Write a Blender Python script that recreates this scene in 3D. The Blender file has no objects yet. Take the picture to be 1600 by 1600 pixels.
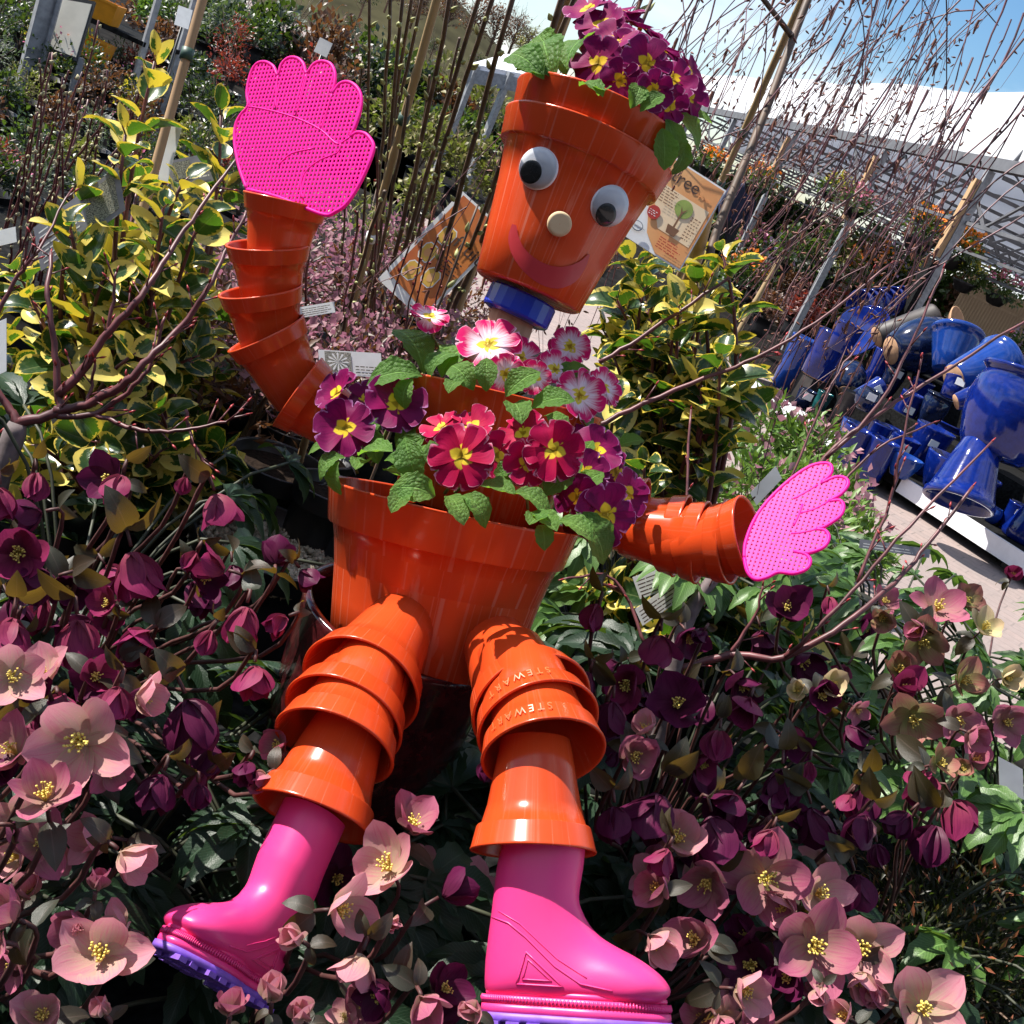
import bpy, math, random
import numpy as np
from mathutils import Vector, Matrix

# ------------------------------------------------------------------ camera, sky, sun
SC = bpy.context.scene
COL = SC.collection
CH = 1.35                                   # camera height
PITCH, ROLL, F = math.radians(18.5), math.radians(24.5), 1797.0
FW = Vector((0, math.cos(PITCH), -math.sin(PITCH)))
UP0 = Vector((0, math.sin(PITCH), math.cos(PITCH)))
RT = Vector((1, 0, 0)) * math.cos(ROLL) + UP0 * math.sin(ROLL)
UP = Vector((1, 0, 0)) * -math.sin(ROLL) + UP0 * math.cos(ROLL)
CAM = Vector((0, 0, CH))
cd = bpy.data.cameras.new('camera'); cam = bpy.data.objects.new('camera', cd); COL.objects.link(cam)
cam.matrix_world = Matrix.Translation(CAM) @ Matrix((RT, UP, -FW)).transposed().to_4x4()
cd.sensor_width = 36; cd.lens = 36 * F / 1600; cd.clip_start = 0.02; cd.clip_end = 3000
SC.camera = cam
SUN = Vector((-0.665, 0.12, 0.735)).normalized()          # towards the sun
w = bpy.data.worlds.new('World'); SC.world = w; w.use_nodes = True
nt = w.node_tree; N = nt.nodes; L = nt.links
bg = N['Background']; bg.inputs[1].default_value = 0.055
sky = N.new('ShaderNodeTexSky'); sky.sky_type = 'NISHITA'; sky.sun_disc = False
sky.sun_elevation = math.asin(SUN.z); sky.sun_rotation = math.atan2(SUN.x, SUN.y)
sky.air_density = 1.0; sky.dust_density = 0.3; sky.ozone_density = 2.5
tc = N.new('ShaderNodeTexCoord'); mp = N.new('ShaderNodeMapping'); mp.inputs['Scale'].default_value = (1.3, 1.3, 3.6)
mp.inputs['Location'].default_value = (0.3, 0.55, 0.1)
nz = N.new('ShaderNodeTexNoise'); nz.inputs['Scale'].default_value = 1.7; nz.inputs['Detail'].default_value = 7; nz.inputs['Roughness'].default_value = 0.5
cr = N.new('ShaderNodeValToRGB'); cr.color_ramp.elements[0].position = 0.42; cr.color_ramp.elements[1].position = 0.68; cr.color_ramp.elements[0].color = (.05, .05, .05, 1)
mx = N.new('ShaderNodeMixRGB'); mx.inputs[2].default_value = (11, 11.6, 12.4, 1)
L.new(tc.outputs['Generated'], mp.inputs[0]); L.new(mp.outputs[0], nz.inputs[0]); L.new(nz.outputs[0], cr.inputs[0])
hs = N.new('ShaderNodeHueSaturation'); hs.inputs['Saturation'].default_value = 1.35; hs.inputs['Value'].default_value = 1.25; L.new(sky.outputs[0], hs.inputs['Color'])
L.new(cr.outputs[0], mx.inputs[0]); L.new(hs.outputs[0], mx.inputs[1]); L.new(mx.outputs[0], bg.inputs[0])
sl = bpy.data.lights.new('sun', 'SUN'); sl.energy = 4.6; sl.angle = math.radians(0.55); sl.color = (1.0, 0.95, 0.87)
so = bpy.data.objects.new('sun', sl); COL.objects.link(so); so.rotation_euler = SUN.to_track_quat('Z', 'Y').to_euler()
SC.view_settings.view_transform = 'Standard'; SC.view_settings.look = 'None'
SC.view_settings.exposure = 1.1; SC.view_settings.gamma = 1.0
SC.cycles.max_bounces = 8; SC.cycles.transparent_max_bounces = 12; SC.cycles.use_denoising = True

# ------------------------------------------------------------------ placing helpers (photo pixel + distance -> place in the world)
def ray(x, y): return FW + RT * ((x - 800) / F) + UP * ((800 - y) / F)
def W(x, y, d): return CAM + ray(x, y) * d
def G(x, y, z):
    r = ray(x, y); return CAM + r * ((z - CH) / r.z)
def onplane(x, y, P, n):
    r = ray(x, y); return CAM + r * ((P - CAM).dot(n) / r.dot(n))
def depth(P): return (P - CAM).dot(FW)
def px(n, d): return n * d / F                                  # photo pixels -> metres at distance d
def cv(x, y, z): return (RT * x + UP * y - FW * z).normalized()   # direction: right, up, towards the camera
def ZR(z): return Vector((0, 0, z))

def frame(y, z, loc=(0, 0, 0), s=1.0):
    """matrix whose local y axis runs along y and whose local z is as near z as it can be"""
    y = Vector(y).normalized(); z = Vector(z); x = y.cross(z)
    if x.length < 1e-5: x = y.cross(Vector((0.3, 0.5, 0.8)))
    x.normalize(); z = x.cross(y)
    m = Matrix((x * s, y * s, z * s)).transposed().to_4x4(); m.translation = Vector(loc); return m
def zframe(z, loc=(0, 0, 0), hint=(0, 0, 1)):
    z = Vector(z).normalized(); h = Vector(hint)
    x = h.cross(z)
    if x.length < 1e-4: x = Vector((1, 0.1, 0)).cross(z)
    x.normalize(); y = z.cross(x)
    m = Matrix((x, y, z)).transposed().to_4x4(); m.translation = Vector(loc); return m

# ------------------------------------------------------------------ mesh building
class MB:
    def __init__(s): s.v = []; s.f = []; s.m = []; s.uv = []
    def add(s, v, f, mi=0, uv=None):
        b = len(s.v); s.v += [tuple(p) for p in v]; s.f += [tuple(i + b for i in q) for q in f]; s.m += [mi] * len(f)
        s.uv += (uv if uv else [(0.0, 0.0)] * len(v)); return s
    def mesh(s, name, mats, smooth=True):
        me = bpy.data.meshes.new(name); me.from_pydata(s.v, [], s.f)
        for m in mats: me.materials.append(m)
        if max(s.m, default=0) > 0: me.polygons.foreach_set('material_index', s.m)
        uvl = me.uv_layers.new(name='UVMap'); li = np.empty(len(me.loops), dtype=np.int32); me.loops.foreach_get('vertex_index', li)
        uvl.data.foreach_set('uv', np.array(s.uv, dtype=np.float32)[li].ravel())
        if smooth: me.polygons.foreach_set('use_smooth', [True] * len(me.polygons))
        me.update(); return me

WM = {}
def link(name, data, parent=None, mtx=None, smooth=None):
    o = bpy.data.objects.new(name, data); COL.objects.link(o)
    m = mtx.copy() if mtx is not None else Matrix.Identity(4)
    WM[o] = m
    if parent is not None:
        o.parent = parent; o.matrix_parent_inverse = WM[parent].inverted()
    o.matrix_basis = m
    return o
def obj(name, mb, mats, parent=None, mtx=None, smooth=True):
    if not isinstance(mats, (list, tuple)): mats = [mats]
    return link(name, mb.mesh(name, mats, smooth), parent, mtx)
def tag(o, label, cat, group=None, kind=None):
    if label: o['label'] = label
    if cat: o['category'] = cat
    if group: o['group'] = group
    if kind: o['kind'] = kind
    return o
def thing(name, label, cat, loc, group=None):
    o = link(name, None, None, Matrix.Translation(Vector(loc))); o.empty_display_size = 0.05
    return tag(o, label, cat, group)
def stuff(o): o['kind'] = 'stuff'; return o
def struct(name, mb, m, smooth=False): return tag(obj(name, mb, m, smooth=smooth), None, None, kind='structure')

def lathe(prof, n=48, uvscale=1.0):
    mb = MB(); v = []; uv = []; f = []; k = len(prof)
    for i in range(n + 1):
        a = 2 * math.pi * i / n; c, s_ = math.cos(a), math.sin(a)
        for j, (r, z) in enumerate(prof): v.append((r * c, r * s_, z)); uv.append((i / n, j / (k - 1)))
    for i in range(n):
        for j in range(k - 1): f.append((i * k + j, (i + 1) * k + j, (i + 1) * k + j + 1, i * k + j + 1))
    return mb.add(v, f, 0, uv)

def tube(mb, pts, rad, n=6, mi=0, cap=True, flat=None):
    pts = [Vector(p) for p in pts]; k = len(pts)
    if not isinstance(rad, (list, tuple)): rad = [rad] * k
    v = []; uv = []; prev = None; ln = 0
    for i, p in enumerate(pts):
        t = (pts[min(i + 1, k - 1)] - pts[max(i - 1, 0)])
        if t.length < 1e-9: t = Vector((0, 0, 1))
        t.normalize()
        if prev is None:
            a = t.cross(Vector((0, 0, 1)) if abs(t.z) < 0.9 else Vector((1, 0, 0))).normalized()
        else:
            a = prev - t * prev.dot(t)
            a = a.normalized() if a.length > 1e-6 else t.orthogonal().normalized()
        prev = a; b = t.cross(a)
        if i: ln += (p - pts[i - 1]).length
        for j in range(n):
            an = 2 * math.pi * j / n
            v.append(p + a * (math.cos(an) * rad[i]) + b * (math.sin(an) * rad[i])); uv.append((j / n, ln))
    f = []
    for i in range(k - 1):
        for j in range(n): f.append((i * n + j, i * n + (j + 1) % n, (i + 1) * n + (j + 1) % n, (i + 1) * n + j))
    if cap: f.append(tuple(range(n - 1, -1, -1))); f.append(tuple((k - 1) * n + j for j in range(n)))
    return mb.add(v, f, mi, uv)

def box(mb, c, ax, ay, az, mi=0):
    """box centred on c with half-axis vectors"""
    c = Vector(c); ax = Vector(ax); ay = Vector(ay); az = Vector(az); v = []
    for i in (-1, 1):
        for j in (-1, 1):
            for k in (-1, 1): v.append(c + ax * i + ay * j + az * k)
    return mb.add(v, [(0, 1, 3, 2), (4, 6, 7, 5), (0, 4, 5, 1), (2, 3, 7, 6), (0, 2, 6, 4), (1, 5, 7, 3)], mi)
def bar(mb, a, b, wd, th, up=(0, 0, 1), mi=0):
    a = Vector(a); b = Vector(b); d = b - a; u = Vector(up)
    x = d.cross(u)
    if x.length < 1e-6: x = d.orthogonal()
    x.normalize(); z = x.cross(d).normalized()
    return box(mb, (a + b) / 2, d / 2, x * (wd / 2), z * (th / 2), mi)
def card(mb, q, th, mi=0):
    """slab over four corners (counter-clockwise), thickness th away from the camera"""
    q = [Vector(p) for p in q]; n = (q[1] - q[0]).cross(q[3] - q[0]).normalized()
    if n.dot(CAM - q[0]) < 0: n = -n
    v = q + [p - n * th for p in q]
    return mb.add(v, [(0, 1, 2, 3), (7, 6, 5, 4), (0, 4, 5, 1), (1, 5, 6, 2), (2, 6, 7, 3), (3, 7, 4, 0)], mi)
def bez(a, b, c, n=8):
    a, b, c = Vector(a), Vector(b), Vector(c)
    return [a * ((1 - t) ** 2) + b * (2 * t * (1 - t)) + c * (t * t) for t in [i / n for i in range(n + 1)]]
def smooth(pts, k=3):
    """Catmull-Rom through the points"""
    P = [Vector(p) for p in pts]; out = []
    for i in range(len(P) - 1):
        p0, p1, p2, p3 = P[max(i - 1, 0)], P[i], P[i + 1], P[min(i + 2, len(P) - 1)]
        for j in range(k):
            t = j / k
            out.append(0.5 * ((2 * p1) + (p2 - p0) * t + (2 * p0 - 5 * p1 + 4 * p2 - p3) * t * t + (3 * p1 - p0 - 3 * p2 + p3) * t ** 3))
    return out + [P[-1]]

# leaf and petal templates: local y from base to tip, z is the upper face; uv = (across -1..1, along 0..1)
def blade(prof, nv=6, nu=4, bend=0.4, fold=0.1, ruffle=0.0, serr=0.0, notch=0.0, seed=0, rfreq=2.5, side=0.0):
    rs = random.Random(seed); v = []; uv = []; f = []; y = z = 0.0; ph = rs.random() * 6
    for i in range(nv + 1):
        t = i / nv
        if i: a = bend * (t - 0.5 / nv) * 1.6; y += math.cos(a) / nv; z += -math.sin(a) / nv
        wd = prof(t)
        for j in range(nu + 1):
            u = -1 + 2 * j / nu
            s_ = 1 + (serr * (1 if i % 2 else -1) if abs(u) > 0.99 and 0 < i < nv else 0)
            yy = y - notch * max(0, t - 0.6) * 2.5 * max(0, 1 - abs(u) * 2) + 0.0
            v.append((u * wd * s_ + side * t * t, yy, z + fold * wd * (abs(u) ** 1.6) * 1.4 + ruffle * math.sin(rfreq * 6.28 * t + u * 3 + ph) * (0.25 + abs(u)) * wd))
            uv.append((u, t))
    for i in range(nv):
        for j in range(nu):
            a = i * (nu + 1) + j; f.append((a, a + 1, a + nu + 2, a + nu + 1))
    return v, f, uv
def tmesh(name, T, mats, xform=None):
    mb = MB(); mb.add(T[0], T[1], 0, T[2]); return mb.mesh(name, mats if isinstance(mats, list) else [mats])

class Bulk:
    """many copies of small quad templates joined into one mesh (numpy)"""
    def __init__(s): s.V = []; s.Fq = []; s.U = []; s.n = 0; s.M = []
    def put(s, T, m, mi=0):
        if 'np' not in T.__class__.__name__ and not isinstance(T[0], np.ndarray): T = (np.array(T[0], dtype=np.float64), np.array(T[1], dtype=np.int64), np.array(T[2], dtype=np.float32))
        a = np.array(m); s.V.append(T[0] @ a[:3, :3].T + a[:3, 3]); s.Fq.append(T[1] + s.n); s.U.append(T[2]); s.n += len(T[0]); s.M.append((mi, len(T[1])))
    def build(s, name, mats, parent=None, kind=None):
        if not isinstance(mats, (list, tuple)): mats = [mats]
        V = np.concatenate(s.V); Q = np.concatenate(s.Fq); U = np.concatenate(s.U)
        me = bpy.data.meshes.new(name); me.vertices.add(len(V)); me.vertices.foreach_set('co', V.astype(np.float32).ravel())
        me.loops.add(Q.size); me.loops.foreach_set('vertex_index', Q.astype(np.int32).ravel())
        me.polygons.add(len(Q)); me.polygons.foreach_set('loop_start', np.arange(0, Q.size, 4, dtype=np.int32))
        for m in mats: me.materials.append(m)
        if len(mats) > 1: me.polygons.foreach_set('material_index', np.concatenate([np.full(k, mi, dtype=np.int32) for mi, k in s.M]))
        me.update(calc_edges=True)
        uvl = me.uv_layers.new(name='UVMap'); uvl.data.foreach_set('uv', U[Q.ravel()].astype(np.float32).ravel())
        me.polygons.foreach_set('use_smooth', np.ones(len(Q), dtype=bool)); me.validate()
        o = link(name, me, parent)
        if kind: o['kind'] = kind
        return o
def npT(T): return (np.array(T[0], dtype=np.float64), np.array(T[1], dtype=np.int64), np.array(T[2], dtype=np.float32))
def rvec(r): 
    while True:
        v = Vector((r.uniform(-1, 1), r.uniform(-1, 1), r.uniform(-1, 1)))
        if 0.05 < v.length < 1: return v.normalized()

# ------------------------------------------------------------------ materials
def C4(c): return (c[0], c[1], c[2], 1)
class NB:
    """tiny node builder"""
    def __init__(s, name):
        s.m = bpy.data.materials.new(name); s.m.use_nodes = True; s.t = s.m.node_tree; s.p = s.t.nodes['Principled BSDF']; s.out = s.t.nodes['Material Output']
    def n(s, ty, **kw):
        nd = s.t.nodes.new('ShaderNode' + ty)
        for k, v in kw.items():
            if k.startswith('i_'):
                nd.inputs[int(k[2:]) if k[2:].isdigit() else k[2:].replace('_', ' ')].default_value = v
            else: setattr(nd, k, v)
        return nd
    def l(s, a, b): s.t.links.new(a, b)
    def math(s, op, a, b=None, clamp=False):
        nd = s.n('Math', operation=op, use_clamp=clamp)
        for i, x in enumerate((a, b)):
            if x is None: continue
            if isinstance(x, (int, float)): nd.inputs[i].default_value = x
            else: s.l(x, nd.inputs[i])
        return nd.outputs[0]
    def mix(s, fac, a, b, bt='MIX'):
        nd = s.n('MixRGB', blend_type=bt)
        for i, x in enumerate((fac, a, b)):
            if isinstance(x, (int, float)): nd.inputs[i].default_value = x
            elif isinstance(x, tuple): nd.inputs[i].default_value = C4(x)
            else: s.l(x, nd.inputs[i])
        return nd.outputs[0]
    def noise(s, scale, detail=3, co=None, rough=0.5, sc=None):
        nd = s.n('TexNoise'); nd.inputs['Scale'].default_value = scale; nd.inputs['Detail'].default_value = detail; nd.inputs['Roughness'].default_value = rough
        if co is not None:
            if sc:
                mp = s.n('Mapping'); mp.inputs['Scale'].default_value = sc; s.l(co, mp.inputs[0]); co = mp.outputs[0]
            s.l(co, nd.inputs['Vector'])
        return nd.outputs[0]
    def ramp(s, x, a, b, clamp=True):
        nd = s.n('MapRange'); nd.inputs[1].default_value = a; nd.inputs[2].default_value = b; s.l(x, nd.inputs[0]); return nd.outputs[0]
    def bump(s, h, st=0.3, d=0.001):
        nd = s.n('Bump'); nd.inputs['Strength'].default_value = st; nd.inputs['Distance'].default_value = d; s.l(h, nd.inputs['Height']); s.l(nd.outputs[0], s.p.inputs['Normal'])
    def translucent(s, col, fac):
        tr = s.n('BsdfTranslucent'); ms = s.n('MixShader')
        if isinstance(col, tuple): tr.inputs[0].default_value = C4(col)
        else: s.l(col, tr.inputs[0])
        if isinstance(fac, (int, float)): ms.inputs[0].default_value = fac
        else: s.l(fac, ms.inputs[0])
        s.l(s.p.outputs[0], ms.inputs[1]); s.l(tr.outputs[0], ms.inputs[2]); s.l(ms.outputs[0], s.out.inputs[0])
    def col(s, c):
        if isinstance(c, tuple): s.p.inputs['Base Color'].default_value = C4(c)
        else: s.l(c, s.p.inputs['Base Color'])
    def set(s, **k):
        for a, b in k.items(): s.p.inputs[a.replace('_', ' ')].default_value = b
        return s
def simple(name, c, rough=0.6, var=0.15, scale=20, metal=0.0, bump=0.0, c2=None):
    b = NB(name); co = b.n('TexCoord').outputs['Object']
    nz = b.noise(scale, 5, co)
    lo = tuple(x * (1 - var) for x in c); hi = c2 or tuple(min(1, x * (1 + var)) for x in c)
    b.col(b.mix(b.ramp(nz, 0.35, 0.65), lo, hi)); b.set(Roughness=rough, Metallic=metal)
    if rough > 0.8: b.p.inputs['Specular IOR Level'].default_value = 0.05
    if bump: b.bump(nz, bump, 0.002)
    return b.m

def plastic_orange(name='orange_plastic', scratch=0.45, tr=0.12):
    b = NB(name); tcn = b.n('TexCoord'); co = tcn.outputs['Object']
    n1 = b.noise(18, 4, co); st = b.noise(70, 2, co, 0.6, (1, 1, 0.035)); uvn = b.n('UVMap').outputs[0]; fine = b.noise(1.0, 2, uvn, 0.5, (110, 0.9, 1)); dust = b.noise(8, 5, co, 0.6)
    base = b.mix(b.ramp(n1, 0.3, 0.7), (0.62, 0.062, 0.012), (0.70, 0.076, 0.017))
    sm = b.math('MULTIPLY', b.ramp(st, 0.60, 0.72), b.ramp(dust, 0.48, 0.62))
    sm2 = b.math('MULTIPLY', b.ramp(fine, 0.56, 0.68), b.ramp(dust, 0.32, 0.52))
    s_ = b.math('MULTIPLY', b.math('MAXIMUM', sm, b.math('MULTIPLY', sm2, 0.6)), 0.28 * scratch)
    base = b.mix(s_, base, (0.75, 0.42, 0.30)); sme = b.noise(5, 6, co, 0.65); base = b.mix(b.math('MULTIPLY', b.ramp(sme, 0.52, 0.72), 0.22), base, (0.40, 0.13, 0.06)); b.col(base)
    r = b.math('ADD', b.math('MULTIPLY', dust, 0.16), 0.13); b.l(b.math('ADD', r, b.math('MULTIPLY', s_, 0.8)), b.p.inputs['Roughness'])
    b.set(IOR=1.5); b.bump(b.noise(3.5, 2, co), 0.25, 0.004)
    b.translucent((0.75, 0.07, 0.008), tr); return b.m
def leafmat(name, ca, cb, rough=0.42, tr=0.3, vein=0.25, trc=None, vs=9, spec=0.5, objr=0.35, edge=None, puck=0.0):
    b = NB(name); tcn = b.n('TexCoord'); uv = b.n('UVMap').outputs[0]; oi = b.n('ObjectInfo').outputs['Random']
    geo = b.n('NewGeometry'); rnd = geo.outputs['Random Per Island']
    sx = b.n('SeparateXYZ'); b.l(uv, sx.inputs[0]); u = b.math('ABSOLUTE', sx.outputs[0])
    k = b.math('ADD', b.math('MULTIPLY', oi, 0.5), b.math('MULTIPLY', rnd, 0.5))
    nz = b.noise(60, 3, tcn.outputs['Object'])
    c = b.mix(b.math('ADD', b.math('MULTIPLY', k, 0.8), b.math('MULTIPLY', b.math('SUBTRACT', nz, 0.5), 0.6), True), ca, cb)
    vn = b.n('TexWave', bands_direction='Y'); vn.inputs['Scale'].default_value = vs; vn.inputs['Distortion'].default_value = 0.3
    cmb = b.n('CombineXYZ'); b.l(b.math('SUBTRACT', sx.outputs[1], b.math('MULTIPLY', u, 0.22)), cmb.inputs[1]); b.l(cmb.outputs[0], vn.inputs[0])
    vv = b.math('MAXIMUM', b.math('MULTIPLY', b.ramp(vn.outputs[1], 0.86, 1.0), 0.6), b.ramp(u, 0.07, 0.02))
    c = b.mix(b.math('MULTIPLY', vv, vein), c, tuple(min(1, x * 2.4 + 0.06) for x in cb))
    if edge: c = b.mix(b.math('MULTIPLY', b.ramp(u, 0.86, 1.0), 0.8), c, edge)
    b.col(c); b.set(Roughness=rough); b.p.inputs['Specular IOR Level'].default_value = spec
    if puck:
        vo = b.n('TexVoronoi'); vo.inputs['Scale'].default_value = 5.5; cm2 = b.n('CombineXYZ'); b.l(b.math('MULTIPLY', sx.outputs[0], 0.9), cm2.inputs[0]); b.l(b.math('MULTIPLY', sx.outputs[1], 2.6), cm2.inputs[1]); b.l(cm2.outputs[0], vo.inputs['Vector'])
        b.bump(b.math('ADD', b.math('MULTIPLY', vo.outputs[0], -1.0), b.math('MULTIPLY', vv, -0.5)), puck, 0.004)
    else: b.bump(nz, 0.25, 0.0015)
    b.translucent(trc or b.mix(0.5, c, (0.25, 0.42, 0.03)), tr); return b.m
def variegated(name='variegated_leaf'):
    b = NB(name); tcn = b.n('TexCoord'); uv = b.n('UVMap').outputs[0]; oi = b.n('ObjectInfo').outputs['Random']; rnd = b.n('NewGeometry').outputs['Random Per Island']
    sx = b.n('SeparateXYZ'); b.l(uv, sx.inputs[0]); u = b.math('ABSOLUTE', sx.outputs[0]); v = sx.outputs[1]
    k = b.math('FRACT', b.math('ADD', oi, rnd))
    # distance to the margin along both axes, ragged
    e = b.math('MAXIMUM', u, b.math('MULTIPLY', b.math('ABSOLUTE', b.math('SUBTRACT', v, 0.46)), 2.0))
    off = b.n('CombineXYZ'); b.l(b.math('MULTIPLY', k, 37.0), off.inputs[2]); b.l(sx.outputs[0], off.inputs[0]); b.l(b.math('MULTIPLY', v, 2.6), off.inputs[1])
    nz = b.noise(3.4, 4, off.outputs[0], 0.6); nf = b.noise(5, 4, tcn.outputs['Object'])
    th = b.math('SUBTRACT', 1.04, b.math('MULTIPLY', b.ramp(k, 0.55, 1.0), 0.70))
    m = b.ramp(b.math('ADD', e, b.math('MULTIPLY', b.math('SUBTRACT', nz, 0.5), 0.75)), 0.0, 1.0)
    md = b.n('MapRange'); b.l(m, md.inputs[0]); b.l(b.math('SUBTRACT', th, 0.22), md.inputs[1]); b.l(b.math('SUBTRACT', th, 0.17), md.inputs[2]); m = md.outputs[0]
    gr = b.mix(k, (0.010, 0.034, 0.014), (0.038, 0.085, 0.020)); gr = b.mix(b.math('MULTIPLY', b.ramp(nz, 0.5, 0.6), 0.4), gr, (0.09, 0.14, 0.05))
    ye = b.mix(k, (0.62, 0.46, 0.06), (0.74, 0.62, 0.17))
    c = b.mix(m, gr, ye); c = b.mix(b.math('MULTIPLY', b.ramp(u, 0.05, 0.02), 0.35), c, (0.25, 0.3, 0.12))
    b.col(c); b.set(Roughness=0.27); b.bump(nf, 0.15, 0.002)
    b.translucent(b.mix(m, (0.11, 0.26, 0.015), (0.8, 0.62, 0.04)), 0.26); return b.m
def petalmat(name, base, tip, rough=0.5, tr=0.3, vein=0.35, veinc=None, eye=None, edge=None, back=None, trm=1.0, white=None):
    b = NB(name); uv = b.n('UVMap').outputs[0]; oi = b.n('ObjectInfo').outputs['Random']; co = b.n('TexCoord').outputs['Object']
    sx = b.n('SeparateXYZ'); b.l(uv, sx.inputs[0]); u = b.math('ABSOLUTE', sx.outputs[0]); v = sx.outputs[1]
    cmb = b.n('CombineXYZ'); b.l(b.math('MULTIPLY', sx.outputs[0], 5.0), cmb.inputs[0]); b.l(b.math('MULTIPLY', v, 0.8), cmb.inputs[1]); b.l(b.math('MULTIPLY', oi, 9), cmb.inputs[2])
    st = b.noise(2.2, 3, cmb.outputs[0]); bl = b.noise(40, 3, co)
    c = b.mix(b.ramp(b.math('ADD', v, b.math('MULTIPLY', b.math('SUBTRACT', st, 0.5), 0.5)), 0.1, 0.75), base, tip)
    c = b.mix(b.math('MULTIPLY', b.ramp(st, 0.5, 0.66), vein), c, veinc or tuple(x * 0.6 for x in tip))
    c = b.mix(b.math('MULTIPLY', oi, 0.35), c, tuple(x * 0.72 for x in tip)); c = b.mix(b.math('MULTIPLY', b.ramp(bl, 0.55, 0.75), 0.25), c, tuple(min(1, x * 1.25 + 0.004) for x in tip))
    if white: c = b.mix(b.ramp(b.math('ADD', v, b.math('ADD', b.math('MULTIPLY', u, 0.35), b.math('MULTIPLY', b.math('SUBTRACT', st, 0.5), 0.8))), 0.86, 0.46), c, white)
    if edge: c = b.mix(b.ramp(b.math('MAXIMUM', b.math('MULTIPLY', u, b.ramp(v, 0.3, 0.62)), v), 0.955, 0.99), c, edge)
    if eye:
        z = b.math('ADD', v, b.math('MULTIPLY', u, 0.30)); c = b.mix(b.ramp(z, 0.40, 0.36), c, eye)
        c = b.mix(b.ramp(v, 0.12, 0.07), c, (0.35, 0.22, 0.01))
    if back:
        bf = b.n('NewGeometry').outputs['Backfacing']; c = b.mix(b.math('MULTIPLY', bf, 0.75), c, back)
    b.col(c); b.set(Roughness=rough); b.p.inputs['Specular IOR Level'].default_value = 0.12; b.bump(st, 0.25, 0.0008); b.translucent(b.mix(1.0, c, (trm, trm, trm), 'MULTIPLY'), tr); return b.m

# ------------------------------------------------------------------ the flowerpot figure
M_OR = plastic_orange(); M_OR2 = plastic_orange('orange_plastic_scuffed', 1.5, 0.05)
def glossy_pink(name, c, rough, tr, trc):
    b = NB(name); co = b.n('TexCoord').outputs['Object']; nz = b.noise(30, 4, co); n2 = b.noise(6, 4, co)
    b.col(b.mix(b.ramp(n2, 0.3, 0.7), tuple(x * 0.9 for x in c), c)); b.l(b.math('ADD', b.math('MULTIPLY', n2, 0.2), rough - 0.1), b.p.inputs['Roughness'])
    b.bump(nz, 0.08, 0.001)
    if tr: b.translucent(trc, tr)
    return b.m
M_BOOT = glossy_pink('pink_rubber', (0.84, 0.045, 0.23), 0.36, 0.0, None)
M_BOOT.node_tree.nodes['Principled BSDF'].inputs['Subsurface Weight'].default_value = 0.12
M_BOOT.node_tree.nodes['Principled BSDF'].inputs['Subsurface Radius'].default_value = (0.006, 0.001, 0.003)
M_SOLE = simple('purple_rubber', (0.20, 0.085, 0.48), 0.5, 0.18, 60, bump=0.2)
M_HAND = glossy_pink('fluorescent_pink_plastic', (1.0, 0.028, 0.43), 0.38, 0.34, (1.0, 0.035, 0.48))
M_HAND.node_tree.nodes['Principled BSDF'].inputs['Specular IOR Level'].default_value = 0.15
M_MOUTH = glossy_pink('red_film', (0.50, 0.032, 0.040), 0.34, 0.0, None)
M_WHITE = simple('white_plastic', (0.80, 0.80, 0.84), 0.3, 0.03, 30)
M_BLACKP = simple('black_plastic', (0.012, 0.012, 0.014), 0.25, 0.3, 30)
M_BLUECAP = glossy_pink('blue_plastic_cap', (0.010, 0.030, 0.42), 0.22, 0.0, None)
def wood(name, a, c, axis=2, sc=14):
    b = NB(name); co = b.n('TexCoord').outputs['Object']; s3 = [1.0, 1.0, 1.0]; s3[axis] = 0.06
    g = b.noise(sc * 6, 4, co, 0.6, tuple(s3)); g2 = b.noise(sc, 3, co)
    b.col(b.mix(b.math('ADD', b.math('MULTIPLY', b.ramp(g, 0.3, 0.7), 0.7), b.math('MULTIPLY', g2, 0.3)), a, c)); b.set(Roughness=0.65); b.bump(g, 0.3, 0.001); return b.m
M_WOOD = wood('pale_wood', (0.36, 0.20, 0.10), (0.66, 0.44, 0.27))
M_NOSE = wood('light_wood_disc', (0.58, 0.40, 0.22), (0.70, 0.54, 0.33), 0, 8)
M_SOIL = simple('potting_soil', (0.018, 0.012, 0.009), 0.95, 0.5, 160, bump=0.9)
M_GLASSY = NB('clear_dome')
_g = M_GLASSY; _t = _g.n('BsdfTransparent'); _gl = _g.n('BsdfGlossy'); _gl.inputs['Roughness'].default_value = 0.06; _fr = _g.n('Fresnel'); _fr.inputs[0].default_value = 1.45; _ms = _g.n('MixShader')
_g.l(_fr.outputs[0], _ms.inputs[0]); _g.l(_t.outputs[0], _ms.inputs[1]); _g.l(_gl.outputs[0], _ms.inputs[2]); _g.l(_ms.outputs[0], _g.out.inputs[0]); M_GLASSY = _g.m
M_GOLD = simple('gold_print', (0.66, 0.13, 0.035), 0.4, 0.25, 120)

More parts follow.
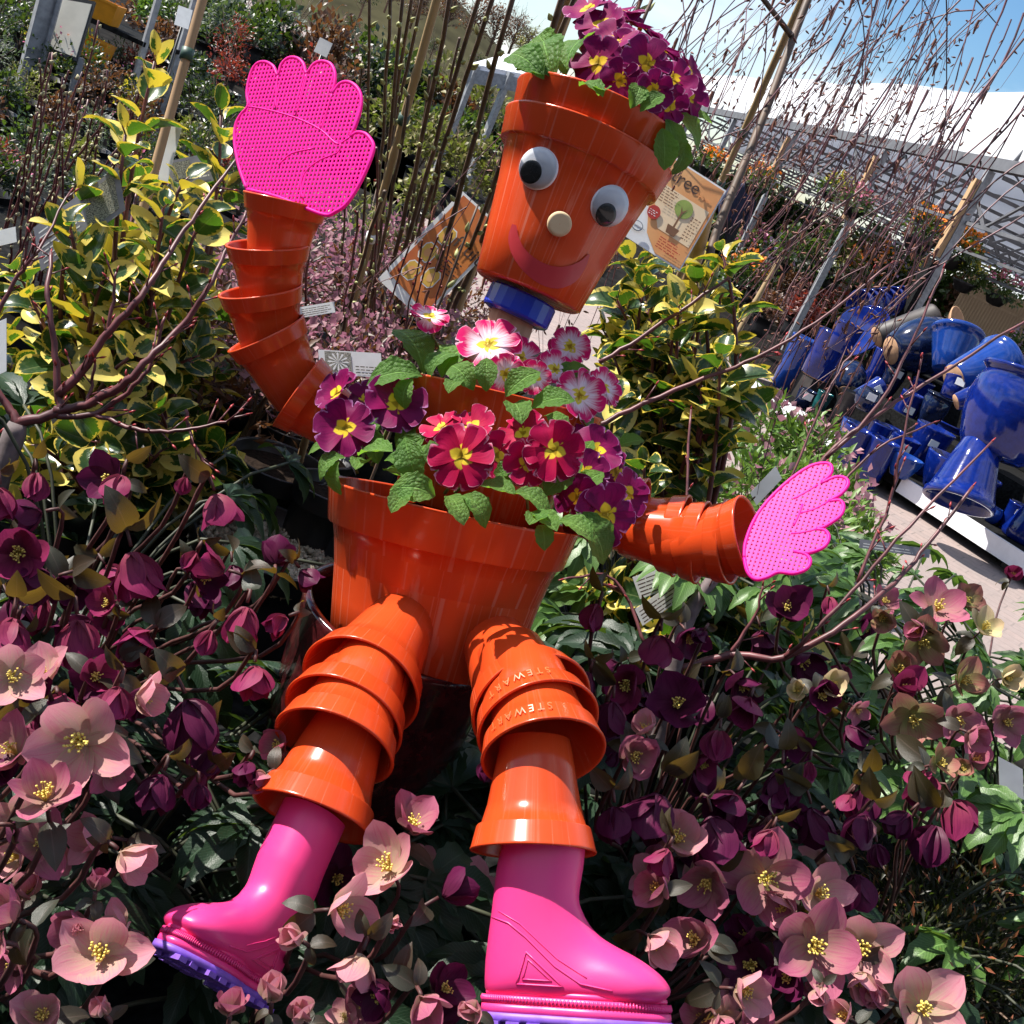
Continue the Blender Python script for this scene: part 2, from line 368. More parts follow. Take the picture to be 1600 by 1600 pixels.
def pot_profile(h, rr, rb, rimh, rimt, t=0.0016, lip=0.0008):
    ri = rb + (rr - rimt - rb) * (h - rimh) / h                   # outer wall radius where the rim band starts
    return [(0.0004, 0.0), (rb * 0.55, 0.0006), (rb * 0.95, 0.0), (rb, h * 0.012), (rb + (ri - rb) * 0.33, h * 0.31), (rb + (ri - rb) * 0.66, h * 0.6), (ri, h - rimh - 0.0008), (ri + rimt * 0.75, h - rimh - 0.0004),
            (ri + rimt, h - rimh + 0.0008), (rr, h - 0.0026), (rr + lip, h - 0.0014), (rr + lip * 0.6, h), (rr - t, h), (rr - t - lip, h - 0.002),
            (ri - t * 0.6 + rimt * 0.5, h - rimh + 0.001), (ri - t, h - rimh - 0.002), (rb + (ri - rb) * 0.3 - t, h * 0.3), (rb - t, 0.0025), (rb * 0.5, 0.002), (0.0004, 0.002)]
FIG = thing('flowerpot_figure', 'orange flowerpot man with googly eyes, pink mesh hands and pink wellington boots', 'garden figure', W(640, 1060, 1.18))
HIP = W(690, 1030, 1.18); REC = math.radians(15)
AX = Vector((0, math.sin(REC), math.cos(REC))); PN = Vector((0, -math.cos(REC), math.sin(REC)))
def MP(x, y, off=0.0): return onplane(x, y, HIP + PN * off, PN)
def pot(name, B, A, rr, rb, rimh, rimt, parent, mat=None, n=72, hint=None):
    B = Vector(B); A = Vector(A); h = (A - B).length
    return obj(name, lathe(pot_profile(h, rr, rb, rimh, rimt), n), mat or M_OR, parent, zframe(A - B, B, hint or (0, 0, 1)))

# head: two nested pots
hA, hB = MP(920, 224), MP(824, 458); hd = depth(hA); hax = (hA - hB).normalized(); hh = (hA - hB).length
rr_h, rb_h = px(139, hd), px(88, hd)
HEAD = pot('head_pot', hB, hA, rr_h, rb_h, px(44, hd), px(9, hd), FIG, M_OR2, 96)
pot('nested_pot', hB + hax * px(46, hd), hA + hax * px(46, hd), rr_h * 0.995, rb_h * 0.99, px(44, hd), px(9, hd), FIG, M_OR2, 96)
def on_pot(x, y, B, A, rb, rr, lift=0.0):
    """where the sight line meets the tapering pot wall"""
    ax = (A - B).normalized(); h = (A - B).length; r = ray(x, y); d = depth(A) - 0.25
    while d < depth(A) + 0.3:
        P = CAM + r * d; z = (P - B).dot(ax); rad = (P - B - ax * z); rw = rb + (rr - rb) * z / h + lift
        if rad.length <= rw:
            n = (rad.normalized() - ax * ((rr - rb) / h)).normalized(); return P, n
        d += 0.0004
    return MP(x, y, rw), PN
rr_w = rb_h + (rr_h - px(9, hd) - rb_h)                              # wall radius at the rim level
def face_pt(x, y, lift=0.0): return on_pot(x, y, hB, hA, rb_h, rr_w, lift)
def disc(r, h, n=40, dome=0.0):
    pr = [(0.0003, 0), (r * 0.98, 0), (r, h * 0.3), (r * 0.97, h * 0.8)]
    for i in range(5):
        t = i / 4; pr.append((max(0.0003, r * 0.93 * (1 - t)), h + dome * (1 - (1 - t) ** 2)))
    return lathe(pr, n)
for (ex, ey, ppx, ppy) in ((841, 263, -0.26, -0.26), (953, 322, -0.02, -0.44)):
    P, n = face_pt(ex, ey); er = px(31.5, hd)
    n = (n * 0.8 + (CAM - P).normalized() * 0.2).normalized()
    m = zframe(n, P - n * 0.002, hax)
    e = obj('eye', disc(er, 0.0035, 48), M_WHITE, FIG, m)
    pm = m @ Matrix.Translation(Vector((er * ppx, er * ppy, 0.0036)))
    obj('pupil', disc(er * 0.55, 0.0009, 32), M_BLACKP, e, pm)
    dome = lathe([(er * 0.985 * math.cos(a), 0.0034 + er * 0.28 * math.sin(a)) for a in [i * math.pi / 2 / 7 for i in range(8)]][:-1] + [(0.0003, 0.0034 + er * 0.28)], 48)
    obj('clear_dome', dome, M_GLASSY, e, m)
P, n = face_pt(874, 350); obj('nose', disc(px(18.5, hd), px(18, hd), 40), M_NOSE, FIG, zframe(n, P - n * 0.002, hax))
mo = [(800, 350), (794, 372), (800, 398), (818, 424), (844, 444), (872, 451), (898, 441), (914, 420), (922, 398)]
mi_ = [(807, 352), (810, 368), (818, 386), (834, 402), (854, 413), (874, 417), (893, 414), (908, 407), (919, 397)]
mo = smooth([(a, b, 0) for a, b in mo], 3); mi_ = smooth([(a, b, 0) for a, b in mi_], 3)
mb = MB(); v = []; K = 4
for a, b in zip(mo, mi_):
    for k in range(K + 1):
        t = k / K; P, n = face_pt(a.x + (b.x - a.x) * t, a.y + (b.y - a.y) * t, 0.0005); v.append(P)
mb.add(v, [(i * (K + 1) + k, (i + 1) * (K + 1) + k, (i + 1) * (K + 1) + k + 1, i * (K + 1) + k + 1) for i in range(len(mo) - 1) for k in range(K)])
obj('mouth', mb, M_MOUTH, FIG)
# neck: blue cap and wooden post
nA, nB = MP(819, 462), MP(803, 497); nd = depth(nA); R_ = px(55, nd)
pr = [(0.0005, 0), (R_ * .80, 0), (R_ * .97, 0.002), (R_, 0.004), (R_, (nA - nB).length - .002), (R_ * .96, (nA - nB).length), (0.0005, (nA - nB).length)]
cap = lathe(pr, 22)
obj('neck_cap', cap, M_BLUECAP, FIG, zframe(nA - nB, nB), smooth=False)
pa, pb = MP(806, 480), MP(752, 640); mb = MB(); pw = px(34, nd)
pz = (pa - pb); bx_ = RT * 0.96 - UP * 0.26; bx_ = (bx_ - pz.normalized() * bx_.dot(pz.normalized())).normalized(); by_ = pz.normalized().cross(bx_)
bx2 = (bx_ * 0.92 + by_ * 0.38).normalized(); by2 = pz.normalized().cross(bx2)
box(mb, (0, 0, 0), (pw * 0.92, 0, 0), (0, pw * 0.55, 0), (0, 0, pz.length / 2))
mm = Matrix((bx2, by2, pz.normalized())).transposed().to_4x4(); mm.translation = (pa + pb) / 2
obj('neck_post', mb, M_WOOD, FIG, mm, smooth=False)
# body: the large lower pot and the chest pot standing in it
tA, tB = MP(711, 788), MP(657, 1030); td = depth(tA)
pot('body_pot', tB, tA, px(199, td), px(146, td), px(62, td), px(8, td), FIG, M_OR2, 128)
soil = lathe([(0.0005, 0.004), (px(60, td), 0.006), (px(120, td), 0.002), (px(186, td), -0.002)], 40)
tax = (tA - tB).normalized(); obj('body_soil', soil, M_SOIL, FIG, zframe(tax, tA - tax * px(22, td)))
cA, cB = MP(778, 617, -0.035), MP(735, 800, -0.035); cdp = depth(cA); cax = (cA - cB).normalized()
pot('chest_pot', cB, cA, px(167, cdp), px(120, cdp), px(70, cdp), px(7, cdp), FIG, M_OR2, 112)
obj('chest_soil', lathe([(0.0005, 0.004), (px(60, cdp), 0.006), (px(110, cdp), 0.002), (px(156, cdp), -0.002)], 40), M_SOIL, FIG, zframe(cax, cA - cax * px(18, cdp)))

# limbs: pots slipped into each other, each given by the centre of its rim and the way it opens
def limb(lst, rr, rb, hpx, rimh, rimt):
    out = []
    for (x, y, d, dx, dy, dz) in lst:
        A = W(x, y, d); ax = cv(dx, dy, dz); h = px(hpx, d); out.append((A, ax, d, pot('limb_pot', A - ax * h, A, px(rr, d), px(rb, d), px(rimh, d), px(rimt, d), FIG)))
    return out
limb([(447, 312, 1.140, 0.22, 0.96, 0.22), (419, 381, 1.150, 0.02, 0.93, 0.36), (407, 452, 1.158, -0.10, 0.92, 0.36), (415, 520, 1.165, -0.40, 0.85, 0.32), (464, 612, 1.170, -0.80, 0.58, 0.16)], 65, 42, 118, 25, 4)
limb([(1003, 812, 1.150, 0.95, -0.18, 0.25), (1066, 838, 1.130, 0.93, -0.20, 0.30), (1098, 848, 1.112, 0.93, -0.16, 0.36), (1140, 848, 1.092, 0.90, 0.06, 0.46), (1171, 838, 1.075, 0.86, 0.20, 0.50)], 65, 42, 118, 25, 4)
ll = limb([(562, 1074, 1.010, -0.30, -0.50, 0.80), (535, 1126, 0.975, -0.30, -0.58, 0.75), (521, 1168, 0.945, -0.28, -0.68, 0.68), (486, 1278, 0.925, -0.30, -0.78, 0.50)], 98, 57, 178, 38, 7)
rl = limb([(832, 1105, 1.005, 0.34, -0.46, 0.82), (842, 1136, 0.970, 0.26, -0.56, 0.78), (850, 1180, 0.940, 0.14, -0.70, 0.70), (833, 1332, 0.915, -0.03, -0.92, 0.40)], 98, 57, 178, 38, 7)
# gold lettering printed round the rims of two leg pots (worn, upside down)
def rim_text(potrec, s, a0, size, rr, lift, zoff):
    A, ax, d, po = potrec
    cu = bpy.data.curves.new('rim_lettering', 'FONT'); cu.body = s; cu.size = size; cu.space_character = 1.5
    to = bpy.data.objects.new('tmp', cu); me = bpy.data.meshes.new_from_object(to); bpy.data.objects.remove(to)
    h = (A - WM[po].translation).length; rad = px(rr, d)
    for vv in me.vertices:
        x, y = vv.co.x, vv.co.y; a = a0 + x / rad; vv.co = (math.cos(a) * (rad + lift), math.sin(a) * (rad + lift), h - zoff + y)
    me.materials.append(M_GOLD); link('rim_lettering', me, po, WM[po])
for pr_, s_, px_, py_ in ((rl[1], 'STEWART', 806, 1108), (rl[2], 'STEWART', 800, 1160)):
    A, ax, d, po = pr_; loc = WM[po].inverted() @ on_pot(px_, py_, WM[po].translation, A, px(88, d), px(95, d))[0]
    rim_text(pr_, s_, math.atan2(loc.y, loc.x) - 0.75, px(18, d), 97.2, 0.0004, px(30, d))

# hands: fly-swatter hands, a lattice inside a thick edge
def clip_lines(poly, ang, sp):
    c, s_ = math.cos(ang), math.sin(ang); q = [(x * c + y * s_, -x * s_ + y * c) for x, y in poly]; ys = [p[1] for p in q]; out = []
    y = min(ys) + sp * 0.5
    while y < max(ys):
        xs = []
        for i in range(len(q)):
            (x0, y0), (x1, y1) = q[i], q[(i + 1) % len(q)]
            if (y0 <= y) != (y1 <= y): xs.append(x0 + (y - y0) / (y1 - y0) * (x1 - x0))
        xs.sort()
        for a, b in zip(xs[::2], xs[1::2]):
            if b - a > sp * 0.4: out.append(((a * c - y * s_, a * s_ + y * c), (b * c - y * s_, b * s_ + y * c)))
        y += sp
    return out
def hand(outline, creases, P0, n, ang, sp, fillw, label):
    n = Vector(n).normalized(); pts = [onplane(x, y, P0, n) for x, y in outline]
    ex = (RT - n * RT.dot(n)).normalized(); ey = n.cross(ex); o = P0
    to2 = lambda p: ((p - o).dot(ex), (p - o).dot(ey)); to3 = lambda a, z=0.0: o + ex * a[0] + ey * a[1] + n * z
    sm = smooth(pts + [pts[0]], 4)[:-1]; poly = [to2(p) for p in sm]
    mb = MB(); tube(mb, sm + [sm[0]], 0.0019, 8)
    h = obj('hand', mb, M_HAND, FIG)
    h['label'] = label
    g = MB()
    for k, an in enumerate((ang, ang + math.pi / 2)):
        for a, b in clip_lines(poly, an, sp):
            bar(g, to3(a, k * 0.0003), to3(b, k * 0.0003), sp * fillw, 0.0012, n)
    stuff(obj('lattice', g, M_HAND, h, smooth=False))
    c = MB()
    for cr_ in creases: tube(c, smooth([onplane(x, y, P0 + n * 0.0004, n) for x, y in cr_], 3), 0.0011, 6)
    obj('creases', c, M_HAND, h)
hl = [(386, 296), (374, 262), (367, 225), (368, 197), (376, 180), (388, 165), (386, 145), (391, 118), (400, 101), (414, 97), (427, 104), (434, 118), (440, 101), (451, 91), (464, 91), (474, 100), (479, 115), (490, 101), (503, 96), (516, 100), (523, 113), (523, 130), (519, 146), (530, 132), (543, 128), (556, 135), (564, 150), (563, 172), (555, 197), (548, 213), (558, 207), (572, 210), (583, 225), (582, 240), (572, 266), (557, 296), (540, 320), (524, 331), (508, 336), (470, 322), (428, 306)]
hc = [[(434, 118), (432, 140), (431, 172)], [(479, 115), (472, 140), (462, 182)], [(519, 146), (512, 170), (500, 205)], [(386, 166), (420, 172), (462, 184), (500, 202), (522, 222), (532, 224), (548, 213)], [(436, 258), (455, 240), (490, 232)], [(532, 224), (528, 238), (500, 250), (478, 268), (470, 290), (474, 312)]]
hP = W(450, 300, 1.128)
hand(hl, hc, hP, (CAM - hP).normalized() * 0.75 + Vector((-0.72, -0.1, 0.22)), math.radians(-14), px(7.6, 1.128), 0.42, 'raised pink mesh hand')
hr = [(1163, 872), (1164, 852), (1174, 822), (1190, 795), (1214, 768), (1242, 744), (1268, 728), (1290, 724), (1299, 729), (1297, 742), (1283, 755), (1304, 746), (1320, 747), (1325, 757), (1314, 772), (1296, 783), (1312, 782), (1318, 792), (1312, 807), (1288, 823), (1276, 827), (1289, 829), (1295, 840), (1287, 855), (1262, 864), (1240, 862), (1258, 866), (1266, 876), (1260, 889), (1240, 896), (1216, 894), (1198, 902), (1180, 905), (1168, 893)]
hrc = [[(1278, 758), (1258, 770), (1240, 780)], [(1296, 783), (1272, 796), (1250, 802)], [(1276, 827), (1255, 832), (1236, 834)], [(1254, 788), (1248, 805), (1240, 822)]]
rP = W(1200, 840, 1.052)
hand(hr, hrc, rP, Vector((-0.50, -0.60, 0.62)), math.radians(-24), px(7.4, 1.05), 0.62, 'lowered pink hand catching the sun')

# wellington boots
def ringpts(bk, ft, hw, n=28, sq=2.3):
    c = ((bk[0] + ft[0]) / 2, (bk[1] + ft[1]) / 2); ex, ez = (ft[0] - bk[0]) / 2, (ft[1] - bk[1]) / 2; out = []
    for i in range(n):
        a = 2 * math.pi * i / n; ca, sa = math.cos(a), math.sin(a); ca = math.copysign(abs(ca) ** (2 / sq), ca); sa = math.copysign(abs(sa) ** (2 / sq), sa)
        out.append((c[0] + ex * ca, hw * sa, c[1] + ez * ca))
    return out
BOOT = [((.009, .152), (.085, .152), .036), ((.007, .138), (.084, .138), .0363), ((.004, .12), (.083, .125), .036), ((.002, .085), (.080, .100), .0335), ((.000, .058), (.084, .087), .0325), ((-.001, .034), (.091, .076), .0325),
        ((.003, .014), (.101, .067), .033), ((.028, .010), (.114, .060), .0335), ((.060, .010), (.130, .053), .036), ((.088, .010), (.143, .046), .037), ((.112, .010), (.153, .039), .0355), ((.132, .011), (.159, .033), .030), ((.146, .013), (.1625, .027), .022), ((.155, .016), (.162, .023), .010)]
def outl(n=64, g=0.0):
    """sole outline in plan"""
    out = []
    for i in range(n):
        a = 2 * math.pi * i / n; x = 0.0805 + (0.083 + g) * math.cos(a); t = x / 0.16
        hw = (0.0335 + 0.0045 * math.sin(max(0, min(1, (t - 0.35) / 0.55)) * math.pi) - 0.003 * math.exp(-((t - 0.38) / 0.12) ** 2)) + g
        s_ = math.sin(a); out.append((x, hw * math.copysign(abs(s_) ** 0.72, s_)))
    return out
def ribbon(mb, ol, z0, z1, mi=0, capz=True, bulge=0.0):
    n = len(ol); zs = [z0, (z0 + z1) / 2, z1]; v = []
    for k, z in enumerate(zs):
        g = 1 + (bulge if k == 1 else 0)
        v += [((x - .08) * g + .08, y * g, z) for x, y in ol]
    f = [(k * n + i, k * n + (i + 1) % n, (k + 1) * n + (i + 1) % n, (k + 1) * n + i) for k in range(2) for i in range(n)]
    if capz: f += [tuple(range(n - 1, -1, -1)), tuple(2 * n + i for i in range(n))]
    mb.add(v, f, mi)
def boot(heel, xd, zd, s, label, ext=0.0):
    z = Vector(xd).normalized(); x = z; zd = Vector(zd); zz = (zd - x * zd.dot(x)).normalized(); y = zz.cross(x)
    m = Matrix((x * s, y * s, zz * s)).transposed().to_4x4(); m.translation = heel
    mb = MB(); n = 40; R = [ringpts(*b, n=n) for b in BOOT]; R[0] = [(x_, y_, z_ + ext) for x_, y_, z_ in R[0]]
    fine = []
    for i in range(len(R) - 1):
        p0, p1, p2, p3 = R[max(i - 1, 0)], R[i], R[i + 1], R[min(i + 2, len(R) - 1)]
        for k in range(3):
            t = k / 3; ring = []
            for a, b, c, d in zip(p0, p1, p2, p3):
                a, b, c, d = Vector(a), Vector(b), Vector(c), Vector(d)
                ring.append(0.5 * ((2 * b) + (c - a) * t + (2 * a - 5 * b + 4 * c - d) * t * t + (3 * b - a - 3 * c + d) * t ** 3))
            fine.append(ring)
    fine.append([Vector(p) for p in R[-1]]); v = [p for r in fine for p in r]
    f = [(i * n + j, i * n + (j + 1) % n, (i + 1) * n + (j + 1) % n, (i + 1) * n + j) for i in range(len(fine) - 1) for j in range(n)]
    f.append(tuple((len(fine) - 1) * n + j for j in range(n))); mb.add(v, f)
    b = obj('boot', mb, M_BOOT, FIG, m); b['label'] = label
    q = MB(); ribbon(q, outl(72, -0.0005), 0.0005, 0.0075, bulge=0.006); ribbon(q, outl(72, -0.0022), 0.0078, 0.0145, bulge=0.010); ribbon(q, outl(72, -0.004), 0.0148, 0.019, bulge=0.008)
    for i, (x_, y_) in enumerate(outl(150, -0.0004)):                            # knurled foxing band
        box(q, (x_, y_, 0.0115), (0.0006, 0, 0.0012), (0, 0.0009, 0), (-0.0006, 0, 0.0022))
    obj('foxing_band', q, M_BOOT, b, m)
    q = MB()                                                                     # triangle emblem on the outer side
    from mathutils.bvhtree import BVHTree
    bvh = BVHTree.FromPolygons([Vector(p) for p in mb.v], mb.f)
    def side(x_, z_, sgn, up=0.0004):
        h = bvh.ray_cast(Vector((x_, sgn * .2, z_)), Vector((0, -sgn, 0)))
        return (h[0] if h[0] else Vector((x_, sgn * .033, z_))) + Vector((0, sgn * up, 0))
    def line(pts, sgn, r_): 
        p2 = []
        for (x0, z0), (x1, z1) in zip(pts, pts[1:]): p2 += [side(x0 + (x1 - x0) * k / 4, z0 + (z1 - z0) * k / 4, sgn) for k in range(4)]
        tube(q, p2 + [side(*pts[-1], sgn)], r_, 6)
    for sgn in (-1, 1):
        line([(.030, .024), (.070, .024), (.037, .050), (.030, .024)], sgn, .0009); line([(.035, .028), (.060, .028), (.039, .044), (.035, .028)], sgn, .0007)
        line([(.004, .078), (.020, .073), (.036, .062), (.062, .040), (.085, .027), (.112, .023)], sgn, .0008); line([(.010, .083), (.030, .073), (.064, .046), (.090, .032)], sgn, .0005)
    obj('emblem', q, M_BOOT, b, m)
    q = MB(); ribbon(q, outl(72, 0.0012), -0.0065, 0.0006, bulge=0.004)
    sole = obj('sole', q, M_SOLE, b, m)
    q = MB()                                                                     # lugs
    for sgn in (-1, 1):
        for i in range(9):
            x_ = 0.012 + i * 0.0175
            if 0.050 < x_ < 0.068: continue
            hw = 0.034 if x_ < 0.05 else (0.038 if x_ < 0.13 else 0.027)
            box(q, (x_, sgn * hw * 0.70, -0.0085), (0.0056, 0, 0), (0.001, hw * 0.33, 0), (0, 0, 0.0026))
    for i in range(5): box(q, (0.085 + i * 0.014, 0, -0.0082), (0.0035, 0, 0), (0, 0.010, 0), (0, 0, 0.0024))
    box(q, (0.026, 0, -0.0085), (0.022, 0, 0), (0, 0.013, 0), (0, 0, 0.0026))
    obj('tread', q, M_SOLE, sole, m, smooth=False)
def boot_in(rec, xd, zd, s, inside, label, sh=(0, 0), ext=0.0):
    """put the boot so that its shaft comes out of the lowest leg pot"""
    A = rec[0]; x = Vector(xd).normalized(); zz = Vector(zd); zz = (zz - x * zz.dot(x)).normalized()
    boot(A + RT * sh[0] + UP * sh[1] + zz * inside - x * (0.047 * s) - zz * ((0.172 + ext) * s), x, zz, s, label, ext)
boot_in(rl[3], cv(0.985, -0.02, 0.10), cv(-0.015, 0.92, -0.39), 0.865, 0.030, 'pink boot pointing sideways', (.009, 0))
boot_in(ll[3], cv(-0.44, 0.62, 0.64), cv(0.38, 0.74, -0.55), 0.70, 0.016, 'pink boot showing its purple sole', (.002, .002), .045)

# the glazed pot it sits on
def glaze(name, c1, c2, rough=0.12):
    b = NB(name); co = b.n('TexCoord').outputs['Object']; n1 = b.noise(26, 5, co, 0.65); n2 = b.noise(160, 3, co)
    b.col(b.mix(b.ramp(b.math('ADD', b.math('MULTIPLY', n1, 0.7), b.math('MULTIPLY', n2, 0.3)), 0.38, 0.62), c1, c2)); b.set(Roughness=rough); b.p.inputs['Coat Weight'].default_value = 0.2; b.p.inputs['Coat Roughness'].default_value = 0.06; b.bump(n1, 0.2, 0.002); return b.m
M_MAROON = glaze('maroon_glaze', (0.014, 0.004, 0.005), (0.085, 0.012, 0.014), 0.14)
gz = MP(640, 966); gd = depth(gz); R_ = px(168, gd); zb = 0.5; H_ = gz.z - zb
pr = [(0.0005, 0), (R_ * .62, 0), (R_ * .66, .004), (R_ * .80, H_ * .3), (R_ * .93, H_ * .62), (R_ * .99, H_ * .88), (R_ * 1.0, H_ * .96), (R_ * 1.02, H_ * .985), (R_ * 1.01, H_), (R_ * .95, H_), (R_ * .93, H_ * .97), (R_ * .90, H_ * .7), (R_ * .6, .02), (0.0005, .02)]
tag(obj('glazed_pot', lathe(pr, 96), M_MAROON, None, Matrix.Translation((gz.x, gz.y, zb))), 'tall dark maroon glazed pot that the flowerpot man sits in', 'pot')

# ------------------------------------------------------------------ near plants
R1 = random.Random(11)
M_STEMG = simple('pale_green_stem', (0.16, 0.22, 0.06), 0.55, 0.3, 60)
M_STALK = simple('dark_stalk', (0.035, 0.04, 0.02), 0.6, 0.3, 60)
M_STEMR = simple('reddish_stem', (0.07, 0.022, 0.020), 0.6, 0.4, 60)
M_STAMEN = simple('yellow_stamens', (0.70, 0.55, 0.12), 0.6, 0.2, 200)
M_BRACT = leafmat('hellebore_bract', (0.016, 0.034, 0.020), (0.055, 0.030, 0.020), 0.42, 0.26, 0.3, (0.20, 0.12, 0.015))
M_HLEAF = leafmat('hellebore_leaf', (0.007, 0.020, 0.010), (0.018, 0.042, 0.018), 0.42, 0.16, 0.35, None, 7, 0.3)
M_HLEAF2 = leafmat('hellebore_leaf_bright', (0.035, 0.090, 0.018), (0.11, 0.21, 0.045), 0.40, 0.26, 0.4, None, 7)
M_PLEAF = leafmat('primrose_leaf', (0.045, 0.125, 0.018), (0.125, 0.25, 0.045), 0.55, 0.36, 0.35, (0.24, 0.48, 0.04), 11, 0.25, puck=0.55)
ELL = lambda a, b=0.8, w=0.4: (lambda t: max(0.004, w * (math.sin(math.pi * min(1, t ** a)) ** b)))
LT_PRIM = [blade(ELL(1.35, 0.62, 0.30), 12, 6, bnd, 0.30, 0.09, 0.05, 0, sd, 3.0) for bnd, sd in ((0.9, 1), (1.3, 2), (0.5, 3))]
LM_PRIM = [tmesh('leaf', t, M_PLEAF) for t in LT_PRIM]
def hprof(t): return max(0.003, 0.37 * math.sin(math.pi * min(1, (0.06 + 0.94 * t) ** 1.05)) ** 0.66)
HPET = [blade(hprof, 7, 6, bd, 0.22, rf, 0, 0, sd, 1.3) for bd, rf, sd in ((-0.45, 0.05, 1), (-0.2, 0.10, 2), (-0.7, 0.06, 3))]
BRT = [blade(ELL(0.8, 0.8, 0.26), 6, 4, b, 0.2, 0.05, 0, 0, i) for i, b in enumerate((0.5, 1.0))]
BRM = [tmesh('bract', t, M_BRACT) for t in BRT]
def palmate(n, seed, serr=0.10):
    r = random.Random(seed); V = []; Fc = []; U = []; b = 0
    for k in range(n):
        a = (k - (n - 1) / 2) * 2.1 / (n - 1) * 1.15 + r.uniform(-.08, .08); s_ = 1 - 0.28 * abs(k - (n - 1) / 2) / ((n - 1) / 2) + r.uniform(-.06, .06)
        T = blade(ELL(0.85, 0.85, 0.165), 10, 4, r.uniform(0.4, 0.95), 0.32, 0.05, serr, 0, seed * 9 + k, 2)
        ca, sa = math.cos(a), math.sin(a); roll = r.uniform(-.25, .25)
        for (x, y, z) in T[0]:
            x, z = x * math.cos(roll) - z * math.sin(roll), x * math.sin(roll) + z * math.cos(roll)
            V.append(((x * ca + y * sa) * s_, (y * ca - x * sa) * s_, z * s_ * 0.9))
        Fc += [tuple(i + b for i in f) for f in T[1]]; U += T[2]; b = len(V)
    return V, Fc, U
HLT = [palmate(5, 1), palmate(7, 2), palmate(5, 3), palmate(7, 4)]
HLM = [tmesh('leaf', t, M_HLEAF) for t in HLT]; HLM2 = [tmesh('leaf', t, M_HLEAF2) for t in HLT]
HCOL = {'pink': petalmat('pink_hellebore_petal', (0.48, 0.40, 0.24), (0.66, 0.28, 0.33), 0.6, 0.34, 0.5, (0.58, 0.14, 0.23)),
        'rose': petalmat('dusky_rose_hellebore_petal', (0.36, 0.25, 0.17), (0.48, 0.135, 0.22), 0.6, 0.32, 0.55, (0.36, 0.065, 0.14)),
        'purple': petalmat('purple_hellebore_petal', (0.22, 0.04, 0.065), (0.26, 0.024, 0.095), 0.5, 0.26, 0.5, (0.10, 0.008, 0.045)),
        'dark': petalmat('dark_purple_hellebore_petal', (0.10, 0.018, 0.045), (0.10, 0.010, 0.050), 0.42, 0.24, 0.5, (0.045, 0.004, 0.022)),
        'green': petalmat('green_flushed_hellebore_petal', (0.30, 0.36, 0.12), (0.33, 0.13, 0.11), 0.5, 0.28, 0.5, (0.26, 0.05, 0.06)),
        'cream': petalmat('cream_hellebore_petal', (0.42, 0.44, 0.18), (0.66, 0.50, 0.30), 0.5, 0.3, 0.3, (0.5, 0.3, 0.2))}
HPM = {k: [tmesh('petal', t, m) for t in HPET] for k, m in HCOL.items()}

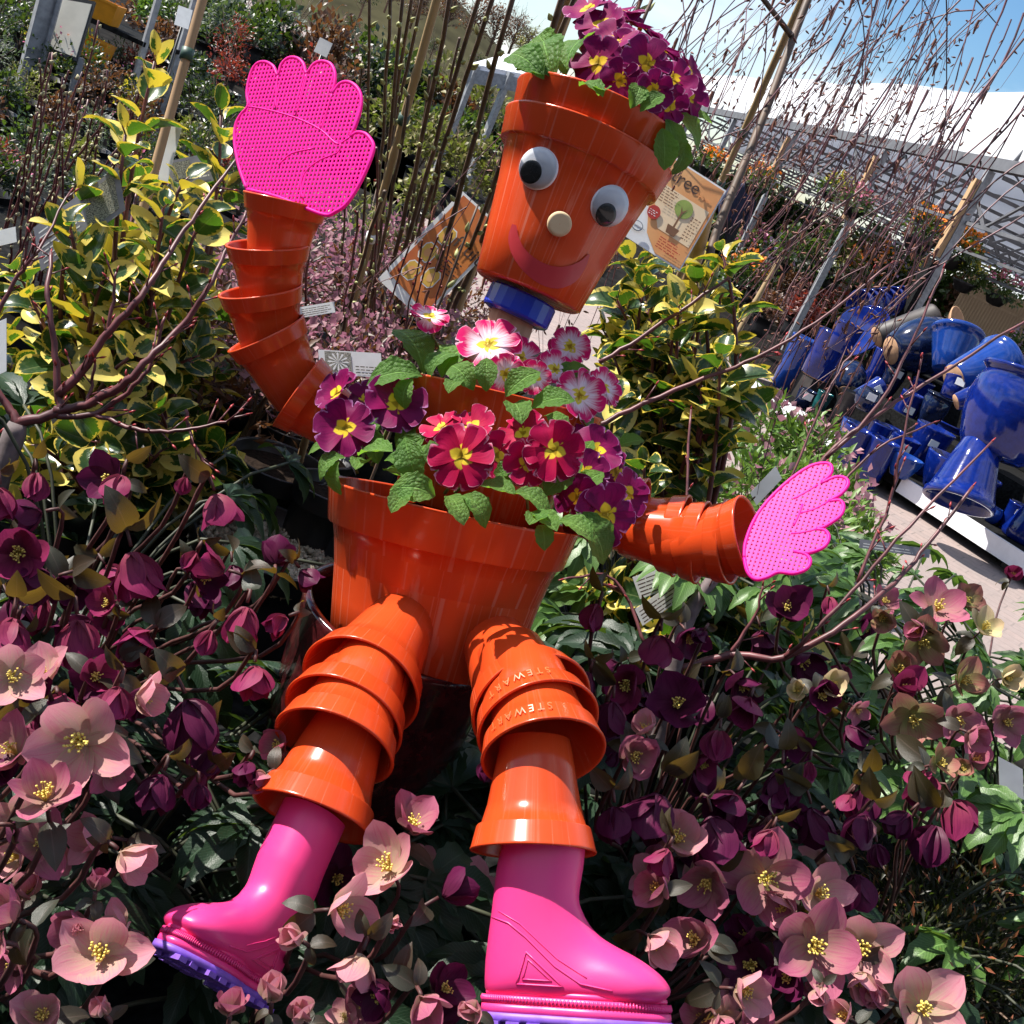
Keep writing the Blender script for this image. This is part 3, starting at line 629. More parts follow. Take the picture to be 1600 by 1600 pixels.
RX = random.Random(77)
def more(n, box_, r0, r1, cols, z0, z1, face=(0, .2, .8), sp=.45, op=(.35, .9), avoid=()):
    """further flowers of a plant scattered over its crown"""
    out = []
    while len(out) < n:
        x, y = RX.uniform(box_[0], box_[2]), RX.uniform(box_[1], box_[3])
        if any(a[0] < x < a[2] and a[1] < y < a[3] for a in avoid): continue
        f = (x - box_[0]) / (box_[2] - box_[0])
        out.append((x, y, RX.uniform(r0, r1), (face[0] + RX.uniform(-sp, sp), face[1] + RX.uniform(-sp, sp), face[2]), RX.uniform(*op), RX.choice(cols), RX.uniform(z0, z1)))
    return out
def hellebore(label, base, flowers, nleaf, seed, group, leafr=0.20, leafz=(0.02, 0.22), bright=False, extra=None, lean=None):
    """flowers: (x, y, radius px, facing (right, up, towards), openness 0 closed..1 flat, colour, height over bench)"""
    r = random.Random(seed); base = Vector(base); t = thing('hellebore_plant', label, 'flowering plant', base, group)
    for fl in flowers:
        x, y, rp, face, op, colr, z = fl
        if colr in ('purple', 'dark') and op <= .5: face = (face[0] - .22, face[1] - .40, face[2] - .62)
        P = G(x, y, z) if z > 0 else W(x, y, -z); d = depth(P); R = px(rp, d); n = cv(*face)
        if (P - CAM).length < 0.3: continue
        mb = MB()
        sp = P - n * (R * 0.10); dn = Vector((0, 0, -1))
        mid = sp - n * R * 0.55 + dn * R * 0.25; low = base + (P - base) * 0.25; low.z = base.z + 0.02
        q1 = mid + dn * 0.03 + (low - mid) * 0.10; q2 = mid.lerp(low, .55) + Vector((r.uniform(-.02, .02), r.uniform(-.02, .02), .02)); pts = smooth([sp, mid, q1, q2, low], 3)
        tube(mb, pts, [0.0016] * 4 + [0.0022] * (len(pts) - 4), 6, 0)
        if op > 0.35:
            for k in range(34):
                a = r.random() * 6.28; q = math.sqrt(r.random()) * 0.22; m = zframe(n)
                dirv = (m.to_3x3() @ Vector((math.cos(a) * q * 2.2, math.sin(a) * q * 2.2, 1))).normalized(); L_ = R * r.uniform(0.24, 0.46); p0 = P + n * R * 0.02
                tube(mb, [p0, p0 + dirv * L_], R * 0.009, 3, 1, False); c = p0 + dirv * L_
                box(mb, c, RT * R * 0.017, UP * R * 0.017, FW * R * 0.024, 1)
        fo = obj('flower', mb, [M_STEMR, M_STAMEN], t)
        ph = r.random() * 6.28
        for k in range(5):
            a = ph + k * 2 * math.pi / 5 + r.uniform(-.1, .1); tilt = (1 - op) * 1.35 + r.uniform(-.14, .14)
            if r.random() < 0.12: tilt += r.uniform(-.3, .4)
            m = zframe(n, P + n * (0.0006 * (k % 3))) @ Matrix.Rotation(a, 4, 'Z') @ Matrix.Rotation(tilt, 4, 'X') @ Matrix.Rotation(r.uniform(-.2, .2), 4, 'Y')
            s_ = R * r.uniform(0.93, 1.07); m = m @ Matrix.Diagonal((s_ * r.uniform(.90, 1.08) * (0.98 if op > .6 else 1.15 if op > .3 else 1.25), s_, s_, 1))
            link('petal', r.choice(HPM[colr]), fo, m)
        for k in range(2):
            a = r.uniform(0, 6.28); m0 = zframe(-n); dv = (m0.to_3x3() @ Vector((math.cos(a), math.sin(a), 0.2))).normalized()
            q = pts[2]; link('bract', r.choice(BRM), t, frame(dv + Vector((0, 0, .2)), n + Vector((0, 0, .6)), q, R * r.uniform(0.75, 1.15)))
    st = MB()
    for k in range(nleaf):
        a = r.random() * 6.28; q = leafr * math.sqrt(r.uniform(0.08, 1)); z = base.z + r.uniform(*leafz)
        P = Vector((base.x + math.cos(a) * q, base.y + math.sin(a) * q, z))
        if lean: P += Vector(lean) * r.random()
        dirv = Vector((math.cos(a), math.sin(a), r.uniform(-0.25, 0.35))); up = Vector((r.uniform(-.35, .35), r.uniform(-.6, .1), 1))
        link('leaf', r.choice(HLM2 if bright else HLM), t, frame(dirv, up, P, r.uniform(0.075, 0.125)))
        tube(st, bez((base.x, base.y, base.z), (base.x + math.cos(a) * q * .4, base.y + math.sin(a) * q * .4, z), P, 5), 0.0022, 5)
    if st.v: obj('leaf_stalks', st, M_STALK, t)
    return t
ZB = 0.50                                                      # bench top
# pink one at the front beside the raised boot
Zf = 0.80
hellebore('pale pink hellebore with open flowers, in front of the raised boot', (-0.33, 0.72, ZB), [
    (18, 1062, 66, (0.45, 0.35, 0.8), .85, 'pink', .86), (132, 1158, 98, (0.05, 0.15, 1), .9, 'pink', .86), (70, 1068, 70, (-.1, .7, .5), .6, 'pink', .85), (212, 1092, 56, (.9, .1, .25), .6, 'pink', .85),
    (72, 1254, 78, (.1, .75, .55), .72, 'rose', .83), (28, 1180, 70, (-.2, .6, .7), .6, 'rose', .82), (188, 1330, 62, (.75, -.45, .3), .55, 'pink', .82), (26, 1436, 70, (-.5, .5, .6), .55, 'rose', .80),
    (160, 1496, 92, (.15, .55, .8), .70, 'pink', .79), (128, 1452, 22, (-.2, .3, .9), .12, 'pink', .80), (164, 1585, 40, (-.1, .7, .5), .15, 'pink', .78),
    (100, 1185, 62, (-.4, -.3, .7), .6, 'rose', .80), (150, 1390, 40, (.3, .8, .2), .3, 'rose', .80)] + more(17, (-20, 1010, 215, 1600), 40, 72, ['pink', 'pink', 'rose'], .70, .80, (0, .45, .7), .7), 26, 21, 'hellebores round the flowerpot man', 0.24, (0.05, 0.25))
hellebore('pale pink hellebore flowering between the two pink boots', (-0.03, 0.86, ZB), [
    (612, 1362, 82, (-.25, .65, .7), .72, 'pink', .80), (640, 1298, 66, (.3, .75, .4), .55, 'rose', .80), (520, 1422, 74, (.75, .1, .5), .62, 'pink', .79), (612, 1440, 36, (.1, .2, .9), .3, 'pink', .79), (565, 1490, 62, (-.2, -.6, .5), .55, 'pink', .78),
    (660, 1560, 66, (.3, -.3, .8), .5, 'rose', .77), (475, 1592, 46, (-.1, .7, .6), .3, 'pink', .77), (424, 1562, 52, (.1, .85, .4), .12, 'pink', .775), (470, 1470, 46, (-.4, .5, .6), .3, 'pink', .78), (690, 1400, 60, (.6, .5, .4), .5, 'dark', .78),
    (740, 1580, 40, (-.2, .4, .8), .35, 'pink', .77), (360, 1585, 50, (.2, .8, .4), .3, 'rose', .77), (605, 1545, 60, (0, .3, .9), .4, 'dark', .76)] + more(9, (500, 1330, 740, 1600), 34, 60, ['pink', 'rose', 'dark'], .66, .74, (0, .4, .8), .7), 22, 22, 'hellebores round the flowerpot man', 0.20, (0.05, 0.24))
hellebore('dusky pink hellebore with open flowers, beside the boot pointing sideways', (0.27, 0.92, ZB), [
    (1192, 1372, 86, (.05, .2, 1), .92, 'rose', .80), (1268, 1476, 84, (0, .25, 1), .9, 'rose', .79), (1346, 1478, 72, (-.2, .2, .9), .8, 'pink', .79), (1272, 1398, 64, (.35, .35, .8), .8, 'pink', .80), (1232, 1415, 52, (-.6, .1, .6), .5, 'pink', .79),
    (1056, 1318, 64, (.1, .6, .6), .6, 'pink', .81), (1112, 1372, 66, (-.5, -.2, .7), .6, 'rose', .80), (1016, 1465, 62, (.35, -.1, .7), .5, 'pink', .79), (1092, 1470, 66, (-.4, .3, .6), .6, 'rose', .78), (1150, 1546, 62, (.6, .1, .7), .55, 'pink', .78),
    (1434, 1574, 82, (.05, .35, .9), .85, 'pink', .77), (1385, 1560, 46, (-.7, .3, .4), .3, 'rose', .77), (1345, 1520, 50, (-.2, -.5, .7), .5, 'pink', .78), (1282, 1545, 34, (-.3, -.1, .8), .25, 'pink', .78), (1030, 1390, 56, (-.3, .3, .6), .55, 'rose', .80), (1325, 1590, 48, (-.6, .5, .5), .4, 'pink', .77), (1120, 1590, 40, (.2, -.2, .8), .3, 'rose', .77)] + more(18, (985, 1330, 1420, 1600), 38, 66, ['rose', 'rose', 'pink', 'dark'], .68, .77, (0, .35, .8), .7, avoid=((0, 1440, 1090, 1600),)), 26, 23, 'hellebores round the flowerpot man', 0.24, (0.05, 0.23))
hellebore('purple hellebore crowded with nodding flowers, beside the maroon glazed pot', (-0.42, 1.18, ZB), [
    (30, 860, 72, (.3, -.15, .9), .6, 'purple', .86), (206, 862, 84, (.35, -.55, .6), .45, 'purple', .87), (336, 772, 60, (.45, -.5, .5), .45, 'purple', .93), (190, 742, 52, (0, -.4, .8), .3, 'purple', .92), (120, 968, 84, (.2, -.6, .6), .35, 'purple', .85),
    (66, 800, 54, (-.1, .3, .8), .5, 'dark', .88), (385, 948, 62, (.1, -.4, .8), .35, 'purple', .87), (352, 890, 52, (-.2, .5, .7), .4, 'purple', .88), (398, 1040, 58, (.25, -.2, .9), .5, 'purple', .85), (330, 985, 40, (-.2, -.5, .7), .12, 'purple', .86),
    (292, 1092, 92, (.45, -.35, .6), .5, 'dark', .84), (226, 1076, 52, (-.2, -.5, .6), .12, 'dark', .84), (306, 862, 34, (-.1, -.3, .8), .12, 'purple', .88), (0, 762, 56, (.3, -.3, .8), .35, 'purple', .90), (86, 902, 60, (-.2, .2, .8), .5, 'dark', .85), (430, 880, 46, (.2, .5, .5), .5, 'dark', .87), (470, 890, 40, (.3, .3, .6), .4, 'dark', .87),
    (20, 965, 76, (.1, -.4, .8), .4, 'purple', .84), (165, 1060, 60, (-.1, .1, .9), .55, 'dark', .82), (290, 745, 26, (0, -.5, .7), .1, 'purple', .92), (255, 1210, 66, (.1, -.2, .8), .4, 'dark', .80), (310, 1225, 40, (.3, -.5, .7), .2, 'dark', .80), (440, 1165, 46, (-.3, .3, .8), .5, 'rose', .80), (416, 1210, 40, (-.3, -.3, .8), .3, 'rose', .80), (330, 1160, 60, (0, -.5, .7), .45, 'dark', .80)] + more(30, (-20, 730, 470, 1230), 36, 66, ['purple', 'purple', 'dark'], .76, .88, (.1, -.2, .8), .5, (.15, .7), avoid=((380, 700, 520, 860), (400, 1000, 520, 1300))), 40, 24, 'hellebores round the flowerpot man', 0.32, (0.06, 0.33))
hellebore('dark purple hellebore with drooping cups, behind the dusky pink one', (0.34, 1.32, ZB), [
    (934, 944, 44, (-.2, -.5, .6), .3, 'purple', .93), (1032, 992, 56, (.05, -.55, .7), .5, 'purple', .92), (1100, 985, 30, (0, .2, .9), .2, 'dark', .92), (958, 1096, 56, (.1, -.5, .6), .4, 'dark', .88), (920, 1050, 46, (-.2, -.4, .7), .3, 'dark', .90),
    (1124, 1142, 52, (.05, -.1, 1), .18, 'purple', .87), (1172, 1092, 54, (.1, .2, .8), .3, 'purple', .89), (1060, 1108, 66, (-.1, .5, .7), .55, 'dark', .88), (1222, 1200, 66, (.1, -.3, .8), .35, 'dark', .86), (1150, 1240, 70, (-.2, -.1, .9), .5, 'dark', .85), (1030, 1240, 84, (-.1, -.3, .8), .42, 'dark', .85),
    (1112, 1275, 76, (.3, -.4, .6), .5, 'dark', .84), (1268, 1262, 66, (.35, -.4, .6), .45, 'dark', .84), (1265, 1190, 32, (.1, -.4, .8), .12, 'purple', .87), (1196, 1290, 36, (-.2, -.5, .6), .15, 'dark', .83), (1336, 1366, 62, (.35, -.3, .7), .45, 'dark', .82), (990, 1180, 60, (.1, .1, .9), .5, 'rose', .86), (1010, 1145, 44, (-.2, .6, .5), .5, 'pink', .87),
    (960, 1260, 60, (.2, -.3, .8), .4, 'dark', .84), (1330, 1300, 40, (.3, .3, .7), .5, 'pink', .85), (900, 1130, 44, (.2, -.5, .6), .35, 'dark', .87), (770, 1190, 34, (-.3, -.4, .7), .3, 'dark', .84)] + more(32, (930, 980, 1370, 1330), 32, 60, ['dark', 'dark', 'purple'], .78, .88, (0, -.2, .8), .5, (.15, .7)), 40, 25, 'hellebores round the flowerpot man', 0.30, (0.06, 0.32))
hellebore('purple hellebore holding two round cups above the dark heath', (0.68, 1.32, ZB), [
    (1446, 1208, 66, (-.05, .1, 1), .2, 'purple', .86), (1462, 1290, 68, (-.1, -.35, .8), .28, 'dark', .84), (1490, 1250, 60, (.4, -.2, .7), .3, 'purple', .84), (1420, 1270, 48, (-.5, -.3, .6), .3, 'dark', .84)], 16, 26, 'hellebores round the flowerpot man', 0.20, (0.05, 0.26))
hellebore('green leaved hellebore with red flushed flowers, by the paving', (0.95, 1.75, ZB), [
    (1228, 952, 52, (-.1, .3, .8), .6, 'dark', .93), (1296, 932, 30, (.2, -.3, .8), .2, 'purple', .95), (1462, 956, 56, (.1, .6, .7), .8, 'rose', .92), (1440, 995, 56, (-.1, -.4, .8), .85, 'green', .91), (1405, 1050, 46, (-.2, .4, .8), .6, 'green', .90), (1408, 1078, 50, (.1, .3, .8), .6, 'purple', .89), (1424, 1118, 58, (-.1, -.2, .9), .75, 'green', .88),
    (1492, 1122, 46, (.05, -.1, 1), .8, 'rose', .88), (1566, 1126, 46, (.2, .0, 1), .7, 'rose', .88), (1298, 1070, 36, (.1, .3, .9), .6, 'cream', .89), (1500, 1066, 48, (.2, .3, .8), .7, 'green', .89), (1534, 985, 40, (.2, .5, .6), .7, 'cream', .92), (1570, 1060, 34, (.2, .2, .8), .5, 'cream', .90), (1245, 1080, 30, (-.2, .3, .9), .5, 'cream', .89), (1520, 1190, 40, (.1, .4, .8), .5, 'rose', .86), (1380, 968, 34, (-.3, .2, .8), .5, 'green', .93), (1505, 940, 36, (.2, .3, .8), .6, 'green', .93)] + more(7, (1300, 900, 1620, 1210), 22, 40, ['green', 'cream', 'rose', 'purple'], .84, .94, (0, .2, .8), .6), 70, 27, 'hellebores round the flowerpot man', 0.44, (0.10, 0.40), True)
# leafy undergrowth of the plants in front
for lb, bs, n, s_, lr, lz in (('dark leafy hellebore without flowers, under the raised boot', (-0.20, 0.84, ZB), 34, 31, 0.22, (0.04, 0.20)), ('dark leafy hellebore without flowers, under the boot pointing sideways', (0.12, 0.92, ZB), 30, 32, 0.2, (0.04, 0.2)),
                              ('dark leafy hellebore without flowers, beneath the dark purple cups', (0.42, 1.12, ZB), 30, 33, 0.2, (0.04, 0.2)), ('dark leafy hellebore without flowers, in the bottom corner below the pale pink blooms', (-0.42, 0.62, ZB), 26, 34, 0.2, (0.06, 0.24))):
    hellebore(lb, bs, [], n, s_, 'hellebores round the flowerpot man', lr, lz)
for lb, bs, n, s_, lr, lz in (('leafy bright green hellebore without flowers, at the paving edge', (1.25, 1.95, ZB), 60, 35, 0.36, (0.12, 0.46)), ('leafy bright green hellebore without flowers, under the lowered hand', (0.72, 2.0, ZB), 60, 36, 0.34, (0.10, 0.38)), ('leafy bright green hellebore without flowers, behind the body pot', (0.24, 1.72, ZB), 60, 38, 0.30, (0.10, 0.44)), ('leafy bright green hellebore without flowers, behind the two round purple cups', (0.95, 1.40, ZB), 40, 37, 0.26, (0.08, 0.32))):
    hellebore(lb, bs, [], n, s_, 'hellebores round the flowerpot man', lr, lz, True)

# primroses
PCOL = {'head': petalmat('purple_primrose_petal', (0.32, 0.006, 0.08), (0.19, 0.004, 0.085), 0.55, 0.20, 0.35, (0.11, 0.002, 0.045), (0.72, 0.47, 0.02), (0.55, 0.25, 0.42)),
        'violet': petalmat('violet_primrose_petal', (0.28, 0.005, 0.08), (0.165, 0.003, 0.068), 0.55, 0.18, 0.35, (0.09, 0.002, 0.035), (0.74, 0.52, 0.03), (0.42, 0.16, 0.36)),
        'crimson': petalmat('crimson_primrose_petal', (0.46, 0.004, 0.04), (0.40, 0.003, 0.062), 0.55, 0.20, 0.35, (0.22, 0.002, 0.025), (0.76, 0.55, 0.04), (0.62, 0.24, 0.34)),
        'pink': petalmat('pink_primrose_petal', (0.72, 0.60, 0.66), (0.66, 0.012, 0.14), 0.55, 0.24, 0.3, (0.55, 0.01, 0.10), (0.74, 0.58, 0.06), (0.85, 0.55, 0.68), white=(0.80, 0.68, 0.74))}
def pprof(t): return max(0.012, 0.54 * (min(1, t / 0.64)) ** 0.75 * (1 if t < 0.64 else math.sqrt(max(0, 1 - ((t - 0.64) / 0.365) ** 2))))
PPET = [blade(pprof, 9, 6, b, 0.12, 0.05, 0, 0.22, i, 1.2) for i, b in enumerate((0.25, -0.2, 0.5))]
PPM = {k: [tmesh('petal', t, m) for t in PPET] for k, m in PCOL.items()}
M_EYE = simple('yellow_throat', (0.62, 0.40, 0.03), 0.6, 0.2, 300)
def primrose(label, base, up, flowers, leaves, colr, seed, npet=6, dflt=1.18):
    r = random.Random(seed); base = Vector(base); t = thing('primrose_plant', label, 'flowering plant', base, 'primroses planted in the flowerpot man')
    for (x, y, rp, face, d) in flowers:
        P = W(x, y, d); R = px(rp, d); n = cv(*face); mb = MB()
        low = base + (P - base) * 0.3 - up * 0.01; tube(mb, bez(P - n * R * .15, P - n * R * .9 - ZR(.01), low, 6), 0.0016, 6, 0)
        m0 = zframe(n, P)
        lt = lathe([(R * .085, -R * .12), (R * .10, -.0004), (R * .075, .0012), (R * .03, .0006), (.0003, .0)], 12); mb.add([m0 @ Vector(v) for v in lt.v], lt.f, 1)
        fo = obj('flower', mb, [M_STEMG, M_EYE], t); ph = r.random() * 6.28
        for k in range(npet):
            m = m0 @ Matrix.Translation((0, 0, 0.0007 * (k % 2) + 0.0002 * k)) @ Matrix.Rotation(ph + k * 2 * math.pi / npet + r.uniform(-.07, .07), 4, 'Z') @ Matrix.Rotation(r.uniform(0.02, 0.24), 4, 'X') @ Matrix.Rotation(r.uniform(-.14, .14), 4, 'Y')
            s_ = R * r.uniform(0.94, 1.06); link('petal', r.choice(PPM[colr]), fo, m @ Matrix.Diagonal((s_ * (1.1 if npet > 6 else 1.28), s_, s_, 1)))
    for (x, y, L_, dirv, nrm, d) in leaves:
        P = W(x, y, d); dv = cv(*dirv); link('leaf', r.choice(LM_PRIM), t, frame(dv, cv(*nrm), P, px(L_ * (0.86 if colr != 'head' else 1.0), d)))
    return t
hd2 = hd
primrose('deep magenta primrose growing out of the head', hA + hax * 0.03, hax, [(935, 100, 46, (-.3, .1, .9), hd - .065), (985, 82, 42, (.1, .5, .8), hd - .05), (940, 40, 40, (-.3, .6, .7), hd - .02), (1010, 100, 42, (.0, .0, 1), hd - .075), (1050, 125, 42, (.3, .2, .9), hd - .05), (1075, 150, 38, (.6, .2, .7), hd - .02), (1000, 45, 40, (.3, .8, .4), hd), (960, 65, 42, (-.2, .5, .8), hd - .045), (1030, 75, 40, (.4, .6, .5), hd - .01),
    (920, 15, 38, (-.4, .5, .6), hd), (1075, 110, 36, (.7, .4, .4), hd + .01), (1020, 140, 34, (.2, -.3, .9), hd - .085), (970, 125, 34, (-.2, -.2, .9), hd - .08), (1045, 165, 32, (.4, -.3, .8), hd - .06), (970, 20, 38, (.1, .8, .5), hd + .02)],
    [(866, 124, 112, (-.30, .9, .1), (-.25, .2, .95), hd - .07), (884, 120, 118, (.0, .95, .0), (-.6, .1, .7), hd - .05), (850, 124, 100, (-.55, .75, .15), (-.1, .4, .9), hd - .075), (900, 115, 96, (.18, .95, 0), (-.4, .1, .9), hd - .05), (862, 120, 60, (-.8, .4, .2), (0, .6, .8), hd - .07), (900, 110, 90, (.05, .9, -.2), (-.5, .1, .8), hd + .01), (905, 135, 60, (.4, .1, .6), (0, .9, .5), hd - .09), (985, 170, 56, (.35, .7, .3), (0, -.2, .9), hd - .10), (1000, 175, 50, (.5, .5, .2), (-.3, .2, .9), hd - .10),
     (1040, 185, 90, (.45, -.75, .3), (.4, .3, .8), hd - .06), (1050, 180, 80, (.8, -.3, .1), (.1, .6, .7), hd - .03), (1068, 215, 66, (.2, -.9, .1), (.7, .1, .6), hd - .02), (1065, 180, 56, (.95, .1, 0), (0, .7, .7), hd), (870, 95, 80, (-.5, .8, -.2), (-.4, .2, .8), hd), (935, 150, 50, (.1, .2, .9), (0, .9, .3), hd - .09), (860, 110, 70, (-.6, .75, 0), (.2, .3, .9), hd - .03), (1035, 200, 70, (.1, -.8, .4), (.2, .4, .9), hd - .08)], 'head', 41, 6)
cd_ = cdp
primrose('pink primrose with white streaked petals growing out of the chest pot', cA, cax, [(672, 496, 34, (.1, .75, .6), cd_ - .06), (764, 540, 54, (-.15, .55, .85), cd_ - .075), (812, 560, 38, (.4, .5, .6), cd_ - .06), (890, 542, 36, (.1, .2, .9), cd_ - .03), (904, 618, 46, (.55, .05, .8), cd_ - .07), (866, 578, 34, (.3, .3, .8), cd_ - .06), (942, 606, 34, (.6, .2, .6), cd_ - .02), (790, 585, 34, (.0, -.1, .9), cd_ - .10), (745, 525, 30, (-.5, .5, .6), cd_ - .05), (835, 590, 30, (.2, .0, .9), cd_ - .09)],
    [(655, 590, 118, (-.95, .25, .2), (0, .8, .7), cd_ - .08), (660, 588, 112, (-.8, .30, .5), (0, .7, .8), cd_ - .10), (662, 585, 130, (-.10, .98, .1), (.6, .0, .7), cd_ - .06), (690, 590, 110, (.2, .85, .3), (-.5, .1, .8), cd_ - .08), (672, 592, 90, (.05, .9, .3), (-.6, .2, .6), cd_ - .09), (740, 610, 86, (-.35, .75, .5), (.1, .3, .9), cd_ - .12), (760, 612, 70, (0, .8, .5), (0, .2, .9), cd_ - .13), (790, 620, 86, (.45, .7, .5), (-.2, .4, .8), cd_ - .13),
     (830, 640, 90, (.5, .5, .6), (-.1, .6, .7), cd_ - .13), (860, 600, 80, (.7, .5, .2), (0, .7, .7), cd_ - .06), (800, 632, 84, (.2, .15, .9), (0, .95, .2), cd_ - .13), (850, 650, 78, (.6, .1, .7), (0, .9, .4), cd_ - .12), (890, 640, 80, (.9, -.1, .3), (0, .8, .6), cd_ - .06), (920, 620, 70, (.9, .2, .1), (0, .7, .7), cd_ - .02), (720, 600, 60, (-.3, .3, .9), (0, .9, .3), cd_ - .12), (645, 592, 70, (-.5, -.4, .7), (-.1, .8, .6), cd_ - .11), (870, 565, 70, (.3, .9, 0), (-.6, .2, .6), cd_ - .02)], 'pink', 42, 7)
b_ = td
primrose('violet primrose with yellow eyes beside the raised arm', MP(570, 745, .03), tax, [(540, 670, 48, (-.15, .15, 1), b_ - .10), (618, 632, 50, (.2, .45, .9), b_ - .08), (528, 615, 40, (-.6, .4, .5), b_ - .06), (572, 625, 34, (.0, .5, .6), b_ - .03)],
    [(540, 715, 78, (-.85, .1, .5), (0, .8, .6), b_ - .11), (560, 712, 86, (.55, .35, .6), (-.1, .9, .5), b_ - .12), (530, 720, 70, (-.4, -.8, .3), (-.6, .2, .7), b_ - .12), (600, 720, 80, (.75, .25, .5), (0, .8, .6), b_ - .11), (580, 690, 70, (.1, .8, .3), (-.5, .2, .8), b_ - .08), (555, 690, 60, (-.1, .9, .2), (.6, .0, .7), b_ - .08), (620, 700, 60, (.4, .7, .3), (0, .3, .9), b_ - .08), (575, 720, 66, (-.2, .1, .9), (0, .95, .2), b_ - .11), (600, 735, 74, (.5, .1, .6), (0, .9, .4), b_ - .12), (620, 730, 84, (.3, .55, .5), (-.1, .5, .8), b_ - .10), (590, 725, 70, (-.1, .7, .4), (0, .4, .9), b_ - .09), (525, 700, 60, (-.8, .3, .2), (0, .8, .6), b_ - .08)], 'violet', 43, 6)
primrose('crimson primrose with one large open flower at the middle of the body pot', MP(690, 770, .06), tax, [(721, 714, 54, (-.1, .15, 1), b_ - .165), (738, 668, 40, (-.1, .5, .7), b_ - .12), (690, 670, 36, (-.3, .5, .6), b_ - .11), (775, 712, 40, (.35, .2, .8), b_ - .13)],
    [(655, 755, 96, (-.25, .6, .5), (-.2, .3, .9), b_ - .14), (645, 760, 70, (-.5, -.4, .7), (0, .7, .7), b_ - .165), (680, 775, 100, (-.35, .35, .7), (0, .4, .9), b_ - .16), (700, 775, 80, (.4, -.1, .8), (0, .9, .4), b_ - .17), (745, 760, 80, (.8, .15, .5), (0, .9, .5), b_ - .16), (720, 775, 90, (.7, .0, .6), (0, .9, .5), b_ - .17), (660, 730, 70, (-.2, .8, .2), (-.4, .1, .8), b_ - .10), (770, 750, 60, (.5, .5, .4), (0, .6, .8), b_ - .14), (690, 740, 70, (-.1, .5, .5), (0, .4, .9), b_ - .13)], 'crimson', 44, 6)
primrose('red primrose pair of flowers right of the large crimson flower', MP(830, 800, .05), tax, [(866, 704, 50, (.1, .15, 1), b_ - .16), (824, 724, 38, (-.1, .0, 1), b_ - .15), (818, 678, 40, (-.2, .5, .7), b_ - .12)],
    [(800, 770, 90, (.85, .05, .4), (0, .9, .5), b_ - .17), (850, 775, 80, (.4, .6, .5), (-.2, .3, .9), b_ - .15), (830, 800, 76, (.6, -.1, .8), (0, .9, .4), b_ - .18), (870, 760, 70, (.3, .6, .4), (-.4, .2, .8), b_ - .13), (810, 760, 66, (-.2, .6, .5), (0, .4, .9), b_ - .14)], 'crimson', 45, 6)
primrose('violet primrose spilling over the edge beside the lowered arm', MP(890, 800, .0), tax, [(946, 804, 56, (.25, .0, 1), b_ - .15), (903, 776, 40, (-.1, -.3, .9), b_ - .14), (930, 704, 44, (.3, .4, .8), b_ - .08), (962, 740, 44, (.5, .3, .7), b_ - .08), (978, 772, 42, (.6, .2, .7), b_ - .09), (915, 740, 40, (.1, .3, .9), b_ - .12), (905, 690, 40, (.1, .6, .6), b_ - .06)],
    [(870, 815, 84, (.75, .15, .6), (0, .85, .5), b_ - .17), (900, 800, 120, (.70, -.50, .4), (.2, .7, .7), b_ - .16), (850, 810, 70, (-.3, .2, .8), (0, .9, .4), b_ - .18), (845, 820, 60, (.2, -.2, .9), (0, .9, .3), b_ - .185), (900, 780, 80, (.3, .7, .3), (-.5, .2, .8), b_ - .13), (960, 700, 60, (.7, .4, .1), (0, .7, .7), b_ - .04), (910, 730, 60, (0, .8, .3), (-.5, .0, .8), b_ - .10), (965, 790, 60, (.6, -.6, .2), (.4, .5, .7), b_ - .11)], 'violet', 46, 5)

# ------------------------------------------------------------------ ground, bench, tunnel house
def paving():
    b = NB('block_paving'); co = b.n('TexCoord').outputs['Object']; br = b.n('TexBrick'); mpn = b.n('Mapping'); mpn.inputs['Rotation'].default_value = (0, 0, 0.5); b.l(co, mpn.inputs[0]); b.l(mpn.outputs[0], br.inputs[0])
    br.inputs['Scale'].default_value = 2.5; br.inputs['Mortar Size'].default_value = 0.012; br.inputs['Color1'].default_value = (0.34, 0.25, 0.225, 1); br.inputs['Color2'].default_value = (0.27, 0.215, 0.20, 1); br.inputs['Mortar'].default_value = (0.15, 0.125, 0.115, 1)
    n1 = b.noise(1.2, 6, co, 0.6); n2 = b.noise(30, 4, co)
    c = b.mix(b.ramp(n1, 0.35, 0.7), br.outputs[0], (0.22, 0.18, 0.165), 'MIX'); c = b.mix(0.35, c, b.mix(n2, (0.15, 0.12, 0.11), (0.45, 0.36, 0.33))); b.col(c); b.set(Roughness=0.85); b.bump(br.outputs[1], 0.4, 0.01); return b.m
M_PAVE = paving()
mb = MB(); box(mb, (0, 0, -0.1), (400, 0, 0), (0, 400, 0), (0, 0, 0.1)); struct('paving', mb, M_PAVE)
M_MAT = simple('dark_matting_and_shade', (0.007, 0.006, 0.006), 0.95, 0.4, 5, bump=0.4, c2=(0.018, 0.016, 0.014))  # ground matting whose black also stands in for deep shade
mb = MB(); mb.add([(-40, -6, .004), (3.0, -6, .004), (3.0, 3.6, .004), (-.1, 4.6, .004), (-1.4, 8, .004), (-4.5, 22, .004), (-12, 40, .004), (-40, 40, .004)], [(0, 1, 2, 3, 4, 5, 6, 7)]); struct('nursery_ground', mb, M_MAT)
mb = MB(); mb.add([(-3, 10.8, .004), (40, 10.8, .004), (60, 60, .004), (-12, 60, .004)], [(0, 1, 2, 3)]); struct('planting_bed', mb, M_MAT)
M_GALV = simple('galvanised_steel', (0.30, 0.31, 0.33), 0.45, 0.2, 30, 0.3)
M_FRAME = simple('weathered_frame_steel', (0.12, 0.12, 0.13), 0.5, 0.2, 8, 0.2)
M_LABEL = simple('white_card', (0.80, 0.80, 0.78), 0.45, 0.05, 40)
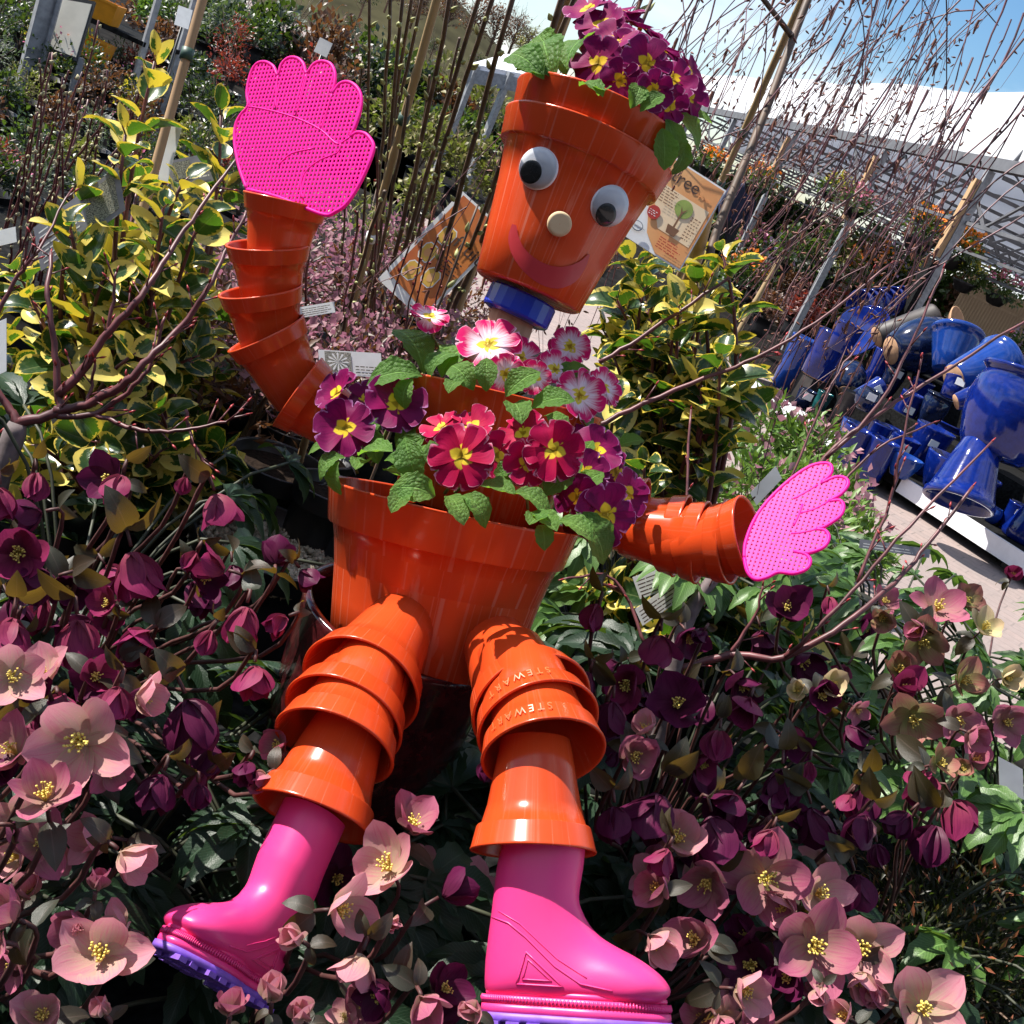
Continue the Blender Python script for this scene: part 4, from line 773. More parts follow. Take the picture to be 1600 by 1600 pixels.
M_GREYL = simple('grey_card', (0.22, 0.22, 0.25), 0.4, 0.15, 40)
M_BPOT = simple('black_pot_plastic', (0.014, 0.014, 0.016), 0.38, 0.4, 20)
M_BENCH = simple('dark_bench_matting', (0.012, 0.012, 0.012), 0.9, 0.5, 60, bump=0.5)
M_TIMBER = wood('tan_timber', (0.30, 0.17, 0.08), (0.52, 0.34, 0.18), 2, 6)
M_BAMBOO = wood('bamboo_cane', (0.26, 0.165, 0.075), (0.42, 0.30, 0.15), 2, 10)
t = thing('plant_bench', 'low black matted bench under the hellebores and the flowerpot man', 'bench', (0.1, 1.0, 0))
mb = MB(); box(mb, (-0.05, 1.15, ZB - 0.03), (1.25, 0, 0), (0, 0.95, 0), (0, 0, 0.03)); obj('bench_top', mb, M_BENCH, t, smooth=False)
for sx in (-1.2, 1.1):
    for sy in (0.3, 2.0):
        mb = MB(); box(mb, (sx, sy, (ZB - 0.06) / 2), (0.03, 0, 0), (0, 0.03, 0), (0, 0, (ZB - 0.06) / 2)); obj('leg', mb, M_GALV, t, smooth=False)

# unseen building added behind the camera to cut sky fill on the pots
t = thing('added_shade_building', 'dark clad garden shop with a low roof behind the viewer', 'building', (0, -6, 0)); M_CLAD = wood('dark_cladding', (0.05, 0.035, 0.025), (0.11, 0.08, 0.055), 2, 2)
mb = MB(); box(mb, (0, -9, 2.0), (16, 0, 0), (0, 3, 0), (0, 0, 2.0)); obj('wall', mb, M_CLAD, t, smooth=False)
mb = MB(); mb.add([(-16.6, -5.5, 3.9), (16.6, -5.5, 3.9), (16.6, -9, 6.0), (-16.6, -9, 6.0), (-16.6, -12.5, 3.9), (16.6, -12.5, 3.9)], [(0, 1, 2, 3), (3, 2, 5, 4), (0, 3, 4), (1, 5, 2)]); obj('roof', mb, simple('slate_roof', (0.06, 0.06, 0.07), .7, .2, 3), t, smooth=False)
for k in range(9):
    mb = MB(); box(mb, (-13 + k * 3.25, -5.98, 1.7), (1.1, 0, 0), (0, .03, 0), (0, 0, 1.1)); wf = obj('window', mb, M_WHITE, t, smooth=False)
    mb = MB(); box(mb, (-13 + k * 3.25, -5.95, 1.7), (1.0, 0, 0), (0, .02, 0), (0, 0, 1.0)); obj('pane', mb, M_BPOT, wf, smooth=False)
# the multi-span tunnel house
GZ = 2.4
g1, g2 = G(1105, 174, GZ), G(1600, 270, GZ); U_ = (g1 - g2).normalized(); V_ = Vector((-U_.y, U_.x, 0)) * -1
if V_.x < 0: V_ = -V_
def poly_mat():
    b = NB('white_polythene'); co = b.n('TexCoord').outputs['Object']; nz = b.noise(0.7, 4, co); b.col(b.mix(nz, (0.74, 0.76, 0.80), (0.84, 0.85, 0.87))); b.set(Roughness=0.45); b.bump(b.noise(1.5, 3, co, 0.5, (1, 1, 0.2)), 0.4, 0.06); b.translucent((0.70, 0.72, 0.80), 0.30); return b.m
M_POLY = poly_mat()
TN = thing('tunnel_house', 'white polythene tunnel house with grey steel lattice frame behind the birch', 'greenhouse', (g2.x, g2.y, 0))
def gp(s, o=0.0, z=GZ): p = g2 + U_ * s + V_ * o; return Vector((p.x, p.y, z))
LEN = (g1 - g2).length
mb = MB(); bar(mb, gp(-4, 0, GZ + .02), gp(LEN + 16, 0, GZ + .02), 0.09, 0.10); obj('gutter', mb, M_FRAME, TN, smooth=False)
SPAN = 4.5
for k in range(3):
    mb = MB(); v = []; f = []; NS, NA = 28, 12
    for i in range(NS + 1):
        s_ = -4 + (LEN + 20) * i / NS
        for j in range(NA + 1):
            a = math.pi * j / NA; v.append(gp(s_, k * SPAN + SPAN / 2 - SPAN / 2 * math.cos(a) + (0.09 if j == 0 else 0), GZ + 0.08 + 1.12 * math.sin(a) + (0.04 * math.sin(i * 1.57) if 0 < j < NA else 0)))
    for i in range(NS):
        for j in range(NA): a = i * (NA + 1) + j; f.append((a, a + 1, a + NA + 2, a + NA + 1))
    obj('roof_sheet', mb.add(v, f), M_POLY, TN)
pp = []
for (x, y) in ((1551, 262), (1388, 230), (1247, 202), (1150, 184), (1085, 170)):
    P = onplane(x, y, g2, V_); pp.append((P - g2).dot(U_))
tr_ = MB()
for i in range(-1, 10):
    s0 = -1.5 + i * 1.9
    for k in range(3):
        a0 = k * SPAN; zt, zb_ = GZ - 0.06, GZ - 0.48
        bar(tr_, gp(s0, a0 + .05, zt), gp(s0, a0 + SPAN - .05, zt), 0.035, 0.035); bar(tr_, gp(s0, a0 + .05, zb_), gp(s0, a0 + SPAN - .05, zb_), 0.03, 0.03)
        nseg = 8
        for q in range(nseg):
            a, b = a0 + .1 + (SPAN - .2) * q / nseg, a0 + .1 + (SPAN - .2) * (q + 1) / nseg; z1, z2 = (zt, zb_) if q % 2 else (zb_, zt)
            bar(tr_, gp(s0, a, z1), gp(s0, b, z2), 0.022, 0.022)
        hp = [gp(s0, a0 + SPAN / 2 - (SPAN / 2 - .05) * math.cos(math.pi * j / 12), GZ + .03 + 1.06 * math.sin(math.pi * j / 12)) for j in range(13)]; tube(tr_, hp, 0.016, 5)
for k in range(3):
    for j in range(2, 11, 2):
        a = math.pi * j / 12; o_ = k * SPAN + SPAN / 2 - (SPAN / 2 - .1) * math.cos(a); z = GZ + .02 + 1.02 * math.sin(a); bar(tr_, gp(-4, o_, z), gp(LEN + 15, o_, z), 0.02, 0.02)
for q in range(24):                                             # lattice under the gutter
    a, b = -3 + q * .8, -3 + (q + 1) * .8; z1, z2 = (GZ - .05, GZ - .5) if q % 2 else (GZ - .5, GZ - .05); bar(tr_, gp(a, .02, z1), gp(b, .02, z2), 0.022, 0.02)
bar(tr_, gp(-4, .02, GZ - .5), gp(LEN + 15, .02, GZ - .5), 0.03, 0.03); bar(tr_, gp(-4, .35, GZ - .7), gp(LEN + 15, .35, GZ - .7), 0.025, 0.025); bar(tr_, gp(-4, .95, GZ - .82), gp(LEN + 15, .95, GZ - .82), 0.025, 0.025)
obj('roof_lattice', tr_, M_FRAME, TN, smooth=False)
for i, s_ in enumerate(pp):
    mb = MB(); bar(mb, gp(s_, 0, 0), gp(s_, 0, GZ - .04), 0.07, 0.07, V_); po = obj('post', mb, M_GALV, TN, smooth=False)
    if i < 3:
        mb = MB(); bar(mb, gp(s_ + .01, -.065, GZ - .85), gp(s_ + .01, -.065, GZ - .14), 0.075, 0.05, V_); obj('timber_batten', mb, M_TIMBER, po, smooth=False)
    if i == 0:
        mb = MB(); bar(mb, gp(s_ + .02, -.07, 0.0), gp(s_ + .02, -.07, GZ - .88), 0.17, 0.06, V_); obj('black_sleeve', mb, M_BENCH, po, smooth=False)
# timber fence at the back
f1, f2 = G(1440, 566, 0), G(1640, 646, 0)
FN = thing('board_fence', 'tan close board timber fence behind the blue pots', 'fence', f1); nb = 46; M_FENCE = wood('fence_board_timber', (0.22, 0.14, 0.075), (0.42, 0.29, 0.17), 2, 3)
fd = (f2 - f1); fdl = fd.length / nb; fdn = fd.normalized()
mb = MB(); box(mb, (0, 0, 0.85), fdn * (fdl * 0.45), fdn.cross(Vector((0, 0, 1))) * 0.012, (0, 0, 0.85)); me_board = mb.mesh('board', [M_FENCE], False)
for i in range(nb): link('board', me_board, FN, Matrix.Translation(f1 + fdn * fdl * (i + .5) + Vector((0, 0, 0.03 * math.sin(i * 7.3)))))
mb = MB(); bar(mb, f1 + ZR(.4) + fdn.cross(Vector((0, 0, 1))) * -.03, f2 + ZR(.4) + fdn.cross(Vector((0, 0, 1))) * -.03, .09, .04); bar(mb, f1 + ZR(1.4) + fdn.cross(Vector((0, 0, 1))) * -.03, f2 + ZR(1.4) + fdn.cross(Vector((0, 0, 1))) * -.03, .09, .04); obj('rail', mb, M_FENCE, FN, smooth=False)

# ------------------------------------------------------------------ display bench with blue pots
M_BLUE = glaze('cobalt_glaze', (0.002, 0.010, 0.115), (0.004, 0.018, 0.18), 0.08)
M_BLUE2 = glaze('bright_blue_glaze', (0.005, 0.032, 0.19), (0.007, 0.045, 0.25), 0.1)
M_NAVY = glaze('navy_glaze', (0.004, 0.007, 0.022), (0.008, 0.018, 0.07), 0.1)
M_TEAL = glaze('teal_glaze', (0.008, 0.07, 0.075), (0.02, 0.13, 0.13), 0.15)
M_CLAY = simple('bare_clay', (0.42, 0.25, 0.15), 0.85, 0.2, 12)
M_DARKCLAY = simple('dark_stoneware', (0.035, 0.028, 0.026), 0.55, 0.3, 12)
e1, e2 = G(1178, 597, .16), G(1600, 867, .16); ED = (e2 - e1).normalized(); EB = Vector((-ED.y, ED.x, 0))
if EB.y < 0: EB = -EB
eL = (e2 - e1).length
DB = thing('display_bench', 'black stepped display bench with a white front edge, carrying the blue pots', 'bench', e1)
def eb(s, o, z): p = e1 + ED * s + EB * o; return Vector((p.x, p.y, z))
for o0, o1, z in ((0.0, 2.2, .16), (0.65, 2.2, .42), (1.3, 2.2, .68)):
    mb = MB(); c = (eb(-.2, o0, z) + eb(eL + .8, o1, z)) / 2; box(mb, c - ZR(.04 if z < .3 else .13), ED * (eL + 1.0) / 2, EB * (o1 - o0) / 2, (0, 0, .04 if z < .3 else .128)); obj('shelf', mb, M_BENCH, DB, smooth=False)
for a, b in ((0.0, 0.30), (0.32, 0.55), (0.62, 1.3)):
    mb = MB(); bar(mb, eb(eL * a, -.02, .12), eb(eL * b, -.02, .12), 0.03, 0.11); obj('white_edge', mb, M_WHITE, DB, smooth=False)
for s_ in (0.1, eL * .5, eL * .95):
    mb = MB(); bar(mb, eb(s_, .15, 0), eb(s_, .15, .08), .06, .06); obj('leg', mb, M_BPOT, DB, smooth=False)
BP = {'tall': [(.0, 0), (.36, 0), (.40, .02), (.44, .5), (.48, .94), (.50, .97), (.49, 1), (.43, 1), (.41, .9), (.36, .1), (0.0, .08)],
      'urn': [(.0, 0), (.30, 0), (.34, .03), (.38, .10), (.46, .35), (.50, .60), (.48, .80), (.44, .90), (.47, .94), (.50, .97), (.49, 1), (.42, 1), (.41, .9), (.40, .5), (.28, .1), (0.0, .08)],
      'ball': [(.0, 0), (.24, 0), (.30, .04), (.44, .28), (.50, .52), (.46, .76), (.36, .92), (.34, .97), (.36, 1), (.31, 1), (.30, .93), (.38, .7), (.40, .4), (.2, .1), (0.0, .08)],
      'cone': [(.0, 0), (.24, 0), (.26, .02), (.34, .35), (.43, .75), (.47, .88), (.50, .90), (.50, .98), (.49, 1), (.45, 1), (.42, .85), (.22, .06), (0.0, .05)],
      'bowl': [(.0, 0), (.26, 0), (.28, .05), (.38, .35), (.46, .70), (.50, .95), (.495, 1), (.46, 1), (.42, .7), (.30, .2), (0.0, .12)],
      'ribbed': [(.0, 0), (.32, 0)] + [(.34 + .012 * (i % 2) + .010 * i, .04 + i * .072) for i in range(13)] + [(.50, .97), (.49, 1), (.44, 1), (.30, .08), (0.0, .06)],
      'bell': [(.0, 0), (.42, 0), (.46, .03), (.48, .1), (.40, .35), (.30, .7), (.24, .9), (.26, .96), (.22, 1), (0.0, 1)],
      'plate': [(.0, 0), (.30, 0), (.40, .3), (.50, .8), (.5, 1), (.48, 1), (.38, .5), (0.0, .4)]}
def bpot(kind, x, y, wd, ht, z, label, mat=None, axis=None, clay=True, off=0.0, highlights=0, cat='pot'):
    """upright: z is the shelf height under the base; lying or leaning: axis = (right, up, towards) and z is the depth"""
    if axis is None: B = G(x, y, z); d = depth(B); ax = Vector((0, 0, 1)); h = px(ht, d)
    else: d = z; B = W(x, y, d); ax = cv(*axis); h = px(ht, d)
    W_ = px(wd, d); prof = [(max(.0004, r * W_), q * h) for r, q in BP[kind]]
    m = zframe(ax, B, (0.3, 1, .2)); t = thing('glazed_planter', label, cat, B, 'pots on the display bench'); t.name = 'glazed_planter'
    b = obj('body', lathe(prof, 40), mat or M_BLUE, t, m)
    if clay: obj('clay_base', lathe([(.0004, -.004), (prof[1][0] * .97, -.004), (prof[1][0] * 1.0, 0.002), (.0004, .003)], 32), M_CLAY, t, m)
    for q in range(highlights):  # small white patches stand in for bright highlights on the glaze
        a = math.atan2((m.inverted() @ CAM).y, (m.inverted() @ CAM).x) + (0.25 - q * .6); zz = .72 - .1 * q; rr = np.interp(zz * h, [p[1] for p in prof[:len(prof) // 2 + 2]], [p[0] for p in prof[:len(prof) // 2 + 2]]) + .004
        mb = MB(); c = Vector((math.cos(a) * rr, math.sin(a) * rr, zz * h)); tn = Vector((-math.sin(a), math.cos(a), 0)); s_ = px(7, d); box(mb, c, tn * s_, Vector((0, 0, 1)) * s_ * .8, Vector((math.cos(a), math.sin(a), 0)) * .0015); obj('painted_highlight', mb, M_LABEL, t, m, smooth=False)
    return t
bpot('tall', 1222, 607, 50, 86, .16, 'tall light blue cylinder pot at the far end of the bench', M_BLUE2)
bpot('tall', 1272, 588, 56, 74, .42, 'tall dark blue cylinder pot behind the dark trough', M_BLUE)
for i in range(6): bpot('bowl', 1362 + i * 13, 478 - i * 1.5, 50 - i, 30, 10.0 + i * .12, ['frontmost blue bowl of the row leaning on edge at the back', 'second blue bowl of the row leaning on edge at the back', 'third blue bowl of the row leaning on edge at the back', 'fourth blue bowl of the row leaning on edge at the back', 'fifth blue bowl of the row leaning on edge at the back', 'rearmost blue bowl of the row leaning on edge at the back'][i], M_BLUE, (-.85, -.05, .5), False)
bpot('plate', 1342, 520, 82, 9, 9.51, 'round blue dish propped on edge facing the path', M_BLUE, (-.62, .25, .7), False, cat='dish')
bpot('plate', 1358, 516, 76, 9, 9.74, 'blue dish hidden behind the propped round dish', M_BLUE, (-.62, .25, .7), False, cat='dish')
bpot('tall', 1370, 527, 46, 100, 9.28, 'brown and blue cylinder lying on its side with its clay base showing', M_DARKCLAY, (.93, .32, -.1))
bpot('ball', 1392, 548, 92, 112, 8.82, 'large navy round pot lying on its side with its clay base showing', M_NAVY, (.94, .16, -.2))
bpot('tall', 1358, 606, 40, 62, .42, 'small blue topped stoneware cup beneath the lying cylinder', M_BLUE, None, False)
bpot('ball', 1322, 612, 52, 50, 8.82, 'navy ball pot tipped towards the path', M_NAVY, (.35, .75, -.5))
bpot('tall', 1333, 626, 34, 52, 8.35, 'little blue and brown cup lying on its side', M_BLUE, (.88, .45, -.1), True, 0, 1)
bpot('urn', 1380, 618, 34, 56, .42, 'small black bottle shaped pot beside the navy round pot', M_NAVY, None, False, 0, 1)
bpot('tall', 1276, 642, 26, 32, .16, 'small teal cup at the bench edge', M_TEAL, None, False)
bpot('tall', 1303, 668, 34, 62, .16, 'dark stoneware cylinder at the bench edge', M_DARKCLAY, None, False)
bpot('bowl', 1333, 662, 40, 38, .16, 'small blue cup at the bench edge', M_BLUE2, None, False)
bpot('tall', 1408, 678, 46, 96, .16, 'slim tall cobalt pot with white price stickers', M_BLUE, None, False, 0, 2)
bpot('tall', 1386, 694, 40, 88, .16, 'slim cobalt pot left of the tallest slim pot', M_BLUE, None, False, 0, 1)
bpot('tall', 1306, 738, 50, 78, .0, 'cobalt planter standing low in front of the bench', M_BLUE, None, False)
bpot('tall', 1345, 758, 52, 80, .0, 'second cobalt planter standing low in front of the bench', M_BLUE, None, False)
bpot('ball', 1374, 712, 58, 48, .16, 'cobalt bowl shaped pot between the slim pots and the low planters', M_BLUE, None, False, 0, 1)
bpot('ribbed', 1426, 736, 64, 76, .16, 'ribbed cobalt pot tapering towards its base', M_BLUE, None, False, 0, 1)
bpot('ball', 1492, 716, 66, 68, .17, 'round bellied cobalt pot with a price sticker', M_BLUE, None, False, 0, 1)
bpot('bowl', 1462, 768, 84, 58, .16, 'upturned cobalt bowl at the bench edge', M_BLUE, None, False)
bpot('cone', 1534, 692, 112, 104, 6.79, 'large cobalt pot turned upside down under the big urn', M_BLUE, (-.40, -.91, .1), True)
bpot('urn', 1548, 712, 150, 134, 6.84, 'big cobalt urn stacked on the upside down pot', M_BLUE, (.42, .90, .12), False)
bpot('cone', 1490, 592, 96, 98, 7.54, 'large ribbed blue bucket lying on its side, wide mouth away', M_BLUE2, (.90, .28, -.3))
bpot('cone', 1478, 580, 84, 70, 8.35, 'bright blue bucket standing behind the lying bucket', M_BLUE2, (.35, .9, -.2), False)
bpot('cone', 1494, 628, 52, 62, 7.31, 'cobalt cup lying on its side above the bellied pot', M_BLUE, (.92, .25, .1))
bpot('tall', 1484, 622, 40, 34, 7.54, 'short cobalt cup wedged under the lying bucket', M_BLUE, (.4, .9, 0), False, 0, 1)
bpot('ball', 1545, 816, 27, 26, .16, 'tiny bright blue ball ornament on the white bench edge', M_BLUE2, None, False, cat='ornament')
bpot('bell', 1596, 846, 76, 88, .16, 'cobalt bell shaped pot cut by the photo edge', M_BLUE, None, False)
bpot('plate', 1488, 512, 64, 10, 9.28, 'round terracotta tray with a dark rim standing on edge', M_CLAY, (.75, .1, .65), False, cat='tray')
bpot('cone', 1452, 640, 58, 60, .42, 'cobalt pot in the shadow behind the slim pots', M_BLUE, None, False)
bpot('urn', 1445, 662, 44, 50, .42, 'small dark blue urn behind the ribbed pot', M_NAVY, None, False)
bpot('tall', 1308, 548, 46, 46, .68, 'dark blue pot on the top step behind the propped dish', M_BLUE, None, False)
for i, (kd, x, y, wd, ht, lb) in enumerate((('tall', 1352, 712, 40, 56, 'cobalt cylinder behind the two low planters'), ('ribbed', 1394, 728, 46, 50, 'small ribbed cobalt pot left of the tapering ribbed pot'), ('bowl', 1322, 690, 44, 34, 'shallow cobalt bowl between the stoneware cylinder and the low planters'), ('urn', 1452, 716, 50, 62, 'slim cobalt urn between the ribbed pot and the bellied pot'), ('tall', 1420, 640, 36, 50, 'narrow cobalt pot on the middle step'), ('ball', 1346, 640, 40, 36, 'small navy ball pot on the middle step'), ('cone', 1512, 790, 56, 54, 'cobalt flared pot at the bench edge below the upside down pot'), ('tall', 1572, 828, 40, 46, 'cobalt cylinder between the tiny ball and the bell shaped pot'), ('bowl', 1402, 744, 52, 36, 'cobalt bowl at the bench edge before the ribbed pots'), ('tall', 1250, 636, 30, 30, 'little dark cup at the bench edge near the trough'))): bpot(kd, x, y, wd, ht, .16 if 'step' not in lb else .42, lb, (M_BLUE, M_BLUE, M_BLUE2)[i % 3] if 'navy' not in lb and 'dark' not in lb else M_NAVY, None, False, 0, i % 2)
mb = MB(); P = G(1243, 618, .16); dd = depth(P); box(mb, (0, 0, px(20, dd)), ED * px(30, dd), EB * px(16, dd), (0, 0, px(20, dd))); q = px(3, dd)
tb = thing('planter_trough', 'small dark rectangular trough near the end of the bench', 'planter', P, 'pots on the display bench'); obj('trough_box', mb, M_DARKCLAY, tb, Matrix.Translation(P), smooth=False)
mb = MB(); box(mb, (0, 0, px(41.5, dd)), ED * px(32, dd), EB * px(18, dd), (0, 0, px(1.5, dd))); obj('trough_rim', mb, M_DARKCLAY, tb, Matrix.Translation(P), smooth=False)
M_SHELL = glaze('pale_blue_glass', (0.25, 0.45, 0.60), (0.55, 0.70, 0.80), 0.1)
for (x, y, lb) in ((1264, 582, 'pale blue glass fish ornament by the trough'), (1298, 598, 'pale blue glass fish ornament nearer the navy ball pot')):
    P = W(x, y, 9.3); mb = MB(); s_ = px(14, 9.3)
    lt = lathe([(.0004, -1), (.25, -.9), (.6, -.4), (.7, 0), (.5, .5), (.2, .85), (.32, 1.0), (.5, 1.25), (.0004, 1.1)], 14); obj_ = obj('glass_fish', lt, M_SHELL, None, zframe(cv(.9, .3, .1), P) @ Matrix.Diagonal((s_, s_ * .6, s_, 1))); tag(obj_, lb, 'ornament', 'pots on the display bench')

# ------------------------------------------------------------------ shrubs, stems, birch
M_VAR = variegated()
M_TWIGR = simple('red_brown_twig', (0.115, 0.032, 0.036), 0.45, 0.35, 40)
M_TWIGB = simple('brown_twig', (0.095, 0.058, 0.038), 0.6, 0.4, 40)
M_BARKG = simple('grey_bark', (0.13, 0.10, 0.10), 0.75, 0.4, 50, bump=0.6)
M_BUD = simple('pale_green_bud', (0.34, 0.35, 0.13), 0.6, 0.3, 60)
M_BUDR = simple('red_bud', (0.30, 0.025, 0.03), 0.45, 0.3, 60)
VT = [blade(ELL(0.88, 0.62, 0.34), 8, 5, b, f_, 0.05, 0, 0, i, 1.5) for i, (b, f_) in enumerate(((0.3, 0.2), (0.8, 0.35), (-0.3, 0.3), (0.5, 0.5)))]
VM = [tmesh('leaf', t, M_VAR) for t in VT]; VTn = [npT(t) for t in VT]
def var_shrub(label, base, tips, nper, seed, lsize=(0.034, 0.070)):
    r = random.Random(seed); base = Vector(base); t = thing('variegated_shrub', label, 'shrub', base, 'variegated shrubs'); st = MB(); leaves = []
    for (x, y, d) in tips:
        T = W(x, y, d); mid = base + (T - base) * 0.5 + Vector((r.uniform(-.08, .08), r.uniform(-.05, .05), r.uniform(-.02, .10)))
        low = Vector((base.x + r.uniform(-.05, .05), base.y + r.uniform(-.05, .05), base.z)); pts = bez(low, mid + (T - low) * .1, T, 12); tube(st, pts, [0.0065 - 0.0045 * i / 12 for i in range(13)], 6)
        for k in range(nper):
            f_ = 1 - (k / nper) ** 1.3 * 0.55; i = min(11, int(f_ * 12)); P = pts[i].lerp(pts[i + 1], f_ * 12 - i); ax = (pts[i + 1] - pts[i]).normalized()
            a = k * 2.4 + r.uniform(-.4, .4); m = zframe(ax); rad = (m.to_3x3() @ Vector((math.cos(a), math.sin(a), 0)))
            up_ = r.uniform(.25, .9) if k > 2 else r.uniform(.9, 1.6); dv = (rad + ax * up_ + Vector((0, 0, .12))).normalized(); nm = (ax - rad * 0.35 + rvec(r) * 0.45)
            leaves.append((frame(dv, nm, P + dv * 0.008, r.uniform(*lsize) * (0.72 if k < 2 else 1)), r.randrange(4)))
            if k % 2 == 0: tube(st, [P, P + dv * 0.012], 0.0012, 4)
    obj('branches', st, M_TWIGR, t); tub(t, base, .15)
    def key(L):
        p = L[0].translation; q = p - CAM; d = q.dot(FW); X, Y = 800 + F * q.dot(RT) / d, 800 - F * q.dot(UP) / d
        return d if -20 < X < 1620 and -20 < Y < 1620 else d + 50
    leaves.sort(key=key); bk = Bulk()
    for n, (m, i) in enumerate(leaves):
        if n < 290: link('leaf', VM[i], t, m)
        else: bk.put(VTn[i], m)
    if bk.n: bk.build('foliage', M_VAR, t, 'stuff')
    return t
def tub(t, base, r_=.13):
    """the black pot a shrub grows in, standing on the bench"""
    z1 = max(base.z, ZB + .12); h = z1 - ZB; obj('plant_pot', lathe(pot_profile(h, r_, r_ * .8, .03, .005, .003), 36), M_BPOT, t, Matrix.Translation((base.x, base.y, ZB))); obj('soil', lathe([(.0005, .004), (r_ * .5, .006), (r_ * .96, 0)], 24), M_SOIL, t, Matrix.Translation((base.x, base.y, z1 - .02)))
def to_bench(x0, y0, x1, y1, d):
    """foot of a straight stem: further along its own line, where it meets the bench or the ground behind"""
    for k in (.12, .2, .3, .42, .55, .7, .9):
        for zz in (ZB, .02):
            P = G(x0 + (x0 - x1) * k, y0 + (y0 - y1) * k, zz)
            if max(1.45, d - .05) < depth(P) < d + 1.5: return P
    P = W(x0, y0, d); return Vector((P.x, P.y, ZB + .02))
rr = random.Random(5)
tipsL = [(242, 96, 1.55), (196, 210, 1.5), (128, 300, 1.5), (285, 285, 1.5), (255, 325, 1.45), (110, 360, 1.45), (345, 180, 1.6), (350, 290, 1.6), (310, 350, 1.5), (50, 470, 1.5), (160, 440, 1.45), (240, 460, 1.5), (200, 560, 1.45), (90, 560, 1.5), (300, 560, 1.6), (250, 640, 1.5), (150, 690, 1.45), (50, 690, 1.5), (320, 700, 1.6)]
for i in range(34): tipsL.append((rr.uniform(-40, 350), rr.uniform(400, 760), rr.uniform(1.5, 2.0)))
for i in range(8): tipsL.append((rr.uniform(120, 360), rr.uniform(240, 420), rr.uniform(1.6, 1.95)))
var_shrub('large variegated yellow edged shrub under the raised arm', W(150, 900, 1.75), tipsL, 15, 51)
tipsR = [(1130, 400, 1.6), (1100, 350, 1.75), (1125, 560, 1.55), (965, 470, 1.7), (990, 500, 1.75), (945, 520, 1.8), (1010, 470, 1.7), (960, 560, 1.75), (1060, 480, 1.6), (1020, 540, 1.65), (1090, 450, 1.65), (1140, 620, 1.6), (1000, 430, 1.75), (980, 620, 1.7), (1040, 620, 1.65), (1080, 700, 1.65), (1010, 720, 1.7), (1150, 500, 1.7), (1095, 600, 1.6)]
for i in range(14): tipsR.append((rr.uniform(930, 1080), rr.uniform(380, 600), rr.uniform(1.65, 2.0)))
for i in range(20): tipsR.append((rr.uniform(955, 1170), rr.uniform(420, 760), rr.uniform(1.6, 2.0)))
for i in range(18): tipsR.append((rr.uniform(930, 1260), rr.uniform(740, 1060), rr.uniform(1.6, 1.95)))
var_shrub('variegated yellow edged shrub between the head and the lowered arm', W(1040, 1000, 1.85), tipsR, 13, 52)

def branchy(name, label, cat, base, lines, mat, seed, buds=M_BUDR, bud_r=0.0016, twigp=0.5, group=None, trunk=None):
    """a small tree given by its limbs: each line = [(x, y, depth)...], r0, r1"""
    r = random.Random(seed); t = thing(name, label, cat, base, group); bd = MB()
    if trunk:
        mb = MB(); low = Vector((trunk[0][0].x, trunk[0][0].y, ZB)); tube(mb, [low] + smooth(trunk[0], 4), [trunk[1][0]] + list(trunk[1]), 10); obj('trunk', mb, M_BARKG, t)
    for ln, r0, r1 in lines:
        pts = smooth([W(*p) for p in ln], 5); n = len(pts)
        for i in range(1, n - 1): pts[i] = pts[i] + rvec(r) * 0.0015
        mb = MB(); tube(mb, pts, [r0 + (r1 - r0) * i / (n - 1) for i in range(n)], 7); br = obj('branch', mb, mat, t)
        sub = MB(); has = False
        for i in range(2, n - 1):
            if r.random() < twigp:
                d_ = (pts[i + 1] - pts[i]).normalized(); dv = (d_ + rvec(r) * 0.8).normalized(); q = pts[i] + dv * r.uniform(0.008, 0.03); tube(sub, [pts[i], q], [0.0012, 0.0009], 4); tube(sub, [q, q + dv * 0.004, q + dv * 0.008], [bud_r * .6, bud_r, bud_r * .2], 5, 1); has = True
        tube(sub, [pts[-1], pts[-1] + (pts[-1] - pts[-2]).normalized() * .008], [bud_r, bud_r * .3], 5, 1)
        stuff(obj('side_buds', sub, [mat, buds], br))
    return t
D1 = 1.34
branchy('bare_maple', 'bare grey barked sapling with dark red twigs in front of the variegated shrub', 'sapling', W(-40, 830, D1), [
    ([(28, 662, D1), (88, 645, D1), (92, 617, D1), (87, 555, D1), (75, 462, D1), (80, 395, D1 + .03)], .0065, .0022), ([(92, 617, D1), (135, 570, D1), (167, 522, D1), (220, 465, D1), (262, 398, D1 + .03), (310, 330, D1 + .06), (372, 245, D1 + .1)], .006, .0018),
    ([(86, 642, D1), (135, 632, D1), (200, 595, D1 - .02), (232, 560, D1 - .02), (287, 507, D1), (325, 450, D1), (352, 395, D1 + .02), (385, 330, D1 + .04)], .006, .0018), ([(90, 650, D1), (150, 645, D1), (200, 612, D1), (238, 565, D1), (258, 495, D1)], .0042, .0016),
    ([(148, 647, D1), (212, 670, D1 - .02), (262, 675, D1 - .03), (325, 665, D1 - .03), (385, 648, D1 - .02)], .0032, .0012), ([(-10, 600, D1), (15, 640, D1), (28, 662, D1)], .004, .006), ([(-10, 500, D1 + .05), (30, 430, D1 + .05), (60, 390, D1 + .05), (110, 300, D1 + .1)], .003, .0014), ([(290, 640, D1), (300, 690, D1), (318, 720, D1), (330, 755, D1)], .002, .002), ([(167, 522, D1), (178, 470, D1), (182, 425, D1)], .0028, .0014), ([(135, 632, D1), (145, 595, D1), (148, 560, D1)], .0024, .0014)],
    M_TWIGR, 61, trunk=([W(-40, 830, D1), W(0, 740, D1), W(28, 662, D1)], [.016] * 4 + [.013] * 4 + [.010]))
D2 = 1.45
